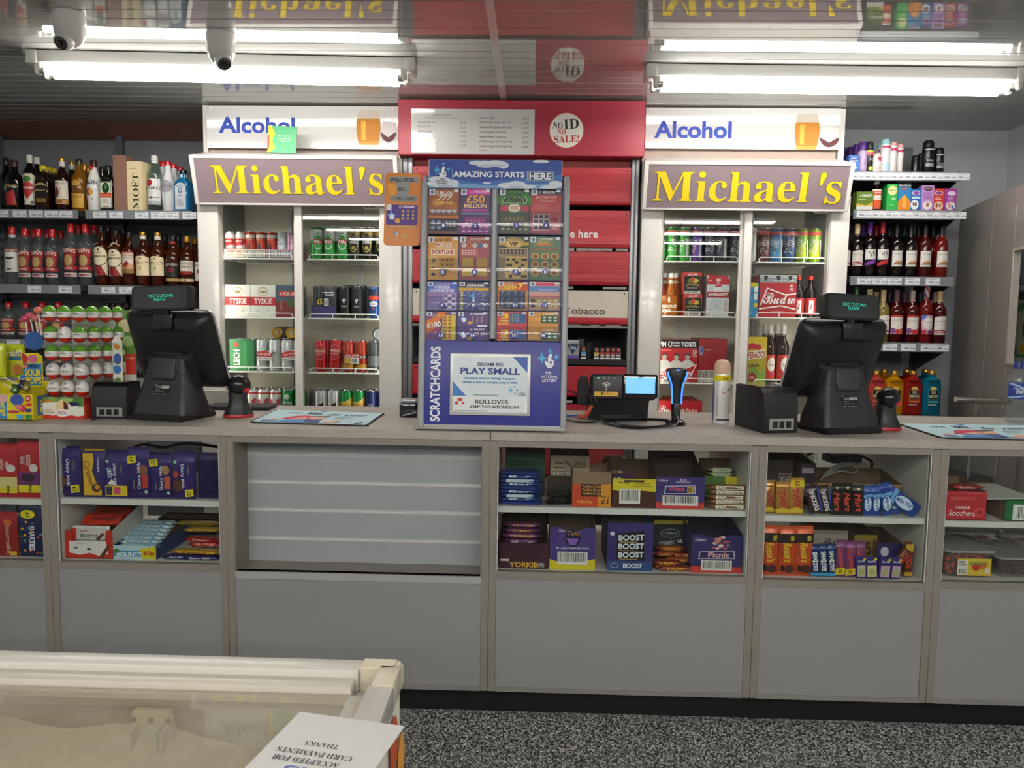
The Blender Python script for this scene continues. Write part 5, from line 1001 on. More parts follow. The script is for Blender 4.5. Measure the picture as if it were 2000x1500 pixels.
# third shelf
pack(472, zC, '#2c6a3c', 'green four pack of cans with vertical white name', lambda f: f.r(0, 0, 1, 1, '#2f7a44').r(.55, .1, .7, .98, '#3f8f54').t('LECH', .28, .58, .62, .2, '#e2ece2', 'k', rot=-90).e(.28, .18, .1, .07, '#c0382c'), pitch=.066)
def d_stella(f): f.p([(.3, .4), (.5, .36), (.7, .4), (.5, .46)], '#8a8478'); f.t('STELLA ARTOIS', .5, .55, .7, .07, '#6a6c70', 'n', rot=-90)
for i, (px, tn) in enumerate(((507, 1.1), (533, .1), (558, 1.0), (581, 1.2))): can(px, zC, YCAN, '#c3c5c6', '%s of four silver lager cans on the third shelf' % nth(i, 4), d_stella, 'd_stella', group=GL, turn=tn)
for i, px in enumerate((520, 546, 570)): can(px, zC, YCAN + .07, '#b9bbbc', '%s of three silver cans behind the silver lager' % ('leftmost', 'middle', 'rightmost')[i], group=GL)
for i, (a, b) in enumerate(((501, 530), (552, 580))):
    x_, z_, w_, h_ = bb(a, 685, b, 704, YCAN - .006)
    o = thing('price_flash', ('left', 'right')[i] + ' red and white price flash on the silver lager cans', 'price card', Mbox(w_, .001, h_, mat('#e0deda', .4)), (x_, YCAN - .006, z_), (0, .1 * (1 - 2 * i) - .05, 0), 'price flashes on the cans')
    pr(Face(w_, h_).p([(0, .15), (.3, .05), (.6, 0), (1, .2), (1, .62), (0, .62)], '#c22a2c').t('4 for £5.99', .5, .36, .86, .26, '#f2ece8', 'o').t('STELLA ARTOIS', .5, .8, .8, .14, '#3a3a3a'), o)
for i, (px, py, tl) in enumerate(((539, 641, -.06), (567, 652, .05))):
    p = U(px, py, YCAN + .002); 
    c = can(px, zC, YCAN, ('#8a6a54', '#9a5a3a')[i], ('left', 'right')[i] + ' brown can lying on the silver cans, gold end outward', None, group=GL, rot=(math.pi / 2 + .03, 0, tl), loc=(p.x, YCAN + .004 - .0, p.z))
    c.location = (p.x - math.sin(tl) * .17, YCAN + .18, zC + .168 + .036); obj('gold_end', Mlathe([(0, .169), (.027, .169), (.028, .1705), (0, .1695)], mat('#c9982e', .25, .8), 18), c)
    pull_tab(c, .033, .173); c.rotation_euler = (math.pi / 2, 0, tl)
def d_stew(f): f.e(.5, .36, .34, .3, '#c88a84'); f.e(.5, .36, .32, .28, '#b01f24'); f.t("M'EWAN'S", .5, .3, .56, .1, '#e8d6d0'); f.t('EXPORT', .5, .42, .4, .07, '#d8b8b0', 'i')
can(624, zC, YCAN, '#b3161d', 'bright red ale can standing upright on the third shelf', d_stew, 'd_stew', group=GL, turn=.05)
can(650, zC + .004, YCAN, '#b3161d', 'bright red ale can leaning against its neighbour', d_stew, 'd_stew', group=GL, turn=.0, lean=.09)
can(637, zC, YCAN + .075, '#a3161d', 'red ale can in the row behind the leaning one', None, group=GL)
def d_ten(f): f.r(0, .45, 1, .58, '#241a18'); f.t('TENNENTS', .5, .51, .6, .08, '#d8c8b8'); f.r(0, .8, 1, .96, '#b8862c'); f.lines(.2, .1, .8, .3, 3, '#d87a5a')
for i, px in enumerate((678, 703)): can(px, zC, YCAN, '#a8301c', ('left', 'right')[i] + ' of two copper red cans sharing a price card', d_ten, 'd_ten', group=GL, turn=0)
can(728, zC, YCAN, '#4a5054', 'dark grey can beside the right door edge, third shelf', lambda f: f.r(0, .46, 1, .86, '#6a6e72').r(0, .4, 1, .46, '#2c2e30'), group=GL, turn=0)
x_, z_, w_, h_ = bb(673, 690, 701, 710, YCAN - .006)
o = thing('price_flash', 'red and yellow price card with barcode on the copper cans', 'price card', Mbox(w_, .001, h_, mat('#e4e2de', .4)), (x_, YCAN - .006, z_), (0, .03, 0), 'price flashes on the cans')
pr(Face(w_, h_).r(0, 0, 1, .42, '#c42c24').t('4 for £4.99', .52, .22, .9, .26, '#f2ece8', 'o').r(0, .46, .4, 1, '#c9a83a').bars(.48, .52, .92, .92, n=12), o)
c = can(737, zC, YCAN, '#8a9098', 'silver can lying on its side at the top of the third shelf', None, group=GL); c.rotation_euler = (math.pi / 2, 0, .25); c.location = (U(732, 653, YCAN).x - .02, YCAN + .18, zC + .168 + .036)
# bottom deck, only the tops show
def d_carl(f): f.t('Carlsberg', .5, .4, .6, .2, '#e0ece0', 'i'); f.e(.5, .16, .14, .1, '#d8e0d8')
def d_wr(f): f.r(0, .0, 1, .06, '#b8262a'); f.e(.3, .4, .12, .14, '#b8262a'); f.p([(.6, .3), (.85, .2), (.8, .6), (.65, .66)], '#b8404a'); f.r(.3, .66, .9, .9, '#d0ccc8')
def d_gold(f): f.r(0, .34, 1, 1, '#b8933a'); f.p([(0, .34), (.5, .3), (1, .1), (1, .36), (0, .4)], '#d0b050'); f.t('HOLSTEN', .5, .58, .6, .14, '#2c2410', 'k')
def d_slash(f): f.p([(.3, .5), (.7, .34), (.7, .48), (.3, .64)], '#1c1d20'); f.r(.2, .72, .8, .92, '#e6e4e2'); f.p([(.4, .8), (.8, .74), (.8, .92), (.4, .92)], '#c8342c')
def d_sup(f): f.e(.5, .52, .16, .13, '#d8dce4'); f.e(.5, .52, .14, .115, '#1c2450'); f.t('T', .5, .52, .1, .13, '#d8dce4', 'k'); f.t('SUPER', .5, .78, .4, .08, '#c0c8d8', arc=-.4)
zD = ZLF[3] + .001; B4 = [(461, '#c8342c', None), (487, '#d4d2ce', d_wr), (510, '#cfcdca', d_wr), (533, '#cfcdca', d_wr), (557, '#1f7a38', d_carl), (581, '#1f7a38', d_carl), (623, '#c6c9ca', d_slash), (648, '#c6c9ca', d_slash), (674, '#1f8a44', d_gold), (699, '#1f8a44', d_gold), (722, '#232c60', d_sup), (745, '#232c60', d_sup)]
for i, (px, col, d) in enumerate(B4):
    can(px, zD, YCAN, col, '%s of twelve cans in front on the bottom deck' % nth(i, 12), d, d.__name__ if d else None, group=GL, turn=0)
for i, (px, col) in enumerate(((474, '#7c8084'), (498, '#a83038'), (521, '#b02c30'), (540, '#20602c'), (569, '#1f5a34'), (612, '#7a7c7e'), (636, '#55585a'), (661, '#6a6c60'), (687, '#6a6c60'), (711, '#3a3c50'), (733, '#3a3c40'))):
    can(px, zD, YCAN + .07, col, '%s of eleven cans in the second row of the bottom deck' % nth(i, 11), None, group=GL)
# ------------------------------------------------------------------ right fridge
zA, zB, zC, zD = [z + .0055 for z in ZRF]; zD = ZRF[3] + .001
def d_drag(c1, c2):
    def d(f):
        f.r(0, .0, 1, .14, '#b8402c'); f.p([(.2, .7), (.75, .3), (.8, .95), (.25, .98)], c2); f.t('DRAGON', .48, .52, .86, .3, '#ece6e2', 's', rot=-74); f.r(.84, .3, 1, .98, '#d8d8d4')
    d.__name__ = 'd_drag' + c1; return d
DR = [(1297, '#2f8a34', '#48b04c', .3), (1314, '#2f8a34', '#48b04c', .15), (1334, '#38a03e', '#50b854', -1.0), (1356, '#5a3a8c', '#7a4a9c', -.9), (1379, '#3c3444', '#544a5c', .1), (1402, '#3c3444', '#4a4454', -.9), (1424, '#423c54', '#5a5468', .2)]
for i, (px, a, b, tn) in enumerate(DR): can(px, zA, YCAN, a, '%s of seven tall energy cans behind the left sliding door' % nth(i, 7), d_drag(a, b), 'dr' + a, group=GR, turn=tn, h=.172, r=.0318 if i else .03)
DR2 = [(1467, '#cfcdc8', '#b8b4ae', -1.2), (1487, '#5c2430', '#7a3440', .2), (1511, '#2a78b4', '#3f9ad4', -.5), (1535, '#24406a', '#2f5a94', .1), (1560, '#6a9a1c', '#c8d82a', -.4), (1585, '#7aa820', '#c8d82a', -.3)]
for i, (px, a, b, tn) in enumerate(DR2): can(px, zA, YCAN, a, '%s of six tall energy cans behind the right sliding door' % nth(i, 6), d_drag(a, b), 'dr' + a, group=GR, turn=tn, h=.172, r=.0325)
for i, px in enumerate((1305, 1330, 1368, 1413, 1476, 1500, 1524, 1549)): can(px, zA, YCAN + .07, ('#2f8a34', '#2f8a34', '#4a3a6c', '#3c3444', '#4a2030', '#2a60a0', '#24406a', '#6a8a1c')[i], '%s of eight energy cans in the second row' % nth(i, 8), None, group=GR, h=.172)
# bottles of passion fruit drink
PASS = glass('#e08a28', clear=.35, ior=1.45, body='#b8641a'); PASS2 = glass('#e06a48', clear=.3, ior=1.45, body='#b84a2a')
for i, (px, gm, dy) in enumerate(((1293, PASS2, 0), (1311, PASS, 0), (1302, PASS2, .07), (1321, PASS, .07))):
    b_ = bottle(px, 533, zB, YCAN + dy, 22, gm, WHITEC, ('front', 'front', 'back', 'back')[i] + ' %s passion fruit bottle in the right fridge' % ('pink', 'amber', 'pink', 'amber')[i], None, kind='beer', cap=.1, group=GR, name='drink_bottle')
    obj('neck_label', Mlathe([(.0125, .155), (.014, .155), (.013, .185), (.0118, .185)], mat('#cfc8a8', .5), 14), b_)
x_, z_, w_, h_ = bb(1287, 572, 1322, 616, YCAN - .004)
o = thing('bottle_carrier', 'amber card sleeve with white lettering round the passion fruit bottles', 'carton', Mbox(w_, .003, h_ * .9, glass('#e0a040', clear=.3, body='#b86a20'), .001), (x_, YCAN - .004, zB), (0, 0, 0), GR)
pr(Face(w_, h_ * .9).lines(.05, .08, .4, .3, 3, '#d8b098').r(.5, .1, .62, .36, '#e6dcc8').t('PASSIONFRUIT', .5, .55, .98, .16, '#f2ece2', 'k').t('MEME', .36, .76, .6, .16, '#f2ece2', 'k'), o)
def d_kop(f): f.r(0, 0, 1, .16, '#c23a34'); f.t('£5.49', .5, .09, .5, .1, '#f0e0dc', 'b'); f.r(.04, .17, .96, .84, '#171715'); f.e(.38, .38, .16, .1, '#5d7a24'); f.e(.65, .38, .2, .1, '#c0b03a'); f.e(.5, .33, .11, .12, '#c8401c'); f.t('KOPPARBERG', .5, .6, .74, .1, '#b89a54', 'b', arc=.4); f.t('Strawberry', .5, .72, .6, .07, '#d8d4c8', 'i'); f.r(.04, .85, .96, .99, '#c8c4bc'); f.bars(.08, .87, .8, .97, n=22)
for i, (y0_, y1_, lb, dx, dy) in enumerate(((529, 572, 'upper black and red fruit cider box in the stack of two', 0, 0), (573, 616, 'lower black and red fruit cider box in the stack of two', 1, 0))):
    x_, z_, w_, h_ = bb(1335 + dx, y0_, 1370 + dx, y1_, YCAN); hh = .112
    o = thing('cider_box', lb, 'box', Mbox(w_, .18, hh, mat('#b8352f', .45), .001), (x_, YCAN, zB + (1 - i) * (hh + .0005)), (0, 0, 0), GR); pr(lambda: (lambda f: (d_kop(f), f)[1])(Face(w_, hh)), o, key='d_kop')
o = carton(1371, 576, 1378, 612, zB, YCAN + .07, '#22201e', 'dark cider box tucked behind the stack of two', lambda f: f.e(.5, .3, .3, .1, '#b8401c'), .1, 'cider_box', 'box', GR)
o = carton(1380, 538, 1424, 618, zB, YCAN, '#cdd0d0', 'white and red vodka mixer carton with red name band', lambda f: f.p([(.0, .1), (.1, 0), (.9, 0), (1, .1), (1, .22), (0, .22)], '#b8262e').p([(.38, .06), (.64, .06), (.64, .28), (.38, .28)], '#c23038').r(.42, .08, .6, .14, '#e0d4d0').lines(.44, .16, .58, .26, 2, '#e8c8c4').p([(.38, .28), (.64, .28), (.72, .42), (.3, .42)], '#dfe1e0').r(0, .4, 1, .54, '#a8242c').t('SMIRNOFF', .5, .47, .84, .08, '#f0e8e4', 'k').t('ICE', .5, .64, .3, .09, '#b8bcc0', 'b').lines(.36, .72, .64, .84, 3, '#b0b4b6').t('4x\n275ml', .87, .66, .16, .12, '#b8404a', 'b').lines(.8, .74, .94, .9, 3, '#c07a7c').p([(.1, .9), (.3, .6), (.32, .6), (.14, .92)], '#b0b8ba').t('4x70', .14, .13, .18, .05, '#f0e0dc', 'b'), .14, 'drink_carton', 'carton', GR)
# second column, second shelf
o = carton(1455, 552, 1481, 619, zB, YCAN, '#2f86b8', 'blue and yellow drink carton beside the large red beer box', lambda f: f.p([(0, .0), (.85, .0), (1, .12), (0, .12)], '#d8c020').p([(0, .12), (.32, .12), (.36, .5), (.02, .5)], '#dfe8ec').t('WKD', .18, .3, .16, .32, '#2a6a98', 'k', rot=90).p([(.66, .12), (.94, .12), (.9, .5), (.68, .5)], '#dfe8ec').t('WKD', .8, .3, .16, .32, '#2a6a98', 'k', rot=90).e(.18, .66, .16, .07, '#dfe4e6').e(.8, .66, .15, .07, '#d8c020').lines(.1, .84, .7, .92, 2, '#c8d040'), .14, 'drink_carton', 'carton', GR)
def bud(f, tall=True):
    f.r(0, 0, 1, .18, '#8f9498'); f.r(0, .0, 1, .06, '#b8bcc0')
    for u in (.16, .5, .82): f.p([(u - .06, .02), (u + .06, .02), (u + .04, .1), (u, .15), (u - .04, .1)], '#2c2420')
    f.t('TWIST OFF CAP', .53, .14, .36, .035, '#eceae6', 'b'); f.t('£6.49', .86, .13, .14, .04, '#eceae6', 'b')
    f.p([(.02, .72), (.2, .3), (.23, .31), (.06, .72)], '#f0ece8'); f.p([(.2, .3), (.72, .46), (.72, .49), (.21, .33)], '#f0ece8'); f.p([(.72, .46), (1, .42), (1, .45), (.72, .49)], '#f0ece8')
    f.t('Budw', .55, .56, .88, .26, '#f4f0ec', 'c', skew=.0); f.p([(0, .8), (.6, .72), (.6, .75), (0, .83)], '#f0ece8'); f.p([(.6, .72), (1, .8), (1, .83), (.6, .75)], '#f0ece8'); f.t('6', .86, .25, .06, .07, '#f0ece8', 'k'); f.lines(.82, .31, .94, .4, 3, '#f0d8d4'); f.lines(.36, .86, .78, .88, 1, '#e8b8b4')
carton(1483, 537, 1555, 618, zB, YCAN, '#b4232b', 'large red beer box with white script name', bud, .2, 'beer_box', 'box', GR)
COLA = glass('#2a0d0a', clear=.12, ior=1.45, body='#180806')
for i, px in enumerate((1565, 1585)):
    bottle(px, 538, zB, YCAN + .02, 24, COLA, REDC, ('left', 'right')[i] + ' dark cola bottle with red label beside the red beer box', lambda f: f.r(0, 0, 1, 1, '#b4262a').r(.3, .15, .62, .9, '#e2dcd8').t('7', .45, .5, .2, .4, '#8a2a2c', 'k'), (.06, .46), 2.4, 'round', .1, group=GR, name='cola_bottle', dk=None)
for i, (a, b, c_) in enumerate(((1460, 1482, '#b8b0a4'), (1486, 1508, '#4a6a8c'), (1512, 1534, '#2a3040'), (1537, 1558, '#2a3040'))):
    carton(a, 535, b, 570, zB, YCAN + .23, c_, '%s of four small cartons at the back of the second shelf' % nth(i, 4), lambda f: f.t('Chivers', .5, .35, .8, .2, '#c8ccd4', 'i'), .06, 'drink_carton', 'carton', GR)
for i, (a, b, c_) in enumerate(((1348, 1371, '#b89a60'), (1373, 1398, '#c06a3a'), (1400, 1424, '#b8b29a'))):
    carton(a, 534, b, 570, zB, YCAN + .23, c_, '%s of three pale cartons behind the cider boxes' % ('leftmost', 'middle', 'rightmost')[i], lambda f: f.r(.2, .3, .8, .6, '#d8c8a0'), .06, 'drink_carton', 'carton', GR)
# third shelf
def budbig(f):
    f.r(0, 0, 1, .19, '#17171a'); f.t('WIN', .1, .1, .22, .12, '#f0eeec', 'k'); f.e(.31, .1, .05, .07, '#e0e0e0'); f.e(.31, .1, .035, .05, '#2a2a2c'); f.t('Premier\nLeague', .46, .1, .2, .13, '#e8e6e4', 'b'); f.t('TICKETS', .76, .1, .36, .11, '#f0eeec', 'k')
    f.t('12', .92, .26, .09, .06, '#f0e8e4', 'k'); f.lines(.87, .31, .97, .4, 3, '#e8c8c4'); f.lines(.05, .24, .45, .26, 1, '#e0a8a4')
    for u, v in ((.18, .36), (.47, .37), (.74, .36)):
        f.p([(u - .16, .75), (u - .15, .54), (u - .05, .47), (u + .05, .47), (u + .15, .54), (u + .16, .75)], '#c9c6c2'); f.e(u, v + .04, .055, .09, '#a8a29c'); f.p([(u - .055, v + .02), (u - .04, v - .05), (u + .04, v - .05), (u + .055, v + .02), (u, v - .01)], '#3a3632')
    f.p([(0, .84), (.3, .62), (.5, .74), (.98, .56), (.82, .9), (.5, .8), (0, .92)], '#f0ece8'); f.p([(.01, .84), (.3, .645), (.5, .76), (.95, .59), (.8, .875), (.5, .78), (.01, .9)], '#b8242b')
    f.t('Budweiser', .46, .76, .84, .15, '#f4f0ec', 'c', skew=.08); f.p([(.08, .93), (.3, .86), (.42, .94), (.4, 1), (.1, 1)], '#c0bab4')
bx = carton(1283, 664, 1363, 749, zC, YCAN - .004, '#b01f27', 'big red beer box with three footballers and black ticket banner', budbig, .26, 'beer_box', 'box', GR, turn=0)
o = carton(1364, 662, 1419, 748, zC, YCAN + .03, '#a81c24', 'plain dark red beer box with barcode strip on its side', lambda f: f.p([(.02, .18), (.16, .18), (.16, .32), (.09, .4), (.02, .32)], '#c8ccd8').p([(.04, .2), (.14, .2), (.14, .3), (.09, .37), (.04, .3)], '#4a6ab0').lines(.22, .24, .5, .28, 1, '#c89a96').r(0, .72, 1, 1, '#d8d4cc').bars(.03, .74, .9, .93, n=30), .22, 'beer_box', 'box', GR)
carton(1447, 658, 1497, 741, zC, YCAN, '#b8a41c', 'yellow and green beer carton with red name banner', lambda f: f.e(.3, .12, .09, .06, '#2c2a20').e(.78, .12, .09, .06, '#2c2a20').p([(0, 0), (1, 0), (1, .42), (0, .5)], '#d2b62a').e(.22, .22, .16, .07, '#b8242a').e(.44, .2, .16, .07, '#b8242a').e(.64, .22, .14, .06, '#b8242a').p([(0, .34), (.95, .26), (.97, .44), (0, .52)], '#e8e0c8').t('DESPERADOS', .48, .39, .94, .14, '#a8202a', 'k', skew=.3).t('ORIGINAL', .42, .6, .66, .07, '#4a3a18', 'b', arc=-.3).p([(.1, 1), (.4, .66), (.6, .66), (1, 1)], '#7aa03a').p([(.5, 1), (.98, .6), (1, 1)], '#88ac40').e(.46, .87, .16, .1, '#a8242a').t('1.65L', .46, .87, .2, .06, '#e0c8b8', 'b'), .14, 'beer_carton', 'carton', GR)
for i, (px, dy) in enumerate(((1509, .05), (1531, .04), (1498, .16), (1520, .17))):
    bottle(px, 634, zC, YCAN + dy, 26, glass('#5a3a2c', clear=.35, ior=1.45, body='#3a2018'), WHITEC, ('left', 'right', 'rear left', 'rear right')[i] + ' juice bottle with red label behind the yellow beer carton', (lambda f: f.r(0, 0, 1, 1, '#c8382a').e(.6, .4, .3, .3, '#e6ded8').t('Fruit', .6, .4, .4, .12, '#6a3a30', 'i').e(.6, .75, .14, .1, '#b8285a')) if i < 2 else None, (.06, .48), 2.2, 'round', .1, group=GR, name='juice_bottle', neck=('#dcd4d0', .12))
# bottom deck
for i, (a, b, dy, c_) in enumerate(((1276, 1371, 0, '#b8242a'), (1300, 1360, .16, '#a82028'))):
    carton(a, 784 - i * 6, b, 830, zD, YCAN + dy, c_, ('red beer crate on the bottom deck of the right fridge', 'second red beer crate at the back of the bottom deck')[i], lambda f: f.t('Budweiser', .5, .3, .8, .3, '#f0e8e4', 'c'), .15 if i == 0 else .14, 'beer_box', 'box', GR)

# ================================================================== ON THE WORKTOP
ZT = ZW + .0006
BLK = mat('#17181a', .42, var=.05, scale=60); BLK2 = mat('#232528', .45); BLKG = mat('#0e0e10', .12, coat=.6); REDP = mat('#b3161e', .35)
# ------------------------------------------------------------------ scratchcard stand, leaning back a little
LEAN = .088; SY = 2.452
sxc = (U(812, 840, SY).x + U(1103, 842, SY).x) / 2
st = thing('scratchcard_stand', 'tall blue and grey scratchcard display stand at the centre of the counter', 'display stand', None, (sxc, SY, ZT), (-LEAN, 0, 0))
def SL(px, py):
    Y = SY
    for _ in range(4): p = U(px, py, Y); Y = SY + LEAN * (p.z - ZT)
    return p.x - sxc, (p.z - ZT) / math.cos(LEAN)
def sbox(name, px0, py0, px1, py1, y0, d, mt, bev=0, par=None):
    (xa, za), (xb, zb_) = SL(px0, (py0 + py1) / 2), SL(px1, (py0 + py1) / 2); z1 = SL((px0 + px1) / 2, py0)[1]; z0 = SL((px0 + px1) / 2, py1)[1]
    o = obj(name, Mbox(xb - xa, d, z1 - z0, mt, bev, 2), par or st, ((xa + xb) / 2, y0, z0)); o['wh'] = (xb - xa, z1 - z0); return o
GRYP = mat('#9b9fa3', .35); NAVY = mat('#1d2150', .35); PURP = mat('#3a3f90', .4, var=.03, scale=5); CLRP = glass('#eef1f6', ior=1.55, clear=.985)
sbox('base_plate', 812, 834, 1103, 844.5, -.012, .2, mat('#a9aaa6', .4), .003).rotation_euler = (LEAN, 0, 0); st.children[-1].location.z = .002
sbox('back_board', 826, 340, 1104, 834, .02, .012, mat('#2a2d55', .5))
for a, b in ((821, 835), (1098, 1111)):
    h1 = SL(a, 345)[1] - SL(a, 834)[1]; xa, z0 = SL(a, 834); xb = SL(b, 834)[0]; xa2 = SL(a, 500)[0]; xb2 = SL(b, 500)[0]
    w_ = xb2 - xa2
    obj('side_rail', Mprism(rsq(.5, 4), [(w_ / 2, .035, 0), (w_ / 2, .035, h1 * .93), (w_ * .48, .03, h1 * .975), (w_ * .3, .02, h1)], GRYP), st, ((xa2 + xb2) / 2, .015, z0))
h1 = SL(965, 372)[1] - SL(963, 662)[1]
obj('centre_rail', Mprism(rsq(.8, 4), [(.0105, .02, 0), (.0105, .02, h1)], GRYP), st, (SL(964.5, 520)[0], .0, SL(964, 662)[1]))
# header card: sky with clouds
hdr = sbox('header_card', 838, 314, 1098, 370, -.012, .008, mat('#cfd6e2', .4), .0015); w_, h_ = hdr['wh']
f = Face(w_, h_, eps=.0004); f.r(.005, .01, .995, 1, '#2c4a9c'); f.p([(.005, .55), (.35, .8), (.995, .5), (.995, 1), (.005, 1)], '#3d6db4'); f.p([(.005, .78), (.5, .9), (.995, .8), (.995, 1), (.005, 1)], '#6f9ccc')
for u, v, a, b in ((.36, .12, .06, .08), (.42, .16, .07, .12), (.5, .14, .08, .11), (.56, .2, .04, .12), (.84, .06, .06, .06), (.08, .7, .08, .1), (.05, .85, .06, .1), (.16, .82, .07, .12), (.13, .92, .1, .07), (.6, .9, .08, .1), (.66, .86, .07, .12), (.72, .93, .09, .07), (.95, .85, .05, .13), (.9, .95, .07, .06), (.44, .82, .03, .04)): f.e(u, v, a, b, '#d3dbe6')
for u, v, a, b in ((.43, .24, .05, .06), (.52, .22, .06, .05), (.13, .94, .06, .04), (.66, .95, .06, .04)): f.e(u, v, a, b, '#b3bfd4')
f.t('AMAZING STARTS', .452, .52, .535, .2, '#f0f3f6', 'k'); f.r(.735, .4, .935, .74, '#8fa0b8'); f.r(.75, .43, .92, .71, '#3a4a78'); f.t('HERE', .835, .57, .16, .23, '#f2f4f6', 'k'); f.r(.178, .28, .181, .86, '#a8bcd8')
def star(f, u, v, a, b, c): f.p([(u, v - b), (u + a * .3, v - b * .3), (u + a, v), (u + a * .3, v + b * .3), (u, v + b), (u - a * .3, v + b * .3), (u - a, v), (u - a * .3, v - b * .3)], c)
def hand(f, u, v, a, b, c='#eef1f4', k='#2a2f4a', s3=('#45a0d8',) * 3, txt='#eef1f4'):
    """crossed-fingers lottery emblem with three diamonds"""
    star(f, u - a * .75, v - b * .1, a * .55, b * .55, s3[0]); star(f, u + a * .1, v - b * .75, a * .3, b * .28, s3[1]); star(f, u + a * .8, v - b * .2, a * .34, b * .3, s3[2])
    f.p([(u - a * .5, v + b * .25), (u - a * .35, v + b * .15), (u - a * .1, v + b * .35), (u - a * .12, v - b * .1), (u + a * .02, v - b * .48), (u + a * .2, v - b * .45), (u + a * .16, v - b * .05), (u + a * .5, v + b * .1), (u + a * .55, v + b * .45), (u + a * .3, v + b * .78), (u - a * .1, v + b * .8), (u - a * .32, v + b * .55)], c)
    f.p([(u + a * .22, v - b * .5), (u + a * .36, v - b * .44), (u + a * .2, v + b * .02), (u + a * .1, v - b * .02)], c)
    f.e(u + a * .32, v + b * .28, a * .07, b * .13, k); f.e(u + a * .14, v + b * .3, a * .06, b * .12, k); f.p([(u - a * .05, v + b * .52), (u + a * .15, v + b * .62), (u + a * .36, v + b * .5), (u + a * .15, v + b * .68)], k)
hand(f, .105, .42, .055, .33, k='#24305c'); f.t('THE', .105, .7, .035, .055, '#1d2444', 'b'); f.t('NATIONAL', .105, .78, .09, .055, '#1d2444', 'b'); f.t('LOTTERY', .105, .86, .08, .055, '#1d2444', 'b')
pr(f, hdr)
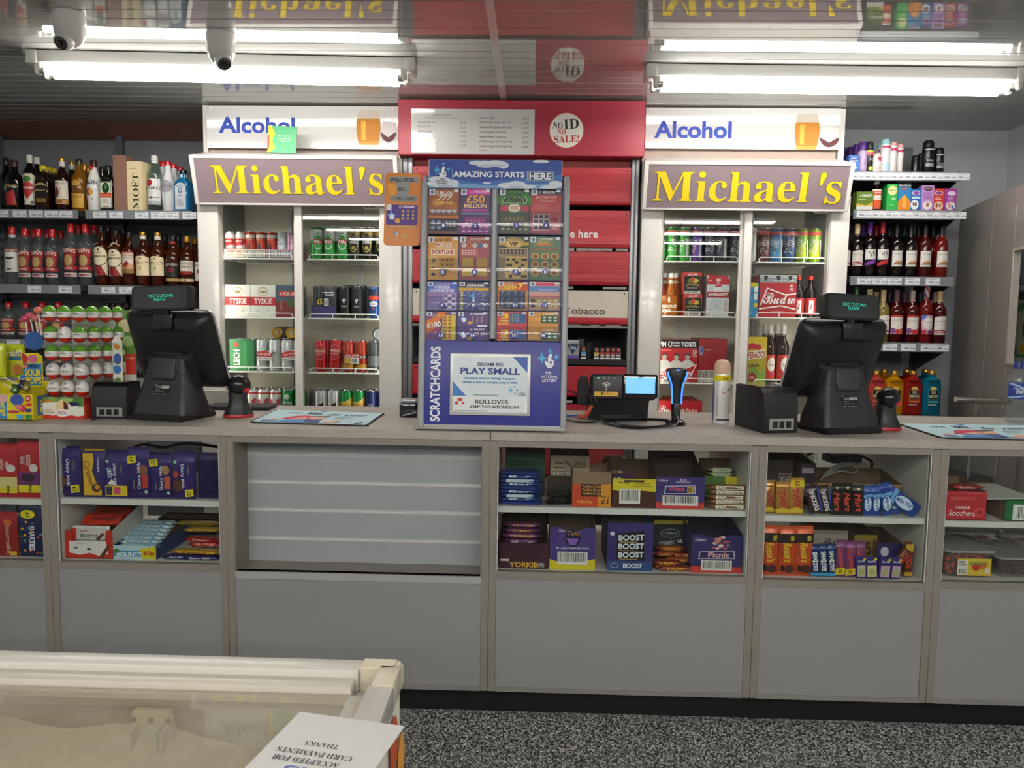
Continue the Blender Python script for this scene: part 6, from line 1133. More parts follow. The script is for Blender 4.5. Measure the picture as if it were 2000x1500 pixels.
# pockets and cards ---------------------------------------------------
CD = {
 1: ('#8a4a1c', lambda f: (f.e(.3, .3, .2, .1, '#b8743a'), f.e(.75, .4, .2, .12, '#a8642a'), f.e(.5, .18, .3, .08, '#a05a22'), f.t('£2 MILLION', .5, .09, .56, .07, '#f0e8dc'), f.t('777', .54, .2, .5, .12, '#d8d4cc', 'o'), f.t('DIAMOND', .5, .31, .58, .07, '#e0bc60'), [f.e(.14 + .18 * k, .5, .08, .04, '#b8c0cc') for k in range(5)], f.r(.0, .6, 1, .66, '#d87a3a'), f.r(.04, .66, .48, .95, '#232838'), f.r(.52, .66, .96, .95, '#232838'), [f.e(.15 + .2 * (k % 2), .74 + .13 * (k // 2), .07, .04, '#8f9cb4') for k in range(4)], [f.e(.6 + .13 * (k % 3), .73 + .1 * (k // 3), .05, .02, '#b0a8a4') for k in range(6)])),
 2: ('#3a1f5c', lambda f: (f.r(0, 0, 1, .13, '#c8409c'), f.t('£1 MILLION', .6, .06, .5, .06, '#f0d8ec'), f.t('£50', .5, .23, .62, .18, '#e0a04a', 'k'), f.t('MILLION', .5, .38, .76, .1, '#e8c08a', 'k'), f.t('CASH SHOWDOWN', .5, .48, .86, .06, '#e84aa8'), f.r(.02, .54, .98, .57, '#a8a4cc'), f.p([(.14, .64), (.86, .64), (.86, .76), (1, .76), (1, 1), (0, 1), (0, .76), (.14, .76)], '#9a3a90'), [f.t('£', .24 + .13 * k, .71, .06, .06, '#e0b060') for k in range(5)], [f.e(.12 + .19 * (k % 5), .85 + .1 * (k // 5), .05, .025, '#c8b4d0') for k in range(10)])),
 3: ('#1f4a22', lambda f: (f.e(.5, .25, .6, .2, '#2f7a34'), f.t('INSTANT', .5, .12, .7, .08, '#14201a', 'o'), f.t('£500', .5, .25, .84, .15, '#e8e8e0', 'k'), f.t('£500', .5, .25, .8, .13, '#101612', 'k'), f.e(.5, .43, .2, .1, '#d8d4b8'), f.t('8,000\n£500', .5, .43, .24, .1, '#c0486a', 'b'), f.r(.04, .37, .3, .5, '#b83a5a'), f.r(.72, .37, .98, .5, '#b83a5a'), f.r(.05, .6, .95, 1, '#5a5a3c'), [f.t('£', .24 + .13 * k, .67, .06, .06, '#d0b070') for k in range(5)], [f.e(.13 + .19 * (k % 5), .8 + .1 * (k // 5), .06, .025, '#b8b8a4') for k in range(10)])),
 4: ('#a01c24', lambda f: (f.r(0, 0, 1, .13, '#2a3a48'), f.t('£1 MILLION', .52, .08, .54, .06, '#e4dcdc'), f.t('JACKPOT', .5, .2, .7, .08, '#d8a4a0', 'b'), f.t('millionaire', .55, .27, .5, .04, '#e0b8b4', 'i'), f.r(.1, .35, .6, .46, '#b8545a'), f.r(.08, .56, .62, .94, '#c8a0a4'), [f.r(.12 + .17 * (k % 3), .58 + .12 * (k // 3), .25 + .17 * (k % 3), .66 + .12 * (k // 3), '#2a2430') for k in range(9)], f.r(.66, .62, .95, .74, '#c86a70'), f.r(.68, .63, .93, .73, '#9a1f28'), f.r(.66, .8, .95, .92, '#c86a70'), f.e(.8, .86, .07, .035, '#b8a4a8'))),
 5: ('#c98a2c', lambda f: (f.t('£500 000', .5, .07, .54, .07, '#4a2a14'), f.r(.24, .14, .78, .24, '#e0d2b8'), f.t('FRUITY', .5, .19, .46, .07, '#a83424', 'b'), f.r(.1, .28, .88, .43, '#e6dcc4'), f.t('FORTUNE', .5, .355, .7, .1, '#b02c24', 'k'), f.r(.08, .48, .3, .62, '#c8b060'), f.e(.19, .55, .08, .05, '#7a5a20'), f.r(.4, .48, .92, .86, '#b8882c'), [f.e(.5 + .14 * (k % 3), .54 + .11 * (k // 3), .04, .03, '#7a3a20') for k in range(9)], f.r(.08, .66, .3, .78, '#d0b464'), f.p([(.1, .7), (.28, .7), (.19, .76)], '#b8443a'), f.r(.08, .82, .3, .94, '#c8a850'), f.e(.19, .88, .08, .04, '#4a2a40'))),
 6: ('#8a1f2c', lambda f: (f.t('£300,000', .6, .05, .5, .06, '#e0c8c0'), f.t('JEWEL', .5, .12, .46, .07, '#b07a6c', 'b'), [(f.e(.14 + .18 * k, .2, .08, .05, ('#e6e2da', '#d8702a', '#e6e2da', '#3a7ab8', '#e6e2da')[k]), f.t('BINGO'[k], .14 + .18 * k, .2, .06, .05, '#1c1c20', 'k')) for k in range(5)], f.r(.05, .3, .62, .44, '#b8606a'), [f.e(.1 + .1 * (k % 5), .33 + .045 * (k // 5), .03, .015, '#e6d8d4') for k in range(15)], [f.r((.1, .57)[k % 2], (.5, .73)[k // 2], (.46, .93)[k % 2], (.7, .92)[k // 2], '#c9a23c') for k in range(4)], [f.e((.16 + .06 * (k % 5)) + (.47 if k > 24 else 0), .53 + .035 * ((k % 25) // 5), .012, .008, '#5a3418') for k in range(50)])),
 7: ('#7a6236', lambda f: (f.r(0, 0, 1, .3, '#2f4a34'), f.e(.5, .14, .36, .13, '#a8905c'), f.r(0, .13, 1, .2, '#c09a44'), f.r(.26, .1, .74, .23, '#d8b868'), f.t('VIP', .5, .165, .3, .09, '#1c1a14', 'k'), f.r(.03, .27, .97, .43, '#d0bc8c'), f.r(.05, .285, .95, .415, '#2c2a30'), [f.r(.09 + .125 * k, .3, .16 + .125 * k, .4, '#8a7c60') for k in range(7)], f.r(.22, .46, .98, .97, '#cba760'), [f.r(.26 + .1 * a, .5 + .065 * b, .36 + .1 * a, .565 + .065 * b, '#26241f') for a, b in ((0, 0), (2, 0), (5, 0), (6, 0), (0, 2), (1, 2), (3, 1), (4, 3), (5, 2), (0, 4), (2, 4), (6, 4), (3, 5), (1, 6), (5, 6), (6, 6), (4, 5))])),
 8: ('#1f5a2c', lambda f: (f.t('£200,000', .52, .06, .5, .07, '#e6e2d4'), f.t('LUCKY', .46, .13, .42, .06, '#e0b83a', 'k'), f.t('NUMBERS', .46, .19, .6, .06, '#d87a2a', 'k'), [f.p([(.08 + .11 * (k % 8), .29 + .05 * (k // 8)), (.17 + .11 * (k % 8), .29 + .05 * (k // 8)), (.125 + .11 * (k % 8), .25 + .05 * (k // 8))], '#c0604a') for k in range(16)], [f.e(.18 + .32 * (k % 3), .46 + .19 * (k // 3), .14, .085, '#c09a58') for k in range(9)], [f.e(.18 + .32 * (k % 3), .46 + .19 * (k // 3), .08, .05, '#7a4a24') for k in range(9)])),
 9: ('#7f6fa8', lambda f: (f.r(0, 0, 1, .34, '#4a6ac0'), f.t('£100,000', .52, .07, .5, .08, '#d0a0c8'), f.t('WINTER', .5, .18, .54, .11, '#e0e0f0', 'k'), f.t('WONDERLINES', .5, .3, .8, .1, '#e6dcec', 'k'), f.r(.55, .42, .97, .96, '#b8a4cc'), [f.r(.57 + .13 * (k % 3), .44 + .1 * (k // 3), .68 + .13 * (k % 3), .52 + .1 * (k // 3), ('#5a4a88', '#d8d0e0')[k % 2]) for k in range(15)], [f.e(.12 + .13 * (k % 4), .46 + .13 * (k // 4), .04, .035, '#a07ab0') for k in range(12)])),
 10: ('#2f3f7c', lambda f: (f.r(0, 0, 1, .18, '#1c2450'), f.t('£250,000', .55, .12, .58, .1, '#f0ece6', 'k'), f.r(0, .2, 1, .31, '#d0a030'), [f.p([(.5, .6), (.5 + .5 * math.cos(a), .62 + .38 * math.sin(a)), (.5 + .5 * math.cos(a + .12), .62 + .38 * math.sin(a + .12))], '#7088c4') for a in [k * .52 for k in range(12)]], [f.e(.1, .38 + .11 * k, .05, .05, '#c0b06a') for k in range(6)], [f.e(.82, .4 + .11 * k, .03, .03, '#c0b06a') for k in range(6)], star(f, .46, .5, .12, .12, '#58a8dc'), f.p([(.44, .7), (.5, .5), (.56, .7)], '#e6eaf0'))),
 11: ('#c87a1c', lambda f: (f.p([(.5, 0), (1, 0), (1, .3), (.6, .3)], '#c8481c'), f.t('£100,000', .42, .09, .4, .08, '#d8a89c', 'b'), f.t('SUPER', .42, .19, .48, .12, '#e6c23a', 'k'), f.t('7', .76, .15, .18, .2, '#f0d040', 'k'), f.r(.04, .3, .92, .95, '#2c3c5c'), [f.t('7', .15 + .22 * (k % 4), .4 + .22 * (k // 4), .08, .12, '#90a4bc', 'o') for k in range(12)])),
 12: ('#b88a7c', lambda f: (f.p([(.15, .03), (.85, .03), (.82, .14), (.18, .12)], '#d83a6c'), f.r(0, .15, 1, .34, '#5a7cb8'), f.t('loveisland', .62, .26, .6, .1, '#a8c4e8', 'i'), f.r(0, .48, 1, .53, '#d0607a'), f.r(.03, .56, .97, .96, '#b8986a'), [f.e(.13, .66 + .18 * k, .08, .07, '#5a4440') for k in range(2)], [f.e(.33 + .18 * (k % 4), .66 + .18 * (k // 4), .06, .035, '#e0c8a8') for k in range(8)])),
 13: ('#6a3a78', lambda f: (f.p([(0, .3), (.5, .1), (.4, .5), (0, .8)], '#d87a2c'), f.p([(.4, 0), (.7, 0), (.4, .3)], '#d8702c'), f.t('£100', .34, .12, .26, .1, '#d8b84a', 'b'), f.t('£100', .26, .45, .46, .2, '#f0ece4', 'k', rot=-8), f.t('LOADED', .28, .64, .36, .12, '#c83a48', 'k', rot=-10), f.r(.54, .1, .98, .97, '#d0bc44'), [f.r(.58 + .16 * (k % 2), .14 + .12 * (k // 2), .68 + .16 * (k % 2), .22 + .12 * (k // 2), '#b0582c') for k in range(14)])),
 14: ('#4a2a78', lambda f: [(f.t('£100,000', .66, .07 + o_, .48, .08, '#f0eef4', 'k'), star(f, .18, .24 + o_, .14, .12, '#58a8e0'), f.e(.2, .28 + o_, .08, .08, '#e8ecf4'), f.e(.4, .38 + o_, .08, .05, '#c89a3a'), [f.t('£', .5 + .15 * (k % 3), .18 + .08 * (k // 3) + o_, .06, .07, '#d0b868') for k in range(9 if o_ < .3 else 6)], f.r(.66, .46, .98, .52, '#e6e6ea')) for o_ in (0, .55)]),
 15: ('#b81f2c', lambda f: [(f.t('3', .27, .15 + o_, .26, .2, '#f0c030', 'k'), f.t('TIMES\nLUCKY', .24, .36 + o_, .38, .16, '#e8d060', 'k'), f.r(.44, .04 + o_, .96, .4 + o_, '#2a5a90'), [f.t('£', .52 + .09 * (k % 3), .1 + .1 * (k // 3) + o_, .05, .07, '#d8c070') for k in range(9)]) for o_ in (0, .58)]),
 16: ('#c0822c', lambda f: [(f.t('£10,000', .66, .06 + o_, .38, .07, '#f0e8dc', 'b'), f.t('Game', .22, .24 + o_, .34, .14, '#e8b040', 'i', rot=-8), f.r(.42, .12 + o_, .98, .4 + o_, '#2a5a34'), [f.e(.53 + .18 * (k % 3), .19 + .11 * (k // 3) + o_, .06, .03, '#d0dcd0') for k in range(6)]) for o_ in (0, .58)])}
rows = [(369, 456, 836, 1095.5), (462.5, 546, 834.5, 1094), (551, 606, 833, 1093), (609.5, 664.5, 831, 1091)]
WHO = {1: 'bronze diamond', 2: 'pink and purple', 3: 'dark green', 4: 'red jackpot', 5: 'orange fruit', 6: 'maroon bingo', 7: 'brown crossword', 8: 'green lucky number', 9: 'lilac winter', 10: 'dark blue burst', 11: 'orange and navy sevens', 12: 'dusty pink and blue', 13: 'purple and yellow', 14: 'violet coin', 15: 'red and yellow', 16: 'amber and green'}
for ri, (y0_, y1_, xa, xb) in enumerate(rows):
    s_ = (xb - xa) / 259.5
    for col in range(2):
        cxa = xa + (0 if col == 0 else 137.5) * s_ - 4; cxb = cxa + 130 * s_
        sbox('pocket_frame', cxa, y0_ - 1, cxb, y1_ + 2, .004, .012, NAVY)
        # bulging clear cover over the lower part
        (qa, z0), (qb, _) = SL(cxa, y1_ + 1), SL(cxb, y1_ + 1); z1 = SL((cxa + cxb) / 2, y0_ + (y1_ - y0_) * .5)[1]; w_ = qb - qa
        pf = [(.003, z1 - z0), (-.004, (z1 - z0) * .985), (-.0125, (z1 - z0) * .8), (-.0155, (z1 - z0) * .5), (-.0145, (z1 - z0) * .2), (-.010, 0), (.003, 0)]
        k = ('cover', ri, col)
        vs = [(x, yy, zz) for x in (-w_ / 2, w_ / 2) for yy, zz in pf[1:-1]]; n = len(pf) - 2
        obj('pocket_cover', mesh(k, vs, [(i, i + 1, n + i + 1, n + i) for i in range(n - 1)], CLRP, True), st, ((qa + qb) / 2, 0, z0))
    for ci in range(4):
        no = ri * 4 + ci + 1; a = xa + (0, 62, 138, 199)[ci] * s_; b = a + (60, 59.5, 59.5, 60.5)[ci] * s_
        (qa, z0), (qb, _) = SL(a, y1_), SL(b, y1_); z1 = SL((a + b) / 2, y0_)[1]; w_, h_ = qb - qa, z1 - z0
        loc = st.location + Matrix.Rotation(-LEAN, 3, 'X') @ Vector(((qa + qb) / 2, -.001, z0))
        o = thing('scratchcard', '%s scratchcard numbered %d on its pocket' % (WHO[no], no), 'scratchcard', Mbox(w_ - .002, .0008, h_, mat(CD[no][0], .35)), loc, (-LEAN, 0, 0), 'scratchcards in the stand pockets')
        f = Face(w_ - .002, h_, eps=.00012); CD[no][1](f); f.r(.02, .01, .2, .14, '#dcdfe6'); f.e(.11, .07, .05, .05, '#5a6480'); f.r(.84, .01, .98, .07, '#dcdfe6'); pr(f, o)
        xn, zn = SL(a + 31 * s_ + (4 if ci == 2 else 0), y1_ - (y1_ - y0_) * .14 - 1.5)
        dn = obj('number_disc', Mlathe([(0, 0), (.0098, 0), (.0098, .0008), (0, .001)], mat('#1b2a86', .35), 18), st, (xn, -.0165, zn), (math.pi / 2 - .05, 0, 0))
        pr(Face(.02, .02).t(str(no), .5, .5, .36 if no < 10 else .56, .5, '#f2f2f4', 'k'), dn, (0, -.01, .0012), (-math.pi / 2, 0, 0), 'lettering')
# lower panel
lp = sbox('lower_panel', 823, 667, 1099, 833, -.012, .012, PURP, .001); w_, h_ = lp['wh']
f = Face(w_, h_, eps=.0004); f.t('SCRATCHCARDS', .102, .51, .88 * h_ / w_, .07 * w_ / h_, '#eef0f4', 'k', rot=-90)
hand(f, .9, .2, .065, .13, s3=('#4fb0dc',) * 3, k='#3a3f90'); f.t('THE', .895, .36, .045, .034, '#eef0f4', 'b'); f.t('NATIONAL', .905, .405, .115, .036, '#eef0f4', 'b'); f.t('LOTTERY', .905, .45, .1, .036, '#eef0f4', 'b')
pr(f, lp, name='lettering')
fr_ = sbox('poster_frame', 880, 691, 1036, 811, -.02, .009, mat('#c9cac8', .3, .2), .002)
w2, h2 = fr_['wh']; obj('poster', Mbox(w2 * .925, .002, h2 * .9, mat('#d9e6ea', .3)), fr_, (0, -.001, h2 * .05))
f = Face(w2 * .925, h2 * .9, eps=.0003); f.p([(.8, 0), (1, 0), (1, .28)], '#4a66b0'); f.p([(0, .45), (.18, .71), (0, .71)], '#3f78c0'); f.r(0, .71, 1, 1, '#e3e9ea')
f.t('DREAM BIG', .5, .14, .34, .06, '#2f3a6c', 'b'); f.t('PLAY SMALL', .5, .26, .8, .12, '#33448c', 'k'); f.t('Extraordinary things happen', .5, .395, .68, .055, '#3f86c0', 'b'); f.t('when a lot of people play a little', .5, .465, .74, .055, '#3f86c0', 'b'); f.lines(.28, .685, .72, .7, 1, '#7a8a96', .8)
hand(f, .82, .61, .055, .1, '#e8eef0', '#3a4a6a', ('#4fb0dc',) * 3); f.t('THE\nNATIONAL\nLOTTERY', .93, .66, .11, .08, '#3a4a5a', 'b')
f.t('ROLLOVER', .53, .81, .45, .075, '#24262c', 'b'); f.t('£5M* THIS WEDNESDAY', .57, .895, .66, .055, '#2c2e34', 'b'); f.e(.1, .78, .035, .035, '#c83a34'); f.e(.06, .84, .03, .03, '#c83a34'); f.e(.14, .84, .02, .02, '#c83a34'); f.e(.1, .85, .03, .05, '#e6e4e0'); f.lines(.02, .965, .6, .98, 1, '#9aa4aa', .7); f.p([(.97, .88), (1, .8), (1, 1), (.95, 1)], '#f4f6f6')
pr(f, fr_, (0, -.0012, h2 * .05), name='poster_print')
# orange hanging card clipped to the stand's left rail
(xa, z0), (xb, _) = SL(748, 478), SL(819, 478); z1 = SL(786, 336)[1]; w_, h_ = xb - xa, z1 - z0
c_ = .012; rp = []
for cx_, cz_, a0 in ((w_ / 2 - c_, h_ - c_, 0), (-w_ / 2 + c_, h_ - c_, 90), (-w_ / 2 + c_, c_, 180), (w_ / 2 - c_, c_, 270)):
    rp += [(cx_ + c_ * math.cos(math.radians(a0 + 22.5 * i)), cz_ + c_ * math.sin(math.radians(a0 + 22.5 * i))) for i in range(5)]
loc = st.location + Matrix.Rotation(-LEAN, 3, 'X') @ Vector(((xa + xb) / 2 - .001, .012, z0))
oc = thing('hanging_card', 'orange promotional card hanging from the left side of the scratchcard stand', 'card', Mext(rp, .004, mat('#d07c22', .35, var=.06, scale=12)), loc, (-LEAN, .012, 0))
f = Face(w_, h_, eps=.0004); G_ = '#8d8f90'
f.r(.1, .05, .92, .13, G_); f.p([(.05, .14), (.2, .16), (.35, .14), (.3, .3), (.15, .33)], '#e09a30'); f.r(.36, .17, .66, .26, G_); f.r(.16, .31, .88, .39, G_); f.p([(.3, .13), (.7, .13), (.62, .4), (.4, .4)], G_)
f.t('WILL THIS...', .51, .095, .74, .052, '#1c1c1e', 'b'); f.t('BE...', .51, .222, .28, .05, '#1c1c1e', 'b'); f.t('THE ONE?', .53, .352, .62, .05, '#1c1c1e', 'b')
f.r(.06, .44, .92, .715, '#4c2f86'); f.r(.06, .44, .2, .52, '#dcdfe6'); f.t('£100,000', .62, .47, .42, .04, '#f2eef6', 'k'); star(f, .2, .58, .12, .06, '#58a8e0'); f.e(.22, .61, .07, .04, '#e8ecf4'); f.e(.38, .66, .08, .035, '#d89a3a')
for k in range(9): f.e(.52 + .14 * (k % 3), .53 + .05 * (k // 3), .03, .018, '#d8b050')
f.t('INSTANT EXCITEMENT', .52, .745, .68, .03, '#e6cfa8', 'b'); hand(f, .36, .84, .06, .04, k='#5a4a30'); f.lines(.52, .84, .72, .9, 3, '#e8c890'); f.lines(.28, .9, .44, .94, 2, '#e8c890'); pr(f, oc)

# ------------------------------------------------------------------ tills seen from behind
def till(px, py, turn, tilt, label, side):
    p = V(px, py, ZT)
    t = thing('till_terminal', label, 'till', None, p, (0, 0, turn), 'black tills with customer displays')
    obj('foot', Mext([(-.112, 0), (.104, 0), (.106, .008), (.1, .02), (-.105, .02)], .19, BLK, bev=.003), t, (0, .0, 0))
    # wedge stand, sloping back and narrowing upwards
    obj('stand', Mprism(rsq(.22, 3), [(.108, .075, .012), (.105, .072, .05), (.09, .055, .1), (.08, .048, .15), (.072, .044, .2), (.062, .036, .225), (.045, .025, .232)], mat('#2e3033', .45, var=.04, scale=60)), t, (0, .085, 0)).rotation_euler = (-.10, 0, 0)
    s_ = t.children[-1]
    o = obj('service_hatch', Mbox(.088, .012, .075, mat('#3a3c3f', .35), .005, 2), s_, (0, -.058, .135), (-.12, 0, 0)); obj('hatch_recess', Mbox(.098, .008, .086, mat('#0b0b0c', .5), .006, 2), s_, (0, -.0535, .129), (-.12, 0, 0))
    obj('seam', Mbox(.155, .002, .0016, mat('#060607', .6)), s_, (0, -.0505, .152))
    lb = obj('rating_plate', Mbox(.064, .001, .04, mat('#1b1c1e', .4)), s_, (-.0, -.0625, .078), (-.22, 0, 0))
    pr(lambda: Face(.064, .04).lines(.02, .04, .2, .1, 1, '#b8b8b4').r(.5, .14, .96, .38, '#c4c4c0').bars(.6, .2, .9, .32, n=12).t('EZJ', .3, .27, .3, .2, '#b8b8b4').t('IEC', .3, .5, .3, .12, '#8f8f8c').lines(.02, .66, .96, .76, 2, '#b0b0ac', .2).t('CE  FC  RoHS', .45, .9, .84, .1, '#b0b0ac', 'b'), lb, key='rating', name='rating_print')
    # monitor
    mo = obj('monitor', Mprism(rsq(.16, 5), [(.168, .142, -.02), (.168, .142, -.012), (.166, .14, .0), (.15, .122, .022), (.12, .09, .034), (.1, .07, .036)], BLK), t, (.0, .12, .235), (math.pi / 2 + tilt, 0, 0))
    obj('bezel', Mprism(rsq(.16, 5), [(.17, .144, -.026), (.171, .145, -.022), (.171, .145, -.018)], mat('#c9cacb', .25, .3)), mo)
    k = 'ventslots'
    if k not in ME:
        vs, fs = [], []
        for i in range(44):
            b = len(vs); x = -.072 + i * .0035; vs += [(x, 0, .0), (x + .0018, 0, 0), (x + .0018, .006, 0), (x, .006, 0)]; fs.append((b, b + 1, b + 2, b + 3))
        mesh(k, vs, fs, mat('#000000', .8))
    obj('vent_slots', ME[k], mo, (.02, .082, .0352), (.0, 0, 0)); obj('rear_boss', Mprism(rsq(.25, 4), [(.095, .075, .03), (.085, .065, .055), (.07, .05, .065)], BLK), mo, (.0, -.06, 0))
    obj('lock_slot', Mprism(rsq(.9, 3), [(.0018, .005, .02), (.0018, .005, .0245)], mat('#8a8a8a', .4)), mo, (.135, .065, 0))
    # customer display on a short post
    ph = .235 + .142 * math.cos(tilt)
    py_ = .12 - .142 * math.sin(tilt)
    obj('display_bracket', Mbox(.075, .03, .055, BLKG, .004, 2), t, (.005, py_ - .025, ph - .06)); obj('display_post', Mlathe([(0, 0), (.016, 0), (.016, .05), (.02, .06), (0, .06)], BLKG, 14), t, (.005, py_ - .005, ph - .02))
    d = obj('customer_display', Mext([(x * .112, .042 + z * .042) for x, z in rsq(.22, 4)], .035, BLK2, bev=.004), t, (.0, py_ - .03, ph + .006), (-.12, .03 * side, .06))
    obj('display_window', Mext([(x * .1, .042 + z * .036) for x, z in rsq(.18, 4)], .001, mat('#0f1716', .08, coat=1)), d, (0, -.0012, 0))
    pr(lambda: Face(.2, .084).t('NEXT CUSTOMER', .52, .42, .47, .12, mat('#39c0a8', .4, emit=.55), 'n').t('PLEASE', .5, .57, .22, .12, mat('#39c0a8', .4, emit=.55), 'n'), d, (0, -.0016, 0), key='vfd', name='display_text')
    return t
till(302, 822, -.22, .36, 'black till on the left beside the chocolate egg stand', -1)
till(1672, 848, .30, .36, 'black till on the right beside the aerosol can', 1)
# receipt printers
def printer(px, py, w, d, h, turn, label):
    p = V(px, py, ZT); t = thing('receipt_printer', label, 'printer', Mextx([(0, 0), (0, h * .62), (.012, h * .9), (.03, h), (d, h), (d, .0), (d * .2, 0)], w, BLK), p, (0, 0, turn), 'black receipt printers')
    obj('top_cover', Mbox(w * .94, d * .75, .004, BLKG, .001), t, (0, d * .2, h)); o = obj('port_panel', Mbox(w * .72, .004, h * .26, mat('#9c9d9a', .4, .4)), t, (w * .02, -.002, h * .07))
    for k in range(3): obj('port', Mbox(.016, .006, h * .15, BLKG), o, (-w * .2 + k * w * .2, -.003, h * .05))
printer(213, 818, .122, .1, .122, .03, 'black receipt printer between the egg stand and the left till')
printer(1524, 846, .12, .2, .145, .22, 'black receipt printer against the right till')
# presentation scanners with a ball head
def ball_scanner(px, py, s, turn, label):
    p = V(px, py, ZT); t = thing('ball_scanner', label, 'scanner', None, p, (0, 0, turn), 'black ball head scanners')
    obj('base_ring', Mprism(rsq(.7, 4), [(.05 * s, .045 * s, 0), (.052 * s, .047 * s, .004), (.05 * s, .045 * s, .01)], REDP), t)
    obj('body', Mprism(rsq(.75, 5), [(.05 * s, .045 * s, .009), (.046 * s, .04 * s, .02), (.034 * s, .032 * s, .045), (.031 * s, .03 * s, .07), (.034 * s, .03 * s, .09 * s)], BLK2), t)
    hd = obj('ball_head', Mlathe([(0, -.04 * s)] + [(.04 * s * math.cos(a), .04 * s * math.sin(a)) for a in [i * math.pi / 14 - math.pi / 2 for i in range(1, 14)]] + [(0, .04 * s)], mat('#1b1b1d', .22), 24), t, (.004, -.004, .112 * s))
    obj('red_window', Mlathe([(0, -.016 * s), (.011 * s, -.012 * s), (.0165 * s, 0), (.011 * s, .012 * s), (0, .016 * s)], mat('#c8322c', .3), 16), hd, (.021 * s, -.021 * s, -.016 * s), scale=(1, .8, .62))
    return t
b_ = ball_scanner(466, 813, 1.0, .3, 'black ball scanner with red base beside the left till')
b_ = ball_scanner(1728, 838, .95, 0, 'black ball scanner with red base half behind the right till')
# slab of a cash drawer lid behind the left till
a, b = V(420, 806, ZT), V(496, 798, ZT)
thing('keyboard_tray', 'flat dark tray lying behind the ball scanner', 'tray', Mbox(.24, .12, .014, BLK2, .002), (a.x + .05, 2.86, ZT), (0, 0, .08))
thing('paper_tray', 'flat white card tray standing behind the left till', 'tray', Mbox(.14, .012, .06, mat('#d8d6d2', .5), .002), (U(417, 780, 2.99).x, 2.99, ZT))

# ------------------------------------------------------------------ counter mats
def counter_mat(c, label):
    """c: pixel corners back-left, back-right, front-right, front-left"""
    P = [V(*q_, ZT) for q_ in c]; ctr = sum(P, Vector()) / 4; L = [p - ctr for p in P]; th = .0035
    vs = [(v.x, v.y, 0) for v in L] + [(v.x, v.y, th) for v in L]; fs = [(3, 2, 1, 0), (4, 5, 6, 7)] + [(i, (i + 1) % 4, (i + 1) % 4 + 4, i + 4) for i in range(4)]
    bm = bmesh.new(); bv = [bm.verts.new(v) for v in vs]
    for q_ in fs: bm.faces.new([bv[i] for i in q_])
    bmesh.ops.recalc_face_normals(bm, faces=bm.faces[:]); bmesh.ops.bevel(bm, geom=[e for e in bm.edges if abs(e.verts[0].co.z - e.verts[1].co.z) > .001], offset=.012, segments=4, affect='EDGES')
    t = thing('counter_mat', label, 'counter mat', from_bm(None, bm, mat('#131416', .6)), (ctr.x, ctr.y, ZT), (0, 0, 0), 'pale blue counter mats')
    def fn(x, z, d):
        u, v = x + .5, 1 - z; v = .02 + .95 * v; u = .015 + .97 * u
        a = L[0].lerp(L[1], u); b = L[3].lerp(L[2], u); q_ = a.lerp(b, v); return (q_.x, q_.y, th + d)
    f = Face(1, 1, fn=fn, eps=.0003); f.r(0, 0, 1, 1, '#bcdbe4')
    f.t('we', .22, .26, .12, .11, '#22303a', 'n'); f.t('blu.', .42, .24, .14, .2, '#1c2832', 'k'); f.t('do', .6, .3, .1, .17, '#22303a', 'n'); f.t('you?', .8, .33, .2, .18, '#22303a', 'n'); f.p([(.42, .05), (.5, .05), (.46, .13)], '#4a90c8')
    f.p([(.2, .75), (.26, .55), (.36, .46), (.48, .52), (.46, .72), (.3, .8)], '#c8385a'); f.p([(.28, .74), (.4, .62), (.44, .72), (.34, .8)], '#e6b8a4'); f.p([(.42, .5), (.58, .44), (.6, .52), (.44, .56)], '#6a6a62'); f.p([(.44, .6), (.58, .54), (.56, .74), (.46, .76)], '#e0ac8c')
    f.p([(.18, .98), (.26, .82), (.42, .8), (.48, .98)], '#5f9ad8'); f.p([(.42, .78), (.56, .74), (.58, .98), (.46, .98)], '#4a5590'); f.p([(.6, .92), (.7, .76), (.76, .8), (.68, .98)], '#e6b494'); f.p([(.06, .86), (.14, .74), (.2, .78), (.14, .9)], '#e6b494'); f.p([(.05, .96), (.18, .96), (.16, .88), (.07, .88)], '#4a7ac0')
    f.lines(.66, .5, .86, .6, 2, '#8aa0b0'); f.lines(.66, .64, .8, .68, 1, '#8aa0b0'); f.p([(.88, .96), (.94, .84), (.96, .85), (.91, .97)], '#2c3238'); pr(f, t)
counter_mat(((540, 801), (752, 808), (716, 833), (487, 826)), 'pale blue counter mat between the left till and scratchcard stand')
counter_mat(((1750, 828), (2010, 832), (2080, 862), (1840, 857)), 'pale blue counter mat at the right under the water bottle')

# ------------------------------------------------------------------ payment terminal
p = V(1212, 823, ZT)
pt = thing('payment_terminal', 'black payment terminal with yellow strip and blue lit screen', 'payment terminal', None, p, (0, 0, .0))
k = 2.74 / 1500
obj('base', Mextx([(0, 0), (-.01, .05), (-.03, .075), (-.03, .09), (.12, .11), (.14, 0)], 116 * k, BLK2), pt, (-.006, .03, 0))
obj('base_panel', Mbox(60 * k, .003, .05, mat('#1d1f22', .5)), pt, (-.02, .026, .008))
hd = obj('head', Mbox(124 * k, .09, .092, BLK, .008, 3), pt, (.006, -.012, .078), (-.12, 0, 0))
sc_ = obj('screen_bezel', Mbox(69 * k, .02, .088, BLKG, .008, 3), hd, (32 * k, -.008, .006)); obj('screen', Mbox(57 * k, .001, .056, mat('#6fb4e6', .2, emit=.75)), sc_, (0, -.0012, .018))
pr(Face(57 * k, .056).lines(.44, .06, .52, .1, 1, '#4a6a90').lines(.38, .2, .58, .24, 1, '#4a6a90'), sc_, (0, -.0015, .018), name='screen_text')
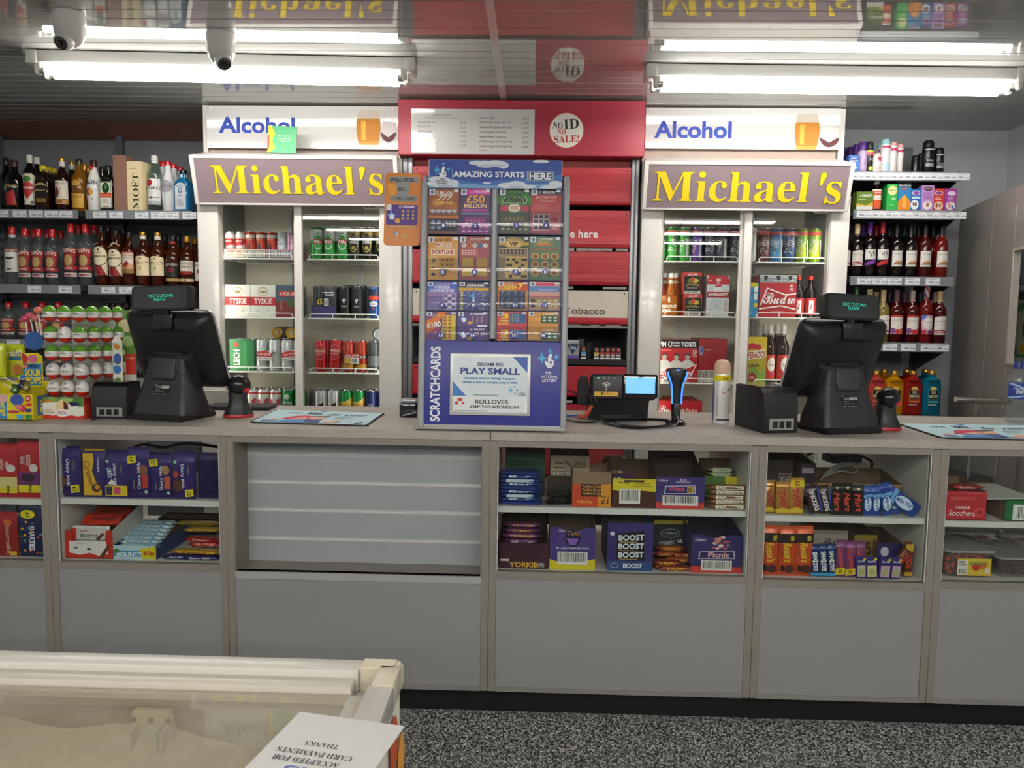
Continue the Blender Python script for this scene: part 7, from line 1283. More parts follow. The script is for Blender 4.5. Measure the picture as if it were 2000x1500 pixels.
ys = obj('yellow_strip', Mbox(46 * k, .002, .016, mat('#e0ac1c', .35)), hd, (-33 * k, -.001, .013)); pr(Face(46 * k, .016).t('PayPoint', .56, .5, .4, .44, '#3a2c0c', 'o').r(.28, .25, .33, .8, '#3a2c0c').e(.33, .4, .04, .2, '#3a2c0c'), ys, name='lettering')
f = Face(.04, .04)
for r_ in (.5, .34, .18): f.p([(.5 + r_ * math.cos(a), .62 - r_ * math.sin(a)) for a in [math.pi / 4 + i * math.pi / 16 for i in range(9)]] + [(.5 + (r_ - .08) * math.cos(a), .62 - (r_ - .08) * math.sin(a)) for a in [3 * math.pi / 4 - i * math.pi / 16 for i in range(9)]], '#d8dadc')
f.e(.5, .66, .05, .05, '#d8dadc'); f.p([(.46, .74), (.54, .74), (.5, .9)], '#d8dadc'); pr(f, hd, (-33 * k, -.0005, .027), name='contactless_mark')
for i in range(4): obj('status_light', Mbox(.006, .001, .0035, mat('#3ad080' if i == 0 else '#8a8f92', .3, emit=1.5 if i == 0 else 0)), hd, (-49 * k + i * 10.5 * k, -.001, .076))
obj('card_reader', Mext([(-.02, 0), (.02, 0), (.022, .06), (.016, .105), (-.012, .105), (-.02, .08)], .06, BLK, bev=.006), pt, (-72 * k, .05, .05))
obj('orange_strap', Mtube(curve_pts([(-80 * k, .03, .01), (-70 * k, .0, .014), (-58 * k, .0, .045), (-55 * k, .02, .075)], 5), .008, mat('#c8502c', .5), 5), pt, (0, .02, 0), scale=(1, 1, 1))
# cables
def cable(name, label, pts, r, col, cat='cable'):
    c0 = Vector(pts[0]); return thing(name, label, cat, Mtube([p_ - c0 for p_ in curve_pts(pts, 8)], r, mat(col, .4), 6), c0)
W3 = lambda px, py, dz=.004: tuple(V(px, py, ZT) + Vector((0, 0, dz)))
cable('network_cable', 'blue network cable running to the payment terminal', [W3(1100, 815), W3(1140, 813), W3(1165, 814.5), W3(1182, 817)], .0032, '#3a68b8')
coil = [W3(1330, 826, .006), W3(1305, 834), W3(1240, 839), W3(1185, 830), W3(1195, 824), W3(1260, 822), W3(1312, 829, .008), W3(1290, 838, .008), W3(1225, 838, .008), W3(1178, 828, .008), W3(1210, 822.5, .008), W3(1290, 824, .01), W3(1318, 832, .01), W3(1270, 839, .01), W3(1205, 834, .01), W3(1202, 822, .006)]
cable('scanner_cable', 'coiled black cable lying in front of the payment terminal', coil, .003, '#131315')
cable('power_cable', 'thin black cable drooping left of the payment terminal', [tuple(U(1104, 762, 2.72)), tuple(U(1130, 769, 2.69)), tuple(U(1155, 772, 2.66)), tuple(U(1172, 798, 2.66)), W3(1168, 823), W3(1140, 827), W3(1104, 822)], .0025, '#18181a')
cable('till_cable', 'black cables curling behind the left receipt printer', [W3(180, 822), W3(205, 815), W3(235, 818), W3(250, 812), W3(228, 806), W3(215, 812)], .0035, '#141416')
# blue-lit hand scanner on a stand
p = V(1320, 829, ZT); hs = thing('hand_scanner', 'black hand scanner with glowing blue edges on a round stand', 'scanner', None, p)
obj('stand_base', Mlathe([(0, 0), (.034, 0), (.036, .006), (.03, .014), (.016, .018), (0, .018)], BLKG, 24), hs)
obj('stand_neck', Mtube([(0, .01, .012), (0, .014, .06)], .013, BLK, 12), hs)
hb = obj('handle', Mprism(rsq(.7, 4), [(.014, .016, .0), (.016, .018, .04), (.017, .018, .09), (.02, .02, .12), (.03, .024, .145), (.036, .026, .165), (.034, .024, .18), (.024, .018, .186)], BLK), hs, (0, .006, .012), (-.06, 0, 0))
for s_ in (-1, 1): obj('light_strip', Mtube(curve_pts([(s_ * .0155, -.012, .06), (s_ * .0165, -.013, .1), (s_ * .021, -.015, .135), (s_ * .031, -.018, .158), (s_ * .033, -.016, .172)], 4), .0038, mat('#2a62f0', .3, emit=3.0), 6), hb)
obj('trigger', Mprism(rsq(.6, 3), [(.008, .004, 0), (.008, .005, .01)], mat('#3a78f0', .3, emit=2.0)), hb, (0, -.02, .17)); obj('plug', Mbox(.022, .018, .045, BLK2, .004, 2), hb, (0, -.025, .02)); obj('scan_window', Mbox(.05, .002, .012, mat('#b8c4d4', .1)), hb, (0, -.019, .16))
cable('scanner_lead', 'thin grey lead hanging from the blue lit scanner', [tuple(p + Vector((0, -.015, .035))), tuple(p + Vector((.004, -.03, .02))), tuple(p + Vector((-.01, -.045, .005))), W3(1300, 836)], .0022, '#8a8c90')
# aerosol can
p = V(1411, 828, ZT); ra = .0295
ae = thing('aerosol_can', 'white and yellow aerosol can standing alone on the worktop', 'aerosol', Mlathe([(0, 0), (ra * .97, 0), (ra, .003), (ra, .172), (ra * .96, .176), (0, .176)], mat('#d9d9d6', .3, .2), 24), p + Vector((0, ra, 0)))
obj('cap', Mlathe([(0, .176), (ra * .97, .176), (ra * .98, .19), (ra * .95, .205), (ra * .8, .218), (ra * .4, .226), (0, .227)], mat('#cfae92', .35), 24), ae)
f = Face(3 * ra, .168, ra + .0004); f.r(0, .0, 1, .12, '#d8c81c'); f.t('ONLY', .62, .065, .34, .07, '#23220f', 'o'); f.lines(.25, .15, .85, .2, 3, '#6a6e74'); f.p([(.4, .33), (.5, .25), (.6, .33), (.5, .41)], '#c03028'); f.p([(.42, .33), (.5, .265), (.58, .33), (.5, .395)], '#ecebe8'); f.p([(.47, .37), (.5, .29), (.53, .37)], '#1c1c1c'); f.lines(.64, .27, .85, .35, 3, '#4a4c50'); f.lines(.25, .44, .85, .85, 15, '#5a5c62'); f.r(.25, .92, .85, .955, '#3a3c42'); f.r(0, .14, .08, .98, '#4a5a9c'); pr(f, ae, (0, 0, .004), (0, 0, 0))
# water bottle and chair rail at the right
p = V(1993, 826, ZT)
wb = thing('water_bottle', 'clear plastic water bottle with blue cap at the right edge', 'bottle', Mlathe([(0, 0), (.03, 0), (.034, .006), (.033, .02), (.0345, .035), (.033, .05), (.0345, .065), (.033, .08), (.033, .15), (.031, .165), (.022, .19), (.014, .2), (.013, .215), (0, .215)], glass('#e6eef2', clear=.95, ior=1.4), 24), p + Vector((0, .035, 0)))
obj('cap', Mlathe([(0, .2), (.0165, .2), (.0165, .222), (.015, .225), (0, .225)], mat('#1f2f78', .35), 16), wb); pr(Face(3 * .033, .062, .0346).r(0, 0, 1, 1, '#263f8c').p([(.1, 0), (.6, .3), (.6, .4), (0, .1)], '#8fb0d8').t('Highland', .45, .4, .5, .2, '#e8eef4', 'i').t('more', .45, .58, .3, .2, '#e8eef4', 'b').p([(.0, .9), (.6, .74), (.6, .84), (.1, 1)], '#8fb0d8'), wb, (0, 0, .088))
a, b = U(1866, 780, 3.35), U(1968, 786, 3.35); CHR = mat('#c9c4bf', .12, .95)
ch = thing('stool', 'chrome framed stool back rail behind the counter', 'stool', None, ((a.x + b.x) / 2, 3.35, 0)); hw = (b.x - a.x) / 2
obj('back_rail', Mtube([(-hw, 0, a.z), (hw * .5, .0, a.z - .006), (hw * 1.15, .02, b.z), (hw * 1.3, .1, b.z)], .012, CHR, 12), ch)
for x_ in (-hw * .15, hw * .9): obj('back_post', Mtube([(x_, .004, a.z - .01), (x_ - .01, .02, .6)], .007, CHR, 8), ch)
obj('seat', Mlathe([(0, .58), (.14, .58), (.15, .6), (.14, .63), (0, .635)], mat('#1b1b1d', .5), 28), ch, (-hw * .1, .12, 0)); obj('pedestal', Mtube([(-hw * .1, .12, .03), (-hw * .1, .12, .58)], .025, CHR, 12), ch); obj('foot', Mlathe([(0, 0), (.15, 0), (.14, .02), (0, .035)], CHR, 28), ch, (-hw * .1, .12, 0))
# black device left of the stand
p = V(797, 815, ZT); dv = thing('lottery_reader', 'small black device with silver top left of the scratchcard stand', 'device', Mbox(.065, .1, .05, BLKG, .006, 2), p, (0, 0, 0)); obj('top_plate', Mbox(.06, .06, .014, mat('#9a9ca0', .3, .6), .004, 2), dv, (0, .01, .05)); obj('lead', Mtube(curve_pts([(.03, -.005, .02), (.0, -.012, .012), (-.02, -.004, .006)], 5), .003, mat('#9c98b8', .4), 6), dv)
# ------------------------------------------------------------------ chocolate eggs on their stand
def egg_part(prof, mt): return Mlathe(prof, mt, 18)
RE, HE = .023, .057
EGP = [(RE * math.sin(math.pi * k / 14) * (1 + .06 * math.cos(math.pi * k / 14)), HE / 2 - HE / 2 * math.cos(math.pi * k / 14)) for k in range(15)]
def eprof(a, b, g): return [(r + (g if 0 < i < 14 else 0), z) for i, (r, z) in enumerate(EGP)][a:b + 1]
p0 = V(124, 818, ZT); YE_ = p0.y
es = thing('egg_display_stand', 'card and clear plastic stand for chocolate eggs', 'display stand', None, (p0.x, YE_, ZT), (0, 0, 0))
kx = YE_ / 1500; bw = 85 * kx; bh = .073
bx_ = obj('base_box', Mbox(bw, .155, bh, mat('#b8301f', .5), .001), es)
f = Face(bw, bh); f.r(0, 0, 1, 1, '#dde3d4'); f.r(0, 0, 1, .42, '#5c8a3c'); f.e(.25, .12, .12, .14, '#7aa850'); f.e(.6, .1, .16, .1, '#8cb864'); f.e(.85, .2, .12, .2, '#4a7a34'); f.e(.35, .42, .5, .2, '#e4e6dc'); f.e(.1, .6, .2, .2, '#e4e6dc'); f.p([(0, .84), (.12, .8), (.25, .86), (.4, .8), (.55, .88), (.7, .82), (.85, .88), (1, .82), (1, 1), (0, 1)], '#c8341f'); f.e(.48, .45, .16, .32, '#e6c896'); f.p([(.52, .15), (.62, .3), (.63, .55), (.52, .6)], '#5a2a1a'); f.e(.48, .72, .18, .18, '#ece8e2'); f.t('Kinder', .48, .66, .2, .08, '#b8342c', 'b'); f.t('Surprise', .48, .76, .24, .1, '#3a6ab0', 'b'); f.t('Animal', .16, .17, .24, .14, '#d87a1c', 'k'); f.lines(.06, .55, .3, .75, 3, '#c08a40'); f.p([(.62, .22), (.8, .2), (.95, .28), (.85, .36), (.72, .42)], '#1c2c50'); f.p([(.6, .24), (.66, .2), (.66, .32)], '#d87a34'); pr(f, bx_)
obj('side_flap', Mbox(.003, .14, .05, mat('#c8341f', .5)), es, (bw / 2 + .004, .0, .0))
bk = obj('back_card', Mext([(-.115, 0), (.115, 0), (.115, .34), (.1, .37), (.05, .372), (-.115, .372)], .003, mat('#d9dfcf', .5)), es, (.055, .165, 0)); f = Face(.23, .372); f.r(.7, .0, 1, .5, '#5f8c40'); f.e(.85, .15, .12, .06, '#e0d4a8'); f.e(.88, .3, .1, .05, '#a8c480'); f.r(.84, .42, 1, .62, '#c8341f'); f.t('Kinder', .92, .46, .12, .02, '#f0e0d8'); pr(f, bk)
sd_ = obj('side_card', Mext([(-.018, 0), (.018, 0), (.018, .17), (.008, .19), (-.008, .19), (-.018, .17)], .002, mat('#dcdccb', .5)), es, (bw / 2 + .055, .12, .09)); pr(Face(.036, .19).e(.5, .2, .3, .05, '#d88a34').e(.5, .42, .4, .1, '#3a5a9c').e(.45, .62, .4, .08, '#3a7ac0').e(.5, .85, .36, .08, '#6a9c48'), sd_)
TIER = glass('#f2f5f5', clear=.9, ior=1.4, body='#e6e6e6')
zrow = [.074, .132, .194, .258, .328]
for r_, zr in enumerate(zrow): obj('clear_tier', Mbox(bw + (.062 if r_ else 0), .15, .003, TIER), es, ((.031 if r_ else 0), .004, zr - .003))
GRN, WHT, RDF = mat('#5f9a2e', .25, coat=.5, var=.35, scale=60), mat('#e2dfdb', .28, coat=.4), mat('#c02a16', .22, coat=.5)
def eggprint(f):
    f.t('Kinder', .5, .3, .46, .18, '#a83a34', 'b'); f.t('SURPRISE', .5, .62, .74, .26, '#5a7a6c', 'k')
ROWN = ['bottom', 'second', 'third', 'fourth', 'top']; cnt = {}
def egg(r_, ci, dj, green, lab):
    x = (ci - 1) * .0495 + dj * .02 + (r_ - 2) * -.0015; y = .03 + dj * .0465
    t = thing('chocolate_egg', lab, 'chocolate egg', egg_part(eprof(0, 14, 0), WHT), (p0.x + x, YE_ + y, ZT + zrow[r_] + .0006), (0, 0, random.uniform(-.3, .3)), 'foil wrapped chocolate eggs')
    obj('red_foil', egg_part(eprof(0, 5, .0004), RDF), t)
    if green: obj('green_foil', egg_part(eprof(8, 14, .0004), GRN), t)
    pr(lambda: (lambda f: (eggprint(f), f)[1])(Face(.034, .017, RE + .0022)), t, (0, 0, .0215), key='eggprint', name='foil_print')
    if not green: pr(lambda: Face(.016, .012, RE * .95).e(.5, .5, .4, .45, '#8a8f98').e(.4, .4, .2, .2, '#c4c8cc'), t, (-.002, 0, .041), key='eggtoy', name='foil_motif')
for r_ in range(5):
    n = 3 if r_ == 0 else 6
    for k_ in range(n):
        ci, dj = (k_, 0) if k_ < 3 else (2, k_ - 2)
        gr = (r_ >= 2) and not (r_ == 3 and k_ == 1)
        egg(r_, ci, dj, gr, '%s egg, %s in front, %s row' % ('green topped' if gr else 'white topped', ('leftmost', 'middle', 'rightmost')[k_], ROWN[r_]) + ' of the stand' if k_ < 3 else '%s egg, %s back along the right side, %s row' % ('green topped' if gr else 'white topped', ('first', 'second', 'third')[k_ - 3], ROWN[r_]))
for k_ in range(2): egg(4, k_, 1, True, 'green topped egg peeking over the top row, %s of two' % ('left', 'right')[k_])
# ------------------------------------------------------------------ sour lolly box, bag and lollies
x_, z_, w_, h_ = bb(-60, 766, 66, 820, 2.53); p = V(2, 820, ZT)
sb = thing('lolly_box', 'yellow sour lolly counter box with blue panels at the left edge', 'box', None, (p.x, p.y, ZT), (0, 0, .0))
YEL = mat('#d8cc1c', .45); hb_ = .088; wb_ = w_
obj('front_wall', Mbox(wb_, .002, hb_, YEL), sb); obj('back_wall', Mbox(wb_, .002, hb_ + .03, YEL), sb, (0, .16, 0)); obj('floor', Mbox(wb_, .16, .002, mat('#b8a888', .7)), sb)
for s_ in (-1, 1): obj('side_wall', Mbox(.002, .16, hb_ + .012, mat('#c8bc1c', .45)), sb, (s_ * wb_ / 2, 0, 0))
f = Face(wb_, hb_); f.r(0, .05, .6, .95, '#2a80c0'); f.t('SOUR', .42, .44, .32, .26, '#e8d41c', 'k'); f.t('POPS', .42, .72, .32, .26, '#e8d41c', 'k'); f.e(.54, .18, .08, .16, '#d8a8a8'); f.e(.76, .22, .1, .22, '#3a58a8'); f.e(.84, .55, .06, .14, '#c03a44'); f.e(.78, .5, .05, .1, '#d87a90'); f.e(.93, .17, .045, .13, '#c8302c'); f.t('25p', .93, .17, .06, .12, '#f0e8e4', 'k'); f.e(.94, .4, .05, .07, '#c8382c'); f.p([(.88, .55), (.98, .54), (.97, .68), (.9, .7)], '#4a3a78'); f.p([(.74, .8), (.86, .78), (.85, .96), (.76, .96)], '#4a9cd0'); f.p([(.88, .78), (.98, .78), (.98, .96), (.89, .96)], '#3a8a44'); f.e(.7, .68, .09, .06, '#b8344c'); pr(f, sb)
f = Face(.15, hb_); f.r(.1, .1, .8, .85, '#3a6ab0'); f.t('SO\nPO', .4, .5, .4, .5, '#e8d41c', 'k'); pr(f, sb, (wb_ / 2 + .0012, .08, 0), (0, 0, math.pi / 2))
hx, hz_, hw_, hh_ = bb(43, 684, 91, 752, 2.68); hc_ = obj('header_card', Mext([(-hw_ / 2, 0), (hw_ / 2, 0), (hw_ / 2, hh_ * .9), (hw_ * .3, hh_), (-hw_ * .3, hh_ * .98), (-hw_ / 2, hh_ * .86)], .003, YEL), sb, (hx - p.x, .155, hb_ + .005)); f = Face(hw_, hh_); f.r(.08, .3, .96, .92, '#2a80c0'); f.e(.22, .18, .2, .16, '#c0342c'); f.e(.62, .17, .2, .12, '#c86a90'); f.r(.06, .34, .42, .44, '#c8302c'); f.t('BOBBYS', .24, .39, .3, .06, '#f0e8e4', 'b'); f.t('MEGA', .66, .37, .4, .09, '#28364c', 'k'); f.t('SOUR', .62, .56, .66, .2, '#f0d41c', 'k'); f.t('POPS', .64, .78, .62, .2, '#f0d41c', 'k'); f.e(.24, .86, .18, .13, '#d8a8a8'); pr(f, hc_)
obj('round_topper', Mlathe([(0, 0), (.033, 0), (.033, .003), (0, .003)], mat('#2f5a9c', .4), 24), sb, (U(78, 665, 2.69).x - p.x, .157, U(78, 665, 2.69).z - ZT), (math.pi / 2, 0, 0))
for i, (px, py) in enumerate(((58, 617), (69, 621), (74, 606), (50, 622))):
    q_ = U(px, py, 2.7); o = thing('lollipop', '%s lollipop standing behind the round blue topper' % ('first pink', 'second pink', 'tallest orange pink', 'leftmost deep pink')[i], 'lollipop', Mtube([(.0, 0, 0), (.018 - .004 * i, 0, -.1)], .0024, mat('#e6e0da', .4), 6), q_, (0, 0, 0), 'pink lollipops in the counter box')
    obj('candy', Mlathe([(0, -.013)] + [(.0145 * math.cos(a), .013 * math.sin(a)) for a in [k_ * math.pi / 8 - math.pi / 2 for k_ in range(1, 8)]] + [(0, .013)], mat(('#c8506a', '#d07070', '#d8705c', '#c83a5c')[i], .2, coat=.5), 14), o)
q_ = bb(5, 683, 46, 748, 2.66); bg = thing('sweet_bag', 'lime green sweet bag with black lettering at the left edge', 'sweet bag', Mbar(q_[2], q_[3], .03, mat('#b4c41c', .3, coat=.4), 1, .006), (q_[0], 2.645, q_[1] + .02), (-.05, 0, 0)); f = Face(q_[2], q_[3]); f.e(.5, .75, .45, .2, '#a8a830'); f.e(.85, .75, .2, .15, '#b0663a'); f.r(.45, .36, 1, .48, '#2c5878'); f.t('Brain', .52, .27, .9, .26, '#14140f', 'k'); f.t('Brain', .53, .265, .82, .2, '#e8e4cc', 'k'); f.t('LICKER', .75, .42, .44, .07, '#4a90b8', 'b'); pr(f, bg, (0, -.0012, 0))
q_ = bb(-30, 690, 6, 748, 2.6); thing('sweet_bag', 'yellow green sweet bag cut off by the left frame edge', 'sweet bag', Mbar(q_[2], q_[3] + .02, .03, mat('#c0cc20', .3, coat=.4), 2, .006), (q_[0], 2.6, q_[1] + .015))
for i, (a_, b_2) in enumerate((((8, 738), (44, 755)), ((8, 750), (30, 763)), ((28, 752), (52, 758)))):
    A, B = U(*a_, 2.6), U(*b_2, 2.58); thing('wrapped_lolly', '%s wrapped lolly lying in the yellow box with its stick up' % ('uppermost', 'lower', 'rightmost')[i], 'lollipop', Mtube([(0, 0, 0), B - A], .0022, mat('#e8e6e2', .4), 6), A, (0, 0, 0), 'lollies lying in the yellow box')
    obj('wrapper', Mlathe([(0, -.014), (.013, -.006), (.014, .004), (.008, .014), (.013, .022), (0, .018)], mat(('#2a2c50', '#5a7a50', '#8a8440')[i], .25, .2), 10), C.objects[-1], B - A)

# ================================================================== SWEETS INSIDE THE COUNTER
GS = 'sweets behind the counter glass'
def cz(i, top):          # shelf heights of unit i
    zs = {0: ZS2 - .006, 1: ZS2, 3: ZS, 4: U(1650, 1013, YC).z, 5: U(1920, 1022, YC).z}[i]; zo = {0: ZOB, 1: ZOB, 3: ZOB, 4: U(1650, 1136, YC).z, 5: U(1920, 1138, YC).z}[i]
    return (zs if top else zo) + .0008
def bar(px0, py0, px1, zb, Y, col, label, design, name='chocolate_bar', t=.012, lean=.0, tilt=0.0, turn=0.0, shiny=.15, h=None, cat='chocolate bar', group=GS):
    x_, z_, w_, h_ = bb(px0, py0, px1, py0 + 60, Y); h_ = h or (U((px0 + px1) / 2, py0, Y).z - zb)
    o = thing(name, label, cat, Mbar(w_, h_, t, mat(col, .28, shiny, coat=.3), int(px0)), (x_ - math.sin(tilt) * h_ / 2, Y, zb + (abs(math.sin(tilt)) * w_ / 2)), (-lean, tilt, turn), group)
    if design:
        f = Face(w_ * .97, h_ * .9); design(f); pr(f, o, (0, -.0012, h_ * .05))
    return o
def rbar(px0, px1, zb, Y, col, label, txt=None, tcol='#f0ece4', band=None, t=.012, w=.03, name='chocolate_bar', style='k', turn=0.0, group=GS):
    """bar lying along the shelf, its long edge to the glass"""
    a, b = U(px0, 1000, Y), U(px1, 1000, Y); l = b.x - a.x
    o = thing(name, label, 'chocolate bar', Mbar(w, l, t, mat(col, .28, .2, coat=.3), int(px0) % 3, .01), (a.x, Y + w / 2, zb), (math.pi / 2, 0, math.pi / 2 + turn), group)
    if txt or band:
        f = Face(l, t, fn=lambda x, z, d: (-w / 2 - d, z, x + l / 2))
        if band: f.r(.2, .1, .8, .9, band)
        if txt: f.t(txt, .5, .5, .5, .6, tcol, style)
        pr(f, o)
    return o
BRN = mat('#7a5f48', .7)
def obox(px0, py0, px1, zb, Y, depth, col, label, design, cut=None, back=1.0, inside=None, side=None, sdesign=None, turn=0.0):
    """open counter box: printed front wall (with an optional notch), sides, taller back"""
    x_, z_, w_, h_ = bb(px0, py0, px1, py0 + 60, Y); h_ = U((px0 + px1) / 2, py0, Y).z - zb; m_ = mat(col, .5); ins = inside or BRN
    poly = [(-w_ / 2, 0), (w_ / 2, 0), (w_ / 2, h_)] + ([(w_ * cut[0] / 2, h_), (w_ * cut[0] / 2 * .9, h_ * (1 - cut[1])), (-w_ * cut[0] / 2 * .9, h_ * (1 - cut[1])), (-w_ * cut[0] / 2, h_)] if cut else []) + [(-w_ / 2, h_)]
    o = thing('sweet_box', label, 'box', Mext(poly, .0015, m_), (x_, Y, zb), (0, 0, turn), GS)
    hb = min(h_ * back, (ZS - .024 - ZOB) if zb < ZOB + .05 else (ZO1 - zb - .004))
    obj('back_wall', Mbox(w_, .0015, hb, ins), o, (0, depth, 0)); obj('floor', Mbox(w_ - .002, depth, .0015, ins), o)
    for s_ in (-1, 1): obj('side_wall', Mextx([(.001, 0), (depth, 0), (depth, hb), (.001, h_)], .0015, side or ins), o, (s_ * (w_ / 2 - .0008), 0, 0))
    f = Face(w_, h_); design(f); pr(f, o, name='box_print')
    o['w'], o['h'] = w_, h_; return o
# ---------------- unit 1, far left
z1, z0 = cz(0, True), cz(0, False); yb0 = YC + .035
bar(-14, 868, 33, z1, yb0, '#b8202a', 'red bar with cream lower panel and yellow price band, left edge', lambda f: f.r(0, .62, 1, .84, '#d8c884').r(0, .84, 1, .96, '#dcc81c').t('50p', .6, .9, .4, .07, '#2a2410', 'k', rot=90).t('WHITE\nCHOCOLATE', .45, .36, .44, .2, '#f0dcd4', 'b', rot=90).e(.75, .44, .2, .08, '#d8d0cc'))
bar(34, 861, 79, z1, yb0, '#b8202a', 'red bar with purple lower panel and yellow price band', lambda f: f.r(0, .56, 1, .8, '#6a2a6c').e(.45, .66, .3, .08, '#3a2030').r(0, .8, 1, .95, '#dcc81c').t('50p', .5, .87, .34, .08, '#2a2410', 'k', rot=90).t('MILK CHOCOLATE\nFRUIT & NUT', .35, .33, .5, .2, '#f0dcd4', 'b', rot=90).e(.7, .47, .2, .08, '#d8d0cc'))
for i in range(2): bar((-10, 35)[i], (864, 858)[i], (35, 80)[i], z1, yb0 + .03, '#a81c26', ('red bar standing behind the cream panel bar', 'red bar standing behind the purple panel bar')[i], None)
bar(-10, 1000, 33, z0, yb0, '#a02222', 'red dark chocolate bar with vertical cream name', lambda f: f.t('Bournville', .6, .6, .7 * 2, .18 * .6, '#e8d8c0', 'n', rot=90).e(.6, .2, .2, .08, '#c8602c').r(.0, .7, .2, .96, '#2a1412').r(.65, .92, .98, 1.02, '#d8b83a'))
bar(35, 993, 84, z0, yb0, '#1c2450', 'navy bar scattered with coloured sweets and yellow price dot', lambda f: (f.e(.4, .08, .3, .1, '#dcc81c'), f.t('£1', .4, .08, .2, .07, '#2a2410', 'k', rot=90), f.t('SMARTIES', .55, .62, 1.0, .13, '#f0f0f2', 'k', rot=90), [f.e(random.Random(k).random() * .9 + .05, random.Random(k + 50).random() * .75 + .22, .06, .025, ('#c8342c', '#d8a42c', '#3a8a4a', '#6a8ac0', '#c88a3a', '#8a5a9c')[k % 6]) for k in range(16)]))
# ---------------- unit 2
z1, z0 = cz(1, True), cz(1, False)
P_ = '#33236c'
def dm(extra=None, price=None, flip=False):
    def d(f):
        f.r(0, .9, 1, 1, '#2c1c5c')
        f.t('Dairy Milk', .42 if not flip else .55, .5 if not flip else .52, .62 * f.h / f.w, .2 * f.w / f.h, '#e8e2ee', 'b', rot=90 if not flip else -90); f.t('Cadbury', .72 if not flip else .28, .34 if not flip else .74, .22 * f.h / f.w, .13 * f.w / f.h, '#b09a6a', 'i', rot=90 if not flip else -90)
        f.e(.1 if not flip else .86, .14 if not flip else .9, .08, .04, '#9cc8a0')
        if extra: extra(f)
        if price: u, v = price; f.p([(u - .2, v - .08), (u + .2, v - .1), (u + .22, v + .07), (u - .18, v + .1)], '#dcca1c'); f.t('£1', u, v, .14 * f.h / f.w * .7, .2 * f.w / f.h, '#1c1808', 'k', rot=90 if not flip else -90)
    return d
bar(113, 876, 157, z1, yb0, P_, 'plain purple chocolate bar with yellow price, leftmost on the shelf', dm(lambda f: f.e(.2, .7, .16, .1, '#7a4a34'), (.74, .86)))
bar(162, 881, 204, z1, yb0, P_, 'purple bar with broad yellow caramel panel', lambda f: (f.p([(.0, 0), (.5, 0), (.52, .2), (.42, .42), (.6, .68), (.86, .86), (.86, 1), (0, 1)], '#d8a82a'), f.t('Caramel', .28, .48, .62 * f.h / f.w, .26 * f.w / f.h, '#5a2c14', 'i', rot=76), f.t('Dairy Milk', .72, .28, .34 * f.h / f.w, .12 * f.w / f.h, '#e8e2ee', 'b', rot=90), f.e(.6, .82, .22, .1, '#5a2c18'), f.e(.66, .8, .12, .06, '#d89a2a')))
bar(205, 886, 249, z1, yb0, P_, 'purple bar with blue biscuit name and yellow foot', dm(lambda f: (f.t('OREO', .2, .42, .26 * f.h / f.w, .2 * f.w / f.h, '#d8e4f0', 'k', rot=80), f.p([(.1, .7), (.3, .58), (.5, .7), (.3, .72)], '#e8e4e0'), f.r(0, .74, 1, 1, '#d8c02a'), f.r(.38, .78, .68, .96, '#c84a6a'), f.r(.04, .76, .3, .98, '#3a3448'))))
bar(249, 879, 291, z1, yb0, P_, 'purple bar with red nut panel, price at the top', dm(lambda f: (f.e(.75, .4, .2, .12, '#8a5a3a'), f.r(.68, .5, .96, .82, '#b8342c')), (.2, .16), True))
bar(292, 889, 335, z1, yb0, P_, 'purple bar with orange nut panel, price at the top', dm(lambda f: (f.e(.75, .32, .18, .12, '#a87a4a'), f.r(.68, .48, .96, .8, '#c85a34')), (.18, .14), True))
bar(338, 887, 380, z1, yb0, P_, 'purple bar with chopped chocolate pile, rightmost facing bar', dm(lambda f: (f.e(.12, .44, .14, .09, '#a83a3a'), f.e(.2, .72, .22, .16, '#5a3424')), (.74, .9)))
for i in range(7): bar(386 + i * 1.5, 884 + i * .6, 428 + i * .4, z1, yb0 + .012 + i * .021, '#23184c', '%s of seven dark purple bars filed edge on beside the post' % ('front', 'second', 'third', 'fourth', 'fifth', 'sixth', 'last')[i], None, t=.01)
for i, (a, b, yy) in enumerate(((119, 156, .02), (164, 204, .02), (206, 249, .02), (249, 291, .02), (292, 334, .02), (338, 379, .02))):
    for j in range(2): bar(a, (872, 878, 880, 874, 884, 882)[i] - j, b, z1, yb0 + yy + j * .02, ('#2c1e60', '#c8982a', '#2c1e60', '#2c1e60', '#2c1e60', '#2c1e60')[i], 'purple bar filed %s behind the %s facing bar' % (('directly', 'two')[j], ('leftmost', 'caramel', 'biscuit', 'red panel', 'orange panel', 'rightmost')[i]), None, t=.011)
o = obox(128, 1036, 220, z0, yb0, .2, '#c03020', 'red and white wafer bar box with bars inside', lambda f: (f.p([(.08, .38), (.86, .38), (.9, .84), (.7, .9), (.5, .8), (.3, .88), (.08, .8)], '#e6e2dc'), f.p([(.7, .95), (.9, .5), (.96, .5), (.8, .98)], '#6a3a24'), f.t('kinder', .3, .46, .16, .05, '#b8302c'), f.e(.22, .62, .05, .05, '#8a8a86'), f.e(.5, .66, .05, .04, '#2a2624')), (.72, .62), 1.5, side=mat('#d8d2cc', .5))
x0_ = o.location.x
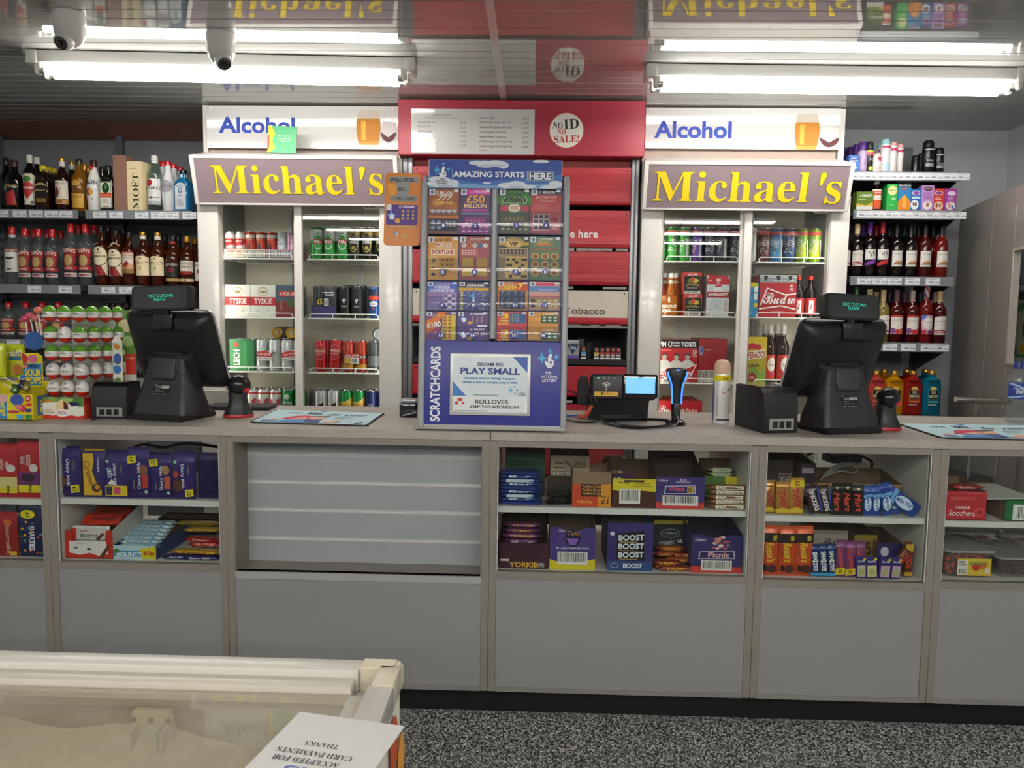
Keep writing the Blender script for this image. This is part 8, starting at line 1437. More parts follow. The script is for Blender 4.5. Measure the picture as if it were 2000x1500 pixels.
for j in range(3):
    b_ = thing('wafer_bar', ('white wafer bar showing in the notch of the red box', 'red edged wafer bar on top of the red box', 'rear wafer bar on top of the red box')[j], 'chocolate bar', Mbar(.125, .055, .02, mat(('#e0dcd6', '#c83a28', '#b83024')[j], .3, .1, coat=.3), j, .006), (x0_, yb0 + .006 + j * .055, z0 + (.052, .105, .115)[j]), (-.0 if j == 0 else -1.1, 0, (.0, .06, -.05)[j]), GS)
    f = Face(.12, .05); f.t('bueno', .48, .5, .5, .34, '#2a1c18', 'i'); f.t('kinder', .35, .2, .25, .14, '#b8302c', 'b'); f.p([(.66, .75), (.86, .3), (.92, .4), (.74, .85)], '#6a3a24'); f.r(.0, .0, .12, 1, '#c83a28'); pr(f, b_)
o = obox(222, 1066, 305, z0, yb0, .24, '#5aa0c0', 'pale blue coconut bar box with yellow price panel', lambda f: (f.r(0, 0, 1, 1, '#b8d4dc'), f.r(0, .35, .7, .8, '#4a98c0'), f.p([(.62, .2), (1, .05), (1, .95), (.68, .95)], '#dcc81c'), f.t('BOUNTY', .38, .62, .6, .3, '#f0f2f2', 'k', rot=-2), f.t('60p', .84, .55, .26, .42, '#c03024', 'k'), f.lines(.15, .88, .4, .94, 1, '#5a7a8a'), f.e(.08, .4, .07, .16, '#4a7a3c')), None, 1.25, side=mat('#2a3a6c', .5))
for j in range(7): rbar(226 + j * 3, 306 + j * 6, z0 + .034 + j * .0045, yb0 + .006 + j * .031, '#bcd8e0', '%s coconut bar in the pale blue box' % ('front', 'second', 'third', 'fourth', 'fifth', 'sixth', 'last')[j], 'BOUNTY', '#f2f4f4', '#4a90b8', .016, .03)
for j, (a, b, yy, zz, c_, tx, tc) in enumerate(((312, 372, 0, 0, '#33236c', 'Dairy Milk', '#e8e2ee'), (330, 428, .02, .014, '#c8981c', 'Caramel', '#4a2410'), (345, 428, -.005, .0, '#2c1e60', 'Dairy Milk', '#e8e2ee'), (362, 428, .07, .02, '#b02a24', 'Toffee', '#f0d8c8'), (358, 426, .1, .033, '#a82420', 'Treats', '#f0d8c8'), (355, 428, .15, .05, '#b8962c', 'Gold', '#5a3a10'), (340, 426, .2, .06, '#b89a34', 'Gold', '#5a3a10'))):
    rbar(a, b, z0 + zz, yb0 + yy + .004, c_, ('short purple bar lying at the front of the loose pile', 'yellow caramel bar lying in the loose pile', 'purple bar with green end in the loose pile', 'red sweet bag bar behind the caramel bar', 'upper red bar behind the caramel bar', 'gold wrapped bar further back in the pile', 'rearmost gold wrapped bar in the pile')[j], tx, tc, None, .014 + .004 * (j == 3), .035, style='i', turn=(.05, -.06, .04, .1, -.08, .05, -.04)[j])
obox(310, 1012, 420, z0, yb0 + .3, .08, '#1f2440', 'navy box with white panel at the back of the lower shelf', lambda f: f.r(.3, .3, .8, .7, '#c8c4b4'), None, 1.0)
cable('shop_cable', 'dark cables heaped behind the purple bars', [(U(250, 880, 2.8)), (U(280, 868, 2.8)), (U(320, 874, 2.82)), (U(360, 866, 2.8)), (U(420, 872, 2.84)), (U(440, 880, 2.84))], .006, '#1c1d1f')
# ---------------- unit 3
z1, z0 = cz(3, True), cz(3, False)
for j in range(9): rbar(970 + (j % 3), 1061 - (j * 7) % 5, z1 + j * .0125, yb0 + .002 + (j % 2) * .004, ('#1f3a8c', '#24448f', '#1c3480')[j % 3], '%s blue wafer pack in the stack, counted from the bottom' % ('lowest', 'second', 'third', 'fourth', 'fifth', 'sixth', 'seventh', 'eighth', 'top')[j], 'Bar' if j % 2 else None, '#c8d4e8', ('#c4ccd8' if j % 4 == 2 else None), .0125, .06, turn=(-.03, .03, -.01, .04)[j % 4])
obox(986, 884, 1064, z1, yb0 + .14, .1, '#1f3a2a', 'dark green mint box behind the blue packs', lambda f: f.r(.05, .1, .95, .6, '#2a5238').lines(.1, .2, .9, .5, 4, '#1a3022'), None, 1.2)
for j in range(5): rbar(1064 + j * 4, 1112 + (j * 5) % 9, z1 + .001 + j * .007, yb0 + .004 + j * .012, '#17171a', '%s dark liquorice pack in the small heap' % ('front', 'second', 'third', 'fourth', 'rear')[j], None, t=.009, w=.05, turn=.1 * (-1) ** j)
obox(1075, 890, 1151, z1, yb0 + .14, .16, '#a8937c', 'brown box marked AN358 with barcode', lambda f: (f.t('36x33g', .3, .18, .4, .12, '#2a2420', 'b'), f.lines(.1, .28, .42, .34, 1, '#3a322c'), f.r(.6, .1, .92, .28, '#4a4038'), f.r(.61, .115, .91, .265, '#a8937c'), f.t('AN358', .76, .19, .26, .1, '#2a2420', 'b'), f.r(.06, .38, .94, .8, '#4a4038'), f.r(.07, .39, .93, .79, '#c8bca8'), f.bars(.1, .41, .9, .76, n=26), f.lines(.1, .86, .9, .9, 1, '#5a4c40')), None, 1.12)
obox(1068, 930, 1140, z1, yb0 + .13, .005, '#4a3830', 'dark brown card box under the AN358 box', lambda f: f.r(0, .6, 1, 1, '#3a2c26'))
o = obox(1118, 922, 1194, z1, yb0, .15, '#d05a24', 'orange toffee wafer box with two for one pound panel', lambda f: (f.r(0, 0, 1, .34, '#8a7058'), f.p([(.0, .36), (.22, .34), (.24, .7), (.7, .72), (.74, .36), (1, .34), (1, 1), (0, 1)], '#c8441f'), f.p([(.64, .36), (1, .34), (1, 1), (.66, 1)], '#d8922a'), f.r(.22, .34, .74, .7, '#3a2014'), [(f.t('ToffeeCrisp', .5, .42 + .1 * k, .5, .09, '#d89a3a', 'o')) for k in range(3)], f.t('ToffeeCrisp', .32, .86, .4, .1, '#f0c04a', 'o'), f.t('ANY 2', .84, .7, .2, .06, '#3a1c10', 'b'), f.t('£1', .84, .84, .18, .14, '#3a1c10', 'k')), None, 1.0)
for j in range(4): rbar(1160 + j * 4, 1232 - j * 3, z1 + .075 + j * .012, yb0 + .17 + j * .012, ('#a8702a', '#b8803a', '#5a3a1c', '#b87a2c')[j], '%s gold star bar stacked behind the orange box' % ('lowest', 'second', 'third', 'top')[j], 'STARBAR', '#e8d8b0', None, .016, .05)
obox(1162, 925, 1232, z1, yb0 + .165, .1, '#4a2c54', 'purple sleeve under the gold star bars', lambda f: f.t('RBAR', .5, .3, .5, .3, '#e8dce8', 'k'), None, 1.0)
obox(1196, 935, 1281, z1, yb0, .17, '#d8c41c', 'yellow and brown caramel bar box with barcode', lambda f: (f.p([(0, .4), (.3, .46), (.6, .4), (1, .44), (1, 1), (0, 1)], '#4a2014'), f.r(0, .0, 1, .05, '#c8b41c'), f.t('24x48g', .24, .14, .26, .1, '#4a3a10', 'b'), f.t('Standard Bars\nSmooth Caramel', .7, .2, .42, .16, '#4a3a10', 'n'), f.r(.16, .36, .64, .86, '#e6e2da'), f.bars(.2, .4, .6, .76, n=20)), (.5, .12), 1.35, inside=mat('#5a4030', .7))
obox(1282, 932, 1376, z1, yb0, .2, '#3a2a70', 'purple and red bar box with price fifty five and barcode', lambda f: (f.r(0, .8, 1, 1, '#c83a34'), f.t('Cadbury', .14, .12, .2, .1, '#e0d8ec', 'i'), f.t('48 x 36g\nSTANDARD BARS', .55, .12, .3, .14, '#d8d0e4', 'b'), f.p([(.18, .28), (.8, .25), (.82, .52), (.16, .54)], '#d8d4e0'), f.p([(.2, .3), (.78, .27), (.8, .5), (.18, .52)], '#33266c'), f.t('Wispa', .42, .39, .34, .16, '#d84a5c', 'k'), f.r(.64, .3, .77, .49, '#d8b03a'), f.t('55', .7, .39, .09, .12, '#2a2410', 'k'), f.r(.13, .58, .87, .9, '#e4e0dc'), f.bars(.17, .6, .83, .82, n=28)), None, 1.5, inside=mat('#4a3a34', .7))
for j in range(4): rbar(1382 - j, 1432 + j, z1 + .055 + j * .0145, yb0 + .12, '#a8b48c', '%s pale green peppermint roll in the stack behind' % ('lowest', 'second', 'third', 'top')[j], 'Peppermint', '#4a5a3a', '#c8d0b0', .0145, .03, 'peppermint_roll', 'i')
obox(1376, 930, 1440, z1, yb0 + .115, .1, '#5a7a34', 'green and yellow box holding the peppermint rolls', lambda f: f.p([(.6, 0), (1, 0), (1, 1), (.7, 1)], '#d8c83a'), None, 1.5)
for j in range(5): rbar(1379 + (j % 2), 1470 - (j % 3), z1 + j * .0158, yb0 + .004, '#8a5a34', '%s chocolate mint roll in the front stack, counted from the bottom' % ('lowest', 'second', 'third', 'fourth', 'top')[j], 'Chocolate', '#5a3a24', '#e6dcc8', .0155, .03, 'chocolate_roll', 'i')
# lower shelf
def yorkie(f): f.r(0, 0, 1, 1, '#3c1624'); f.p([(0, 0), (.2, .3), (.22, .6), (.8, .6), (.82, .3), (1, 0), (1, 1), (0, 1)], '#42182a'); f.r(.03, .64, .2, .72, '#d8c8c8'); f.t('YORKIE', .5, .85, .58, .2, '#e0b03a', 'k'); f.e(.86, .86, .07, .1, '#d8ccd0'); f.e(.86, .86, .06, .085, '#2a1018'); f.t('DUO', .86, .86, .09, .08, '#e8e0e0', 'k')
o = obox(975, 1060, 1070, z0, yb0, .2, '#42182a', 'dark maroon duo bar box with yellow lettering', yorkie, (.62, .45), 1.5, inside=mat('#4a3028', .7))
for j in range(6): rbar(978 + j, 1062 - j, z0 + .045 + j * .0135, yb0 + .006 + j * .016, ('#5a2a58', '#7a3a70')[j % 2], '%s maroon duo bar in its box, counted from the front' % ('first', 'second', 'third', 'fourth', 'fifth', 'sixth')[j], ('RAISIN & BISCUIT', 'YORKIE')[j > 2], ('#e0c8dc', '#d8983a')[j > 2], None, .0135, .035)
obox(1074, 1030, 1163, z0, yb0, .2, '#46347c', 'violet bar box with oval cut-out and yellow foot', lambda f: (f.p([(0, .76), (.3, .86), (1, .74), (1, 1), (0, 1)], '#d8c41c'), f.e(.5, .26, .17, .2, '#1c1230'), f.t('Twirl', .52, .14, .26, .1, '#d8a83a', 'i'), f.p([(.36, .26), (.64, .26), (.56, .42), (.44, .42)], '#8a5ac0'), f.t('48 x 43g STANDARD BARS', .5, .5, .72, .06, '#d8d0e4', 'b'), f.r(.17, .58, .83, .88, '#e6e2de'), f.bars(.2, .6, .8, .82, n=26), f.t('Cadbury', .26, .08, .14, .08, '#d8d0e4', 'i')), (.5, .06), 1.25)
o = obox(1187, 1022, 1276, z0, yb0, .22, '#33286c', 'navy and purple box of boost bars with cut window', lambda f: (f.r(0, .8, 1, 1, '#24467c'), f.p([(.2, .22), (.8, .16), (.82, .74), (.78, .78), (.24, .78), (.2, .74)], '#141018'), [(f.t('BOOST', .52, .3 + .18 * k, .56, .12, '#dfe6ec', 'k', rot=-2), f.lines(.26, .385 + .18 * k, .78, .41 + .18 * k, 1, '#a88a4a', .8)) for k in range(3)], f.t('BOOST', .56, .89, .42, .1, '#e6ecf2', 'k'), f.e(.16, .89, .09, .05, '#d0d4dc'), f.e(.16, .89, .08, .04, '#24467c'), f.e(.1, .22, .05, .04, '#d0d4dc')), None, 1.12, side=mat('#2c2460', .5), turn=0)
obox(1277, 1016, 1342, z0, yb0 + .14, .1, '#22262c', 'black magic bar box at the back of the shelf', lambda f: (f.r(.0, 0, 1, .1, '#d0b83a'), f.e(.5, .34, .3, .12, '#8a9098'), f.e(.5, .34, .28, .1, '#22262c'), f.t('Cadbury', .5, .34, .44, .1, '#a8b0b8', 'i'), f.t('magic st', .52, .58, .7, .16, '#a8b4b8', 'k', rot=-8)))
for j, (a, b, yy, zz, tn) in enumerate(((1285, 1366, 0, 0, .02), (1276, 1340, .02, .014, -.12), (1300, 1362, .03, .016, .14), (1278, 1330, .05, .03, .2), (1310, 1360, .06, .03, -.15), (1284, 1345, .08, .042, .05), (1274, 1320, .012, .0, .25))):
    rbar(a, b, z0 + zz, yb0 + yy + .003, ('#8a3418', '#7a2c14', '#9a4a1c')[j % 3], '%s bar of the heap of orange and brown lion bars' % ('lowest front', 'second', 'third', 'fourth', 'fifth', 'topmost', 'left front')[j], 'LION', '#e0a82a', None, .016, .032, style='o', turn=tn)
obox(1350, 1045, 1450, z0, yb0, .24, '#2e2662', 'big purple nut bar box with barcode and red foot', lambda f: (f.r(0, .84, 1, 1, '#c83c34'), f.t('Cadbury', .18, .14, .22, .1, '#e0d8ec', 'i'), [f.e(.42 + .3 * random.Random(k).random(), .02 + .34 * random.Random(k + 9).random(), .05, .035, ('#c87a6a', '#e0d0c4', '#a84a5a', '#8a5a8c')[k % 4]) for k in range(18)], f.p([(.16, .44), (.84, .4), (.86, .62), (.14, .64)], '#c8c4d4'), f.p([(.18, .455), (.82, .42), (.84, .605), (.16, .625)], '#2a2058'), f.t('Picnic', .54, .52, .42, .14, '#e0a4a4', 'k'), f.r(.2, .67, .8, .93, '#e4e0dc'), f.bars(.23, .69, .77, .88, n=30)), (.4, .06), 1.2, side=mat('#28205a', .5), inside=mat('#3a2a4c', .7))
obox(1345, 1018, 1410, z0, yb0 + .26, .05, '#3a2050', 'purple open box behind the big nut bar box', lambda f: f.r(0, 0, 1, .2, '#b8a03a'))
# things seen through the open back of the unit
# ---------------- unit 4
z1, z0 = cz(4, True), cz(4, False)
def twix(f): f.t('TWIX', .5, .55, .62 * f.h / f.w, .52 * f.w / f.h, '#b8242a', 'k', rot=78); f.p([(0, .88), (.5, .82), (1, .9), (1, 1), (0, 1)], '#d8b82a')
for i, (a, b, y_) in enumerate(((1494, 1514, 938), (1516, 1543, 941), (1543, 1570, 934))): bar(a, y_, b, z1, yb0 + (.012, 0, 0)[i], '#b8843c', ('caramel gold bar at the left edge of the shelf', 'caramel gold bar with red name, middle of three', 'caramel gold bar with yellow price top')[i], (lambda f: (twix(f), f.r(0, .0, 1, .2, '#dcc81c'), f.t('65', .5, .1, .4, .14, '#a82a20', 'k', rot=90))) if i == 2 else twix, shiny=.4)
def snick(f): f.t('SNICKERS', .45, .55, .78 * f.h / f.w, .4 * f.w / f.h, '#e8e6ec', 'k', rot=82); f.r(.82, .0, .96, 1, '#2a4a9c')
for i, (a, b, y_, tl) in enumerate(((1578, 1603, 955, -.22), (1601, 1624, 951, -.16))): bar(a, y_, b, z1, yb0 + .004 + .004 * i, '#3c2018', ('brown bar with white name leaning left, beside the gold bars', 'brown bar with white name leaning left, beside the black bars')[i], snick, tilt=tl, h=.095)
def mars(f): f.t('Mars', .5, .58, .66 * f.h / f.w, .62 * f.w / f.h, '#d8442a', 'o', rot=82); f.r(.3, .06, .6, .14, '#d8c89a')
for i, (a, b, y_) in enumerate(((1625, 1645, 944), (1645, 1665, 944), (1665, 1688, 947))): bar(a, y_, b, z1, yb0 + .002 - .003 * (i == 2), '#181210', '%s of three black bars with red lettering' % ('left', 'middle', 'right')[i], mars)
def milky(f): f.p([(0, .3), (1, .22), (1, .34), (0, .42)], '#6aa8dc'); f.e(.5, .62, .42, .28, '#2c50a4'); f.e(.5, .62, .38, .25, '#cfe0f0'); f.t('Milky Way', .5, .62, .46 * f.h / f.w, .4 * f.w / f.h, '#2a4a9c', 'o', rot=82)
for i, (a, b, y_, tl) in enumerate(((1686, 1704, 956, .0), (1704, 1721, 950, .03), (1721, 1743, 946, -.1))): bar(a, y_, b, z1, yb0 + .002, '#24479c', '%s small blue starry bar standing upright' % ('left', 'middle', 'right')[i], milky, tilt=tl, h=.1 if i < 2 else .106)
x_, z_, w_, h_ = bb(1738, 985, 1818, 1008, yb0); o = bar(1790, 930, 1820, z1, yb0 + .004, '#1f3f94', 'long blue starry bar leaning down to the right', milky, tilt=-.95, h=.145); o.location = (U(1794, 1000, yb0).x, yb0 + .004, z1 + .012)
o = bar(1770, 930, 1790, z1, yb0 + .018, '#2a52a8', 'second long blue starry bar leaning behind the first', milky, tilt=-.85, h=.12); o.location = (U(1765, 1000, yb0).x, yb0 + .02, z1 + .011)
obox(1494, 898, 1548, z1, yb0 + .13, .12, '#3a2c28', 'dark box marked AC66E behind the gold bars', lambda f: (f.r(.5, .3, .96, .56, '#8a7c70'), f.r(.515, .32, .945, .54, '#3a2c28'), f.t('AC66E', .73, .43, .36, .16, '#b8aca0', 'b')), None, 1.2)
obox(1563, 905, 1592, z1, yb0 + .14, .2, '#3a2838', 'dark purple box behind the leaning brown bars', lambda f: (f.r(.1, .1, .9, .24, '#a89aa4'), f.r(.1, .5, .8, .8, '#8a7c88')), None, 1.1)
obox(1590, 945, 1760, z1, yb0 + .12, .16, '#8a6a44', 'cardboard tray behind the black and blue bars', lambda f: f.r(0, 0, 1, .1, '#a88458'), None, 1.3)
cable('coiled_cable', 'pale cable coiled behind the black bars', [tuple(U(a_, b_, 2.72)) for a_, b_ in ((1602, 938), (1620, 918), (1650, 904), (1675, 908), (1668, 924), (1640, 920), (1612, 930), (1640, 912), (1690, 906))], .004, '#a8a496')
cable('charger_cable', 'black cable trailing over the boxes behind the brown bars', [tuple(U(a_, b_, 2.75)) for a_, b_ in ((1575, 890), (1600, 880), (1630, 894), (1660, 884), (1700, 900), (1702, 914))], .005, '#18191c')
thing('adapter', 'dark power adapter lying among the cables', 'adapter', Mbox(.12, .07, .03, BLK2, .004, 2), U(1655, 905, 2.78), (0, 0, .2))
def reese(f): f.t('WIN', .74, .16, .1 * f.h / f.w, .24 * f.w / f.h, '#d8c83a', 'k', rot=90); f.r(.0, .1, 1, .3, '#241410'); f.t('WIN', .74, .2, .12 * f.h / f.w, .26 * f.w / f.h, '#d8c83a', 'k', rot=90); f.t("Reese's", .5, .52, .44 * f.h / f.w, .52 * f.w / f.h, '#e0c02a', 'o', rot=84); f.e(.62, .88, .3, .09, '#4a2416'); f.r(.1, .8, .3, .93, '#241410'); f.lines(.08, .36, .2, .66, 2, '#7a2a10')
for i, (a, b, y_) in enumerate(((1489, 1522, 1027), (1523, 1556, 1029), (1556, 1589, 1028))): bar(a, y_, b, z0, yb0 + .001 * i, '#c84a1c', '%s of three tall orange bars' % ('left', 'middle', 'right')[i], reese, t=.016)
def smart(f): [f.e(random.Random(k).random(), random.Random(k + 30).random() * .9, .1, .02, ('#d8c83a', '#4a9ad0', '#3a8a4a', '#d8dce4')[k % 4]) for k in range(12)]; f.t('SMARTIES', .5, .52, .66 * f.h / f.w, .56 * f.w / f.h, '#f0f2f6', 'k', rot=84); f.r(0, .9, 1, 1, '#3a9ad0')
for i, (a, b, y_) in enumerate(((1584, 1600, 1064), (1600, 1617, 1063), (1617, 1632, 1062))): bar(a, y_, b, z0, yb0 + .002, '#1f2f6c', '%s of three navy sweet tubes' % ('left', 'middle', 'right')[i], smart, name='sweet_tube', cat='sweet tube', t=.016)
def crun(f): f.t('Crunchie', .5, .5, .6 * f.h / f.w, .5 * f.w / f.h, '#d84a34', 'k', rot=80); f.p([(.0, .8), (1, .76), (1, .96), (0, 1)], '#d8c22a'); f.t('55', .5, .88, .4, .1, '#4a2c10', 'k')
for i, (a, b, y_, tl) in enumerate(((1634, 1653, 1045, .03), (1653, 1673, 1048, .02), (1671, 1691, 1051, .0))): bar(a, y_, b, z0, yb0 + (.004, .002, .012)[i], '#7a3a6c', '%s of three gold and purple honeycomb bars' % ('left', 'middle', 'right')[i], crun, tilt=tl, h=(.125, .122, .12)[i])
def freddo(c):
    def d(f): f.t('Dairy Milk', .5, .18, .7, .13, '#e8e2ee', 'k'); f.e(.82, .06, .14, .07, '#d8c02a'); f.r(.1, .36, .9, .96, c); f.e(.5, .7, .28, .18, '#a8b070')
    return d
for i, (a, b, y_, tl) in enumerate(((1672, 1692, 1083, -.05), (1691, 1714, 1083, -.06), (1717, 1740, 1088, .04), (1740, 1760, 1088, .06))): bar(a, y_, b, z0, yb0 - .006, '#3a2a78', '%s of four small purple treat bars' % nth(i, 4), freddo(('#c8b8a8', '#d8c890', '#c8a0b8', '#c89ab8')[i]), t=.01, tilt=tl, h=.072)
for i, (a, b, tl) in enumerate(((1744, 1760, .55), (1768, 1784, .0))):
    o = bar(a, 1058, b, z0, yb0 + .004 + .012 * i, '#6a3a1c', ('gold and brown caramel tube leaning to the right', 'gold and brown caramel tube standing by the side panel')[i], lambda f: (f.t('ROLO', .5, .5, .5 * f.h / f.w, .7 * f.w / f.h, '#c8342a', 'k', rot=-84), f.r(0, .0, 1, .12, '#c8982c'), f.r(0, .88, 1, 1, '#c8982c')), name='sweet_tube', cat='sweet tube', t=.024, tilt=tl, h=.118)
    if i == 0: o.location = (U(1742, 1120, yb0).x, yb0 + .004, z0 + .011)
obox(1588, 1036, 1655, z0, yb0 + .1, .14, '#a89a8c', 'grey card box marked 60 x behind the honeycomb bars', lambda f: f.t('60 x', .5, .3, .36, .2, '#3a322c', 'b'), None, 1.2)
obox(1668, 1045, 1712, z0, yb0 + .09, .14, '#8a7024', 'yellow brown box behind the small purple bars', lambda f: f.t('55', .5, .4, .5, .4, '#3a2c10', 'k', rot=-8), None, 1.1)
obox(1712, 1060, 1762, z0, yb0 + .06, .16, '#2c2460', 'purple treat box standing behind the four small bars', lambda f: f.e(.3, .3, .16, .16, '#c8c4d8'), None, 1.1)
# ---------------- unit 5
z1, z0 = cz(5, True), cz(5, False)
o = obox(1848, 960, 1926, z1, yb0, .16, '#b8242c', 'red throat sweet box with white lettering', lambda f: (f.r(0, .0, 1, .1, '#c83a40'), f.lines(.1, .2, .9, .34, 2, '#d8787a'), f.t('HALLS', .42, .56, .34, .09, '#f0e4e0', 'k'), f.t('Soothers', .4, .76, .68, .2, '#f4ece8', 'i'), f.e(.84, .72, .14, .16, '#d84a50'), f.e(.84, .72, .08, .09, '#b02028')), None, 1.2)
for j in range(3): rbar(1852, 1922, z1 + .05 + j * .018, yb0 + .012 + j * .02, '#a81e28', '%s red sweet pack in the red box' % ('front', 'middle', 'rear')[j], 'Soothers', '#e8c8c4', None, .017, .03, 'sweet_pack', 'i')
o = obox(1962, 978, 2040, z1, yb0 + .0, .3, '#1f6a34', 'green sweet box with white flap open at the right edge', lambda f: (f.r(.2, .2, .9, .95, '#e0e4dc'), f.bars(.3, .3, .8, .85, n=14)), None, 1.0); obj('white_flap', Mbox(o['w'] * 1.3, .18, .002, mat('#dcdfd8', .5)), o, (-o['w'] * .3, .01, o['h'] + .002), (.05, 0, .12))
def tub(px0, px1, py0, zb, Y, col, label, lid, dsg, sweet):
    x_, z_, w_, h_ = bb(px0, py0, px1, py0 + 60, Y); h_ = U((px0 + px1) / 2, py0, Y).z - zb
    t = thing('sweet_tub', label, 'tub', Mprism(rsq(.25, 4), [(w_ * .44, .085, 0), (w_ * .46, .09, h_ * .1), (w_ * .49, .096, h_ * .96), (w_ * .5, .1, h_)], glass('#f0eeee', clear=.9, ior=1.4, body='#d8d0cc')), ((x_), Y + .1, zb), (0, 0, 0), GS)
    obj('rim', Mprism(rsq(.25, 4), [(w_ * .505, .102, h_ * .9), (w_ * .515, .104, h_ * .93), (w_ * .515, .104, h_ * .99), (w_ * .5, .1, h_)], glass('#f4f4f4', clear=.6, body='#d8d8d8')), t)
    rnd = random.Random(int(px0)); vs, fs = [], []
    for k in range(150):
        cx_, cy_, cz_ = rnd.uniform(-.4, .4) * w_, rnd.uniform(-.075, .075), rnd.uniform(.008, h_ * .82); r_ = .0095; b = len(vs)
        if k < 60: cy_ = -.078 + rnd.uniform(0, .012)
        a = rnd.uniform(0, 3)
        vs += [(cx_ + r_ * dx, cy_ + r_ * dy, cz_ + r_ * .7 * dz) for dx, dy, dz in ((1, 0, 0), (-1, 0, 0), (0, 1, 0), (0, -1, 0), (0, 0, 1), (0, 0, -1))]
        fs += [(b + i, b + j, b + k_) for i, j, k_ in ((0, 2, 4), (2, 1, 4), (1, 3, 4), (3, 0, 4), (2, 0, 5), (1, 2, 5), (3, 1, 5), (0, 3, 5))]
    s = obj('sweets', mesh(None, vs, fs, mat(sweet, .35, var=.2, scale=90), True), t); s['kind'] = 'stuff'
    if dsg: f = Face(w_ * .66, h_ * .62); dsg(f); pr(f, t, (w_ * .08, -.0975, h_ * .08))
tub(1846, 1946, 1075, z0, yb0 + .004, '#e8e0dc', 'clear sweet tub of red sweets with yellow label', None, lambda f: (f.r(0, 0, 1, 1, '#d8b83a'), f.r(.0, .1, .3, .95, '#e8e4dc'), f.lines(.03, .15, .27, .5, 4, '#6a6458'), f.bars(.04, .6, .26, .9, n=10), f.e(.55, .5, .12, .2, '#c83a2c'), f.e(.75, .4, .1, .2, '#d8702c'), f.e(.88, .7, .08, .16, '#e0d8c8'), f.t('SWEETS', .62, .3, .5, .18, '#5a8a3a', 'k')), '#c84a3c')
tub(1950, 2050, 1090, z0, yb0 + .01, '#502020', 'clear sweet tub of dark red sweets at the right edge', None, None, '#4a1c1c')
tub(1850, 1946, 1040, z0, yb0 + .23, '#c89080', 'rear sweet tub of pale sweets behind the yellow label tub', None, None, '#b87a68')
tub(1952, 2048, 1045, z0, yb0 + .24, '#d8c0b4', 'rear sweet tub of cream sweets behind the dark red tub', None, None, '#c0a090')

# ================================================================== PARTITION at the right with an opening, magazines beyond
A, B = Vector((2.345, 4.39, 0)), Vector((2.045, 3.10, 0)); DAB = (B - A).normalized(); NRM = Vector((DAB.y, -DAB.x, 0))
if NRM.x > 0: NRM = -NRM
def PW_(px, py):
    d = ray(px, py); t = (A.dot(NRM)) / d.dot(NRM); p_ = Vector((0, 0, CAMZ)) + d * t; return (p_ - A).dot(DAB), p_.z
pt_ = struct('wall_partition', None, (A.x, A.y, 0), (0, 0, math.atan2(DAB.y, DAB.x)))
ztop = PW_(1900, 402)[1]; s1 = PW_(1928, 600)[0]; s2 = PW_(1972, 600)[0]; L_ = (B - A).length; zo0, zo1 = PW_(1975, 712)[1], PW_(1980, 488)[1]
PART = mat('#8c8580', .3, .1, var=.02, scale=6); ys = .0
def ppan(n, a, b, z_0, z_1): obj(n, Mbox(b - a - .003, .025, z_1 - z_0, PART, .001), pt_, ((a + b) / 2, 0, z_0))
ppan('panel', 0, s1, 0.02, ztop); ppan('panel', s1, s2, .02, ztop); ppan('panel', s2, L_, .02, zo0); ppan('panel', s2, L_, zo1, ztop)
for a, b, c, d in ((s2 - .004, s2 + .012, zo0, zo1),): obj('opening_trim', Mbox(b - a, .032, d - c, mat('#a39c95', .35), .002), pt_, ((a + b) / 2, -.003, c))
obj('opening_trim', Mbox(L_ - s2, .032, .014, mat('#a39c95', .35), .002), pt_, ((s2 + L_) / 2, -.003, zo0 - .004)); obj('opening_trim', Mbox(L_ - s2, .032, .014, mat('#a39c95', .35), .002), pt_, ((s2 + L_) / 2, -.003, zo1 - .008)); obj('opening_trim', Mbox(.014, .032, zo1 - zo0, mat('#a39c95', .35), .002), pt_, (L_ - .02, -.003, zo0))
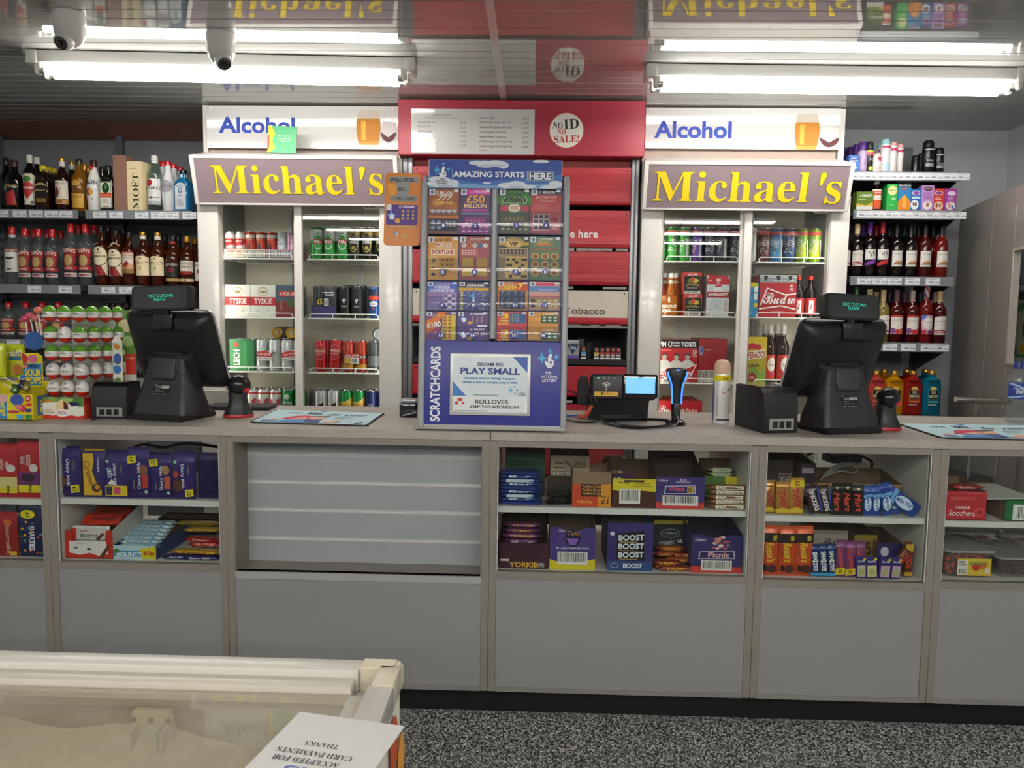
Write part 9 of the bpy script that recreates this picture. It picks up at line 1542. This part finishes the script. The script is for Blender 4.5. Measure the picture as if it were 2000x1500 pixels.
# magazine rack beyond the opening
rk = thing('magazine_rack', 'white magazine rack seen through the partition opening', 'rack', None, (2.30, 3.18, 0)); 
obj('back_board', Mbox(.02, .95, 2.0, mat('#9a9ea0', .5), c=(.22, 0, 0)), rk)
zr = [PW_(1990, 705)[1] - .02, PW_(1990, 560)[1] - .0]
for z_ in zr + [.6, .3]: obj('shelf', Mbox(.18, .95, .02, mat('#d4d6d6', .4), c=(.11, 0, z_)), rk)
for i, (yy, zz, c1, c2, tx) in enumerate(((.25, 0, '#d8d4c4', '#c8302c', 'TAKES'), (.52, 0, '#c8d4b8', '#2a7a3a', 'BREAK'), (.25, 1, '#dcd8d0', '#d8702c', 'NEWS'), (.52, 1, '#a8c8d8', '#2a5aa0', 'CHAT'))):
    o = thing('magazine', '%s magazine on the %s rack shelf beyond the partition' % (('red titled', 'green titled', 'orange titled', 'blue titled')[i], ('lower', 'lower', 'upper', 'upper')[i]), 'magazine', Mbox(.22, .004, .275 if zz == 0 else .2, mat(c1, .25, coat=.5)), (2.35, 3.18 + yy, zr[zz] + .021), (.12, 0, -math.pi / 2), 'magazines beyond the partition')
    f = Face(.22, .275 if zz == 0 else .2); f.t(tx, .5, .12, .8, .14, c2, 'k'); f.e(.45, .55, .2, .25, '#8a5a44'); f.e(.45, .42, .13, .12, '#d8a88c'); f.e(.3, .86, .18, .1, '#e0b82a'); f.t('£1,500', .3, .86, .28, .07, '#b8302c', 'k'); f.r(0, .95, 1, 1, '#3a9a4a'); pr(f, o)

# ------------------------------------------------------------------ nudge round things apart so that none stand inside each other
for _ in range(30):
    for i, (a, ra, sa) in enumerate(RND):
        for b, rb, sb_ in RND[i + 1:]:
            if abs(a.location.z - b.location.z) > .05: continue
            dx, dy = b.location.x - a.location.x, b.location.y - a.location.y; need = ra + rb + .0006
            if abs(dx) >= need or abs(dy) >= need: continue
            d = math.hypot(dx, dy)
            if d < need:
                back = b if b.location.y > a.location.y + .02 else (a if a.location.y > b.location.y + .02 else None)
                if back: back.location.y += (need - d) * .6
                else:
                    k = (need - d) / 2 * (1 if dx > 0 else -1); a.location.x -= k; b.location.x += k
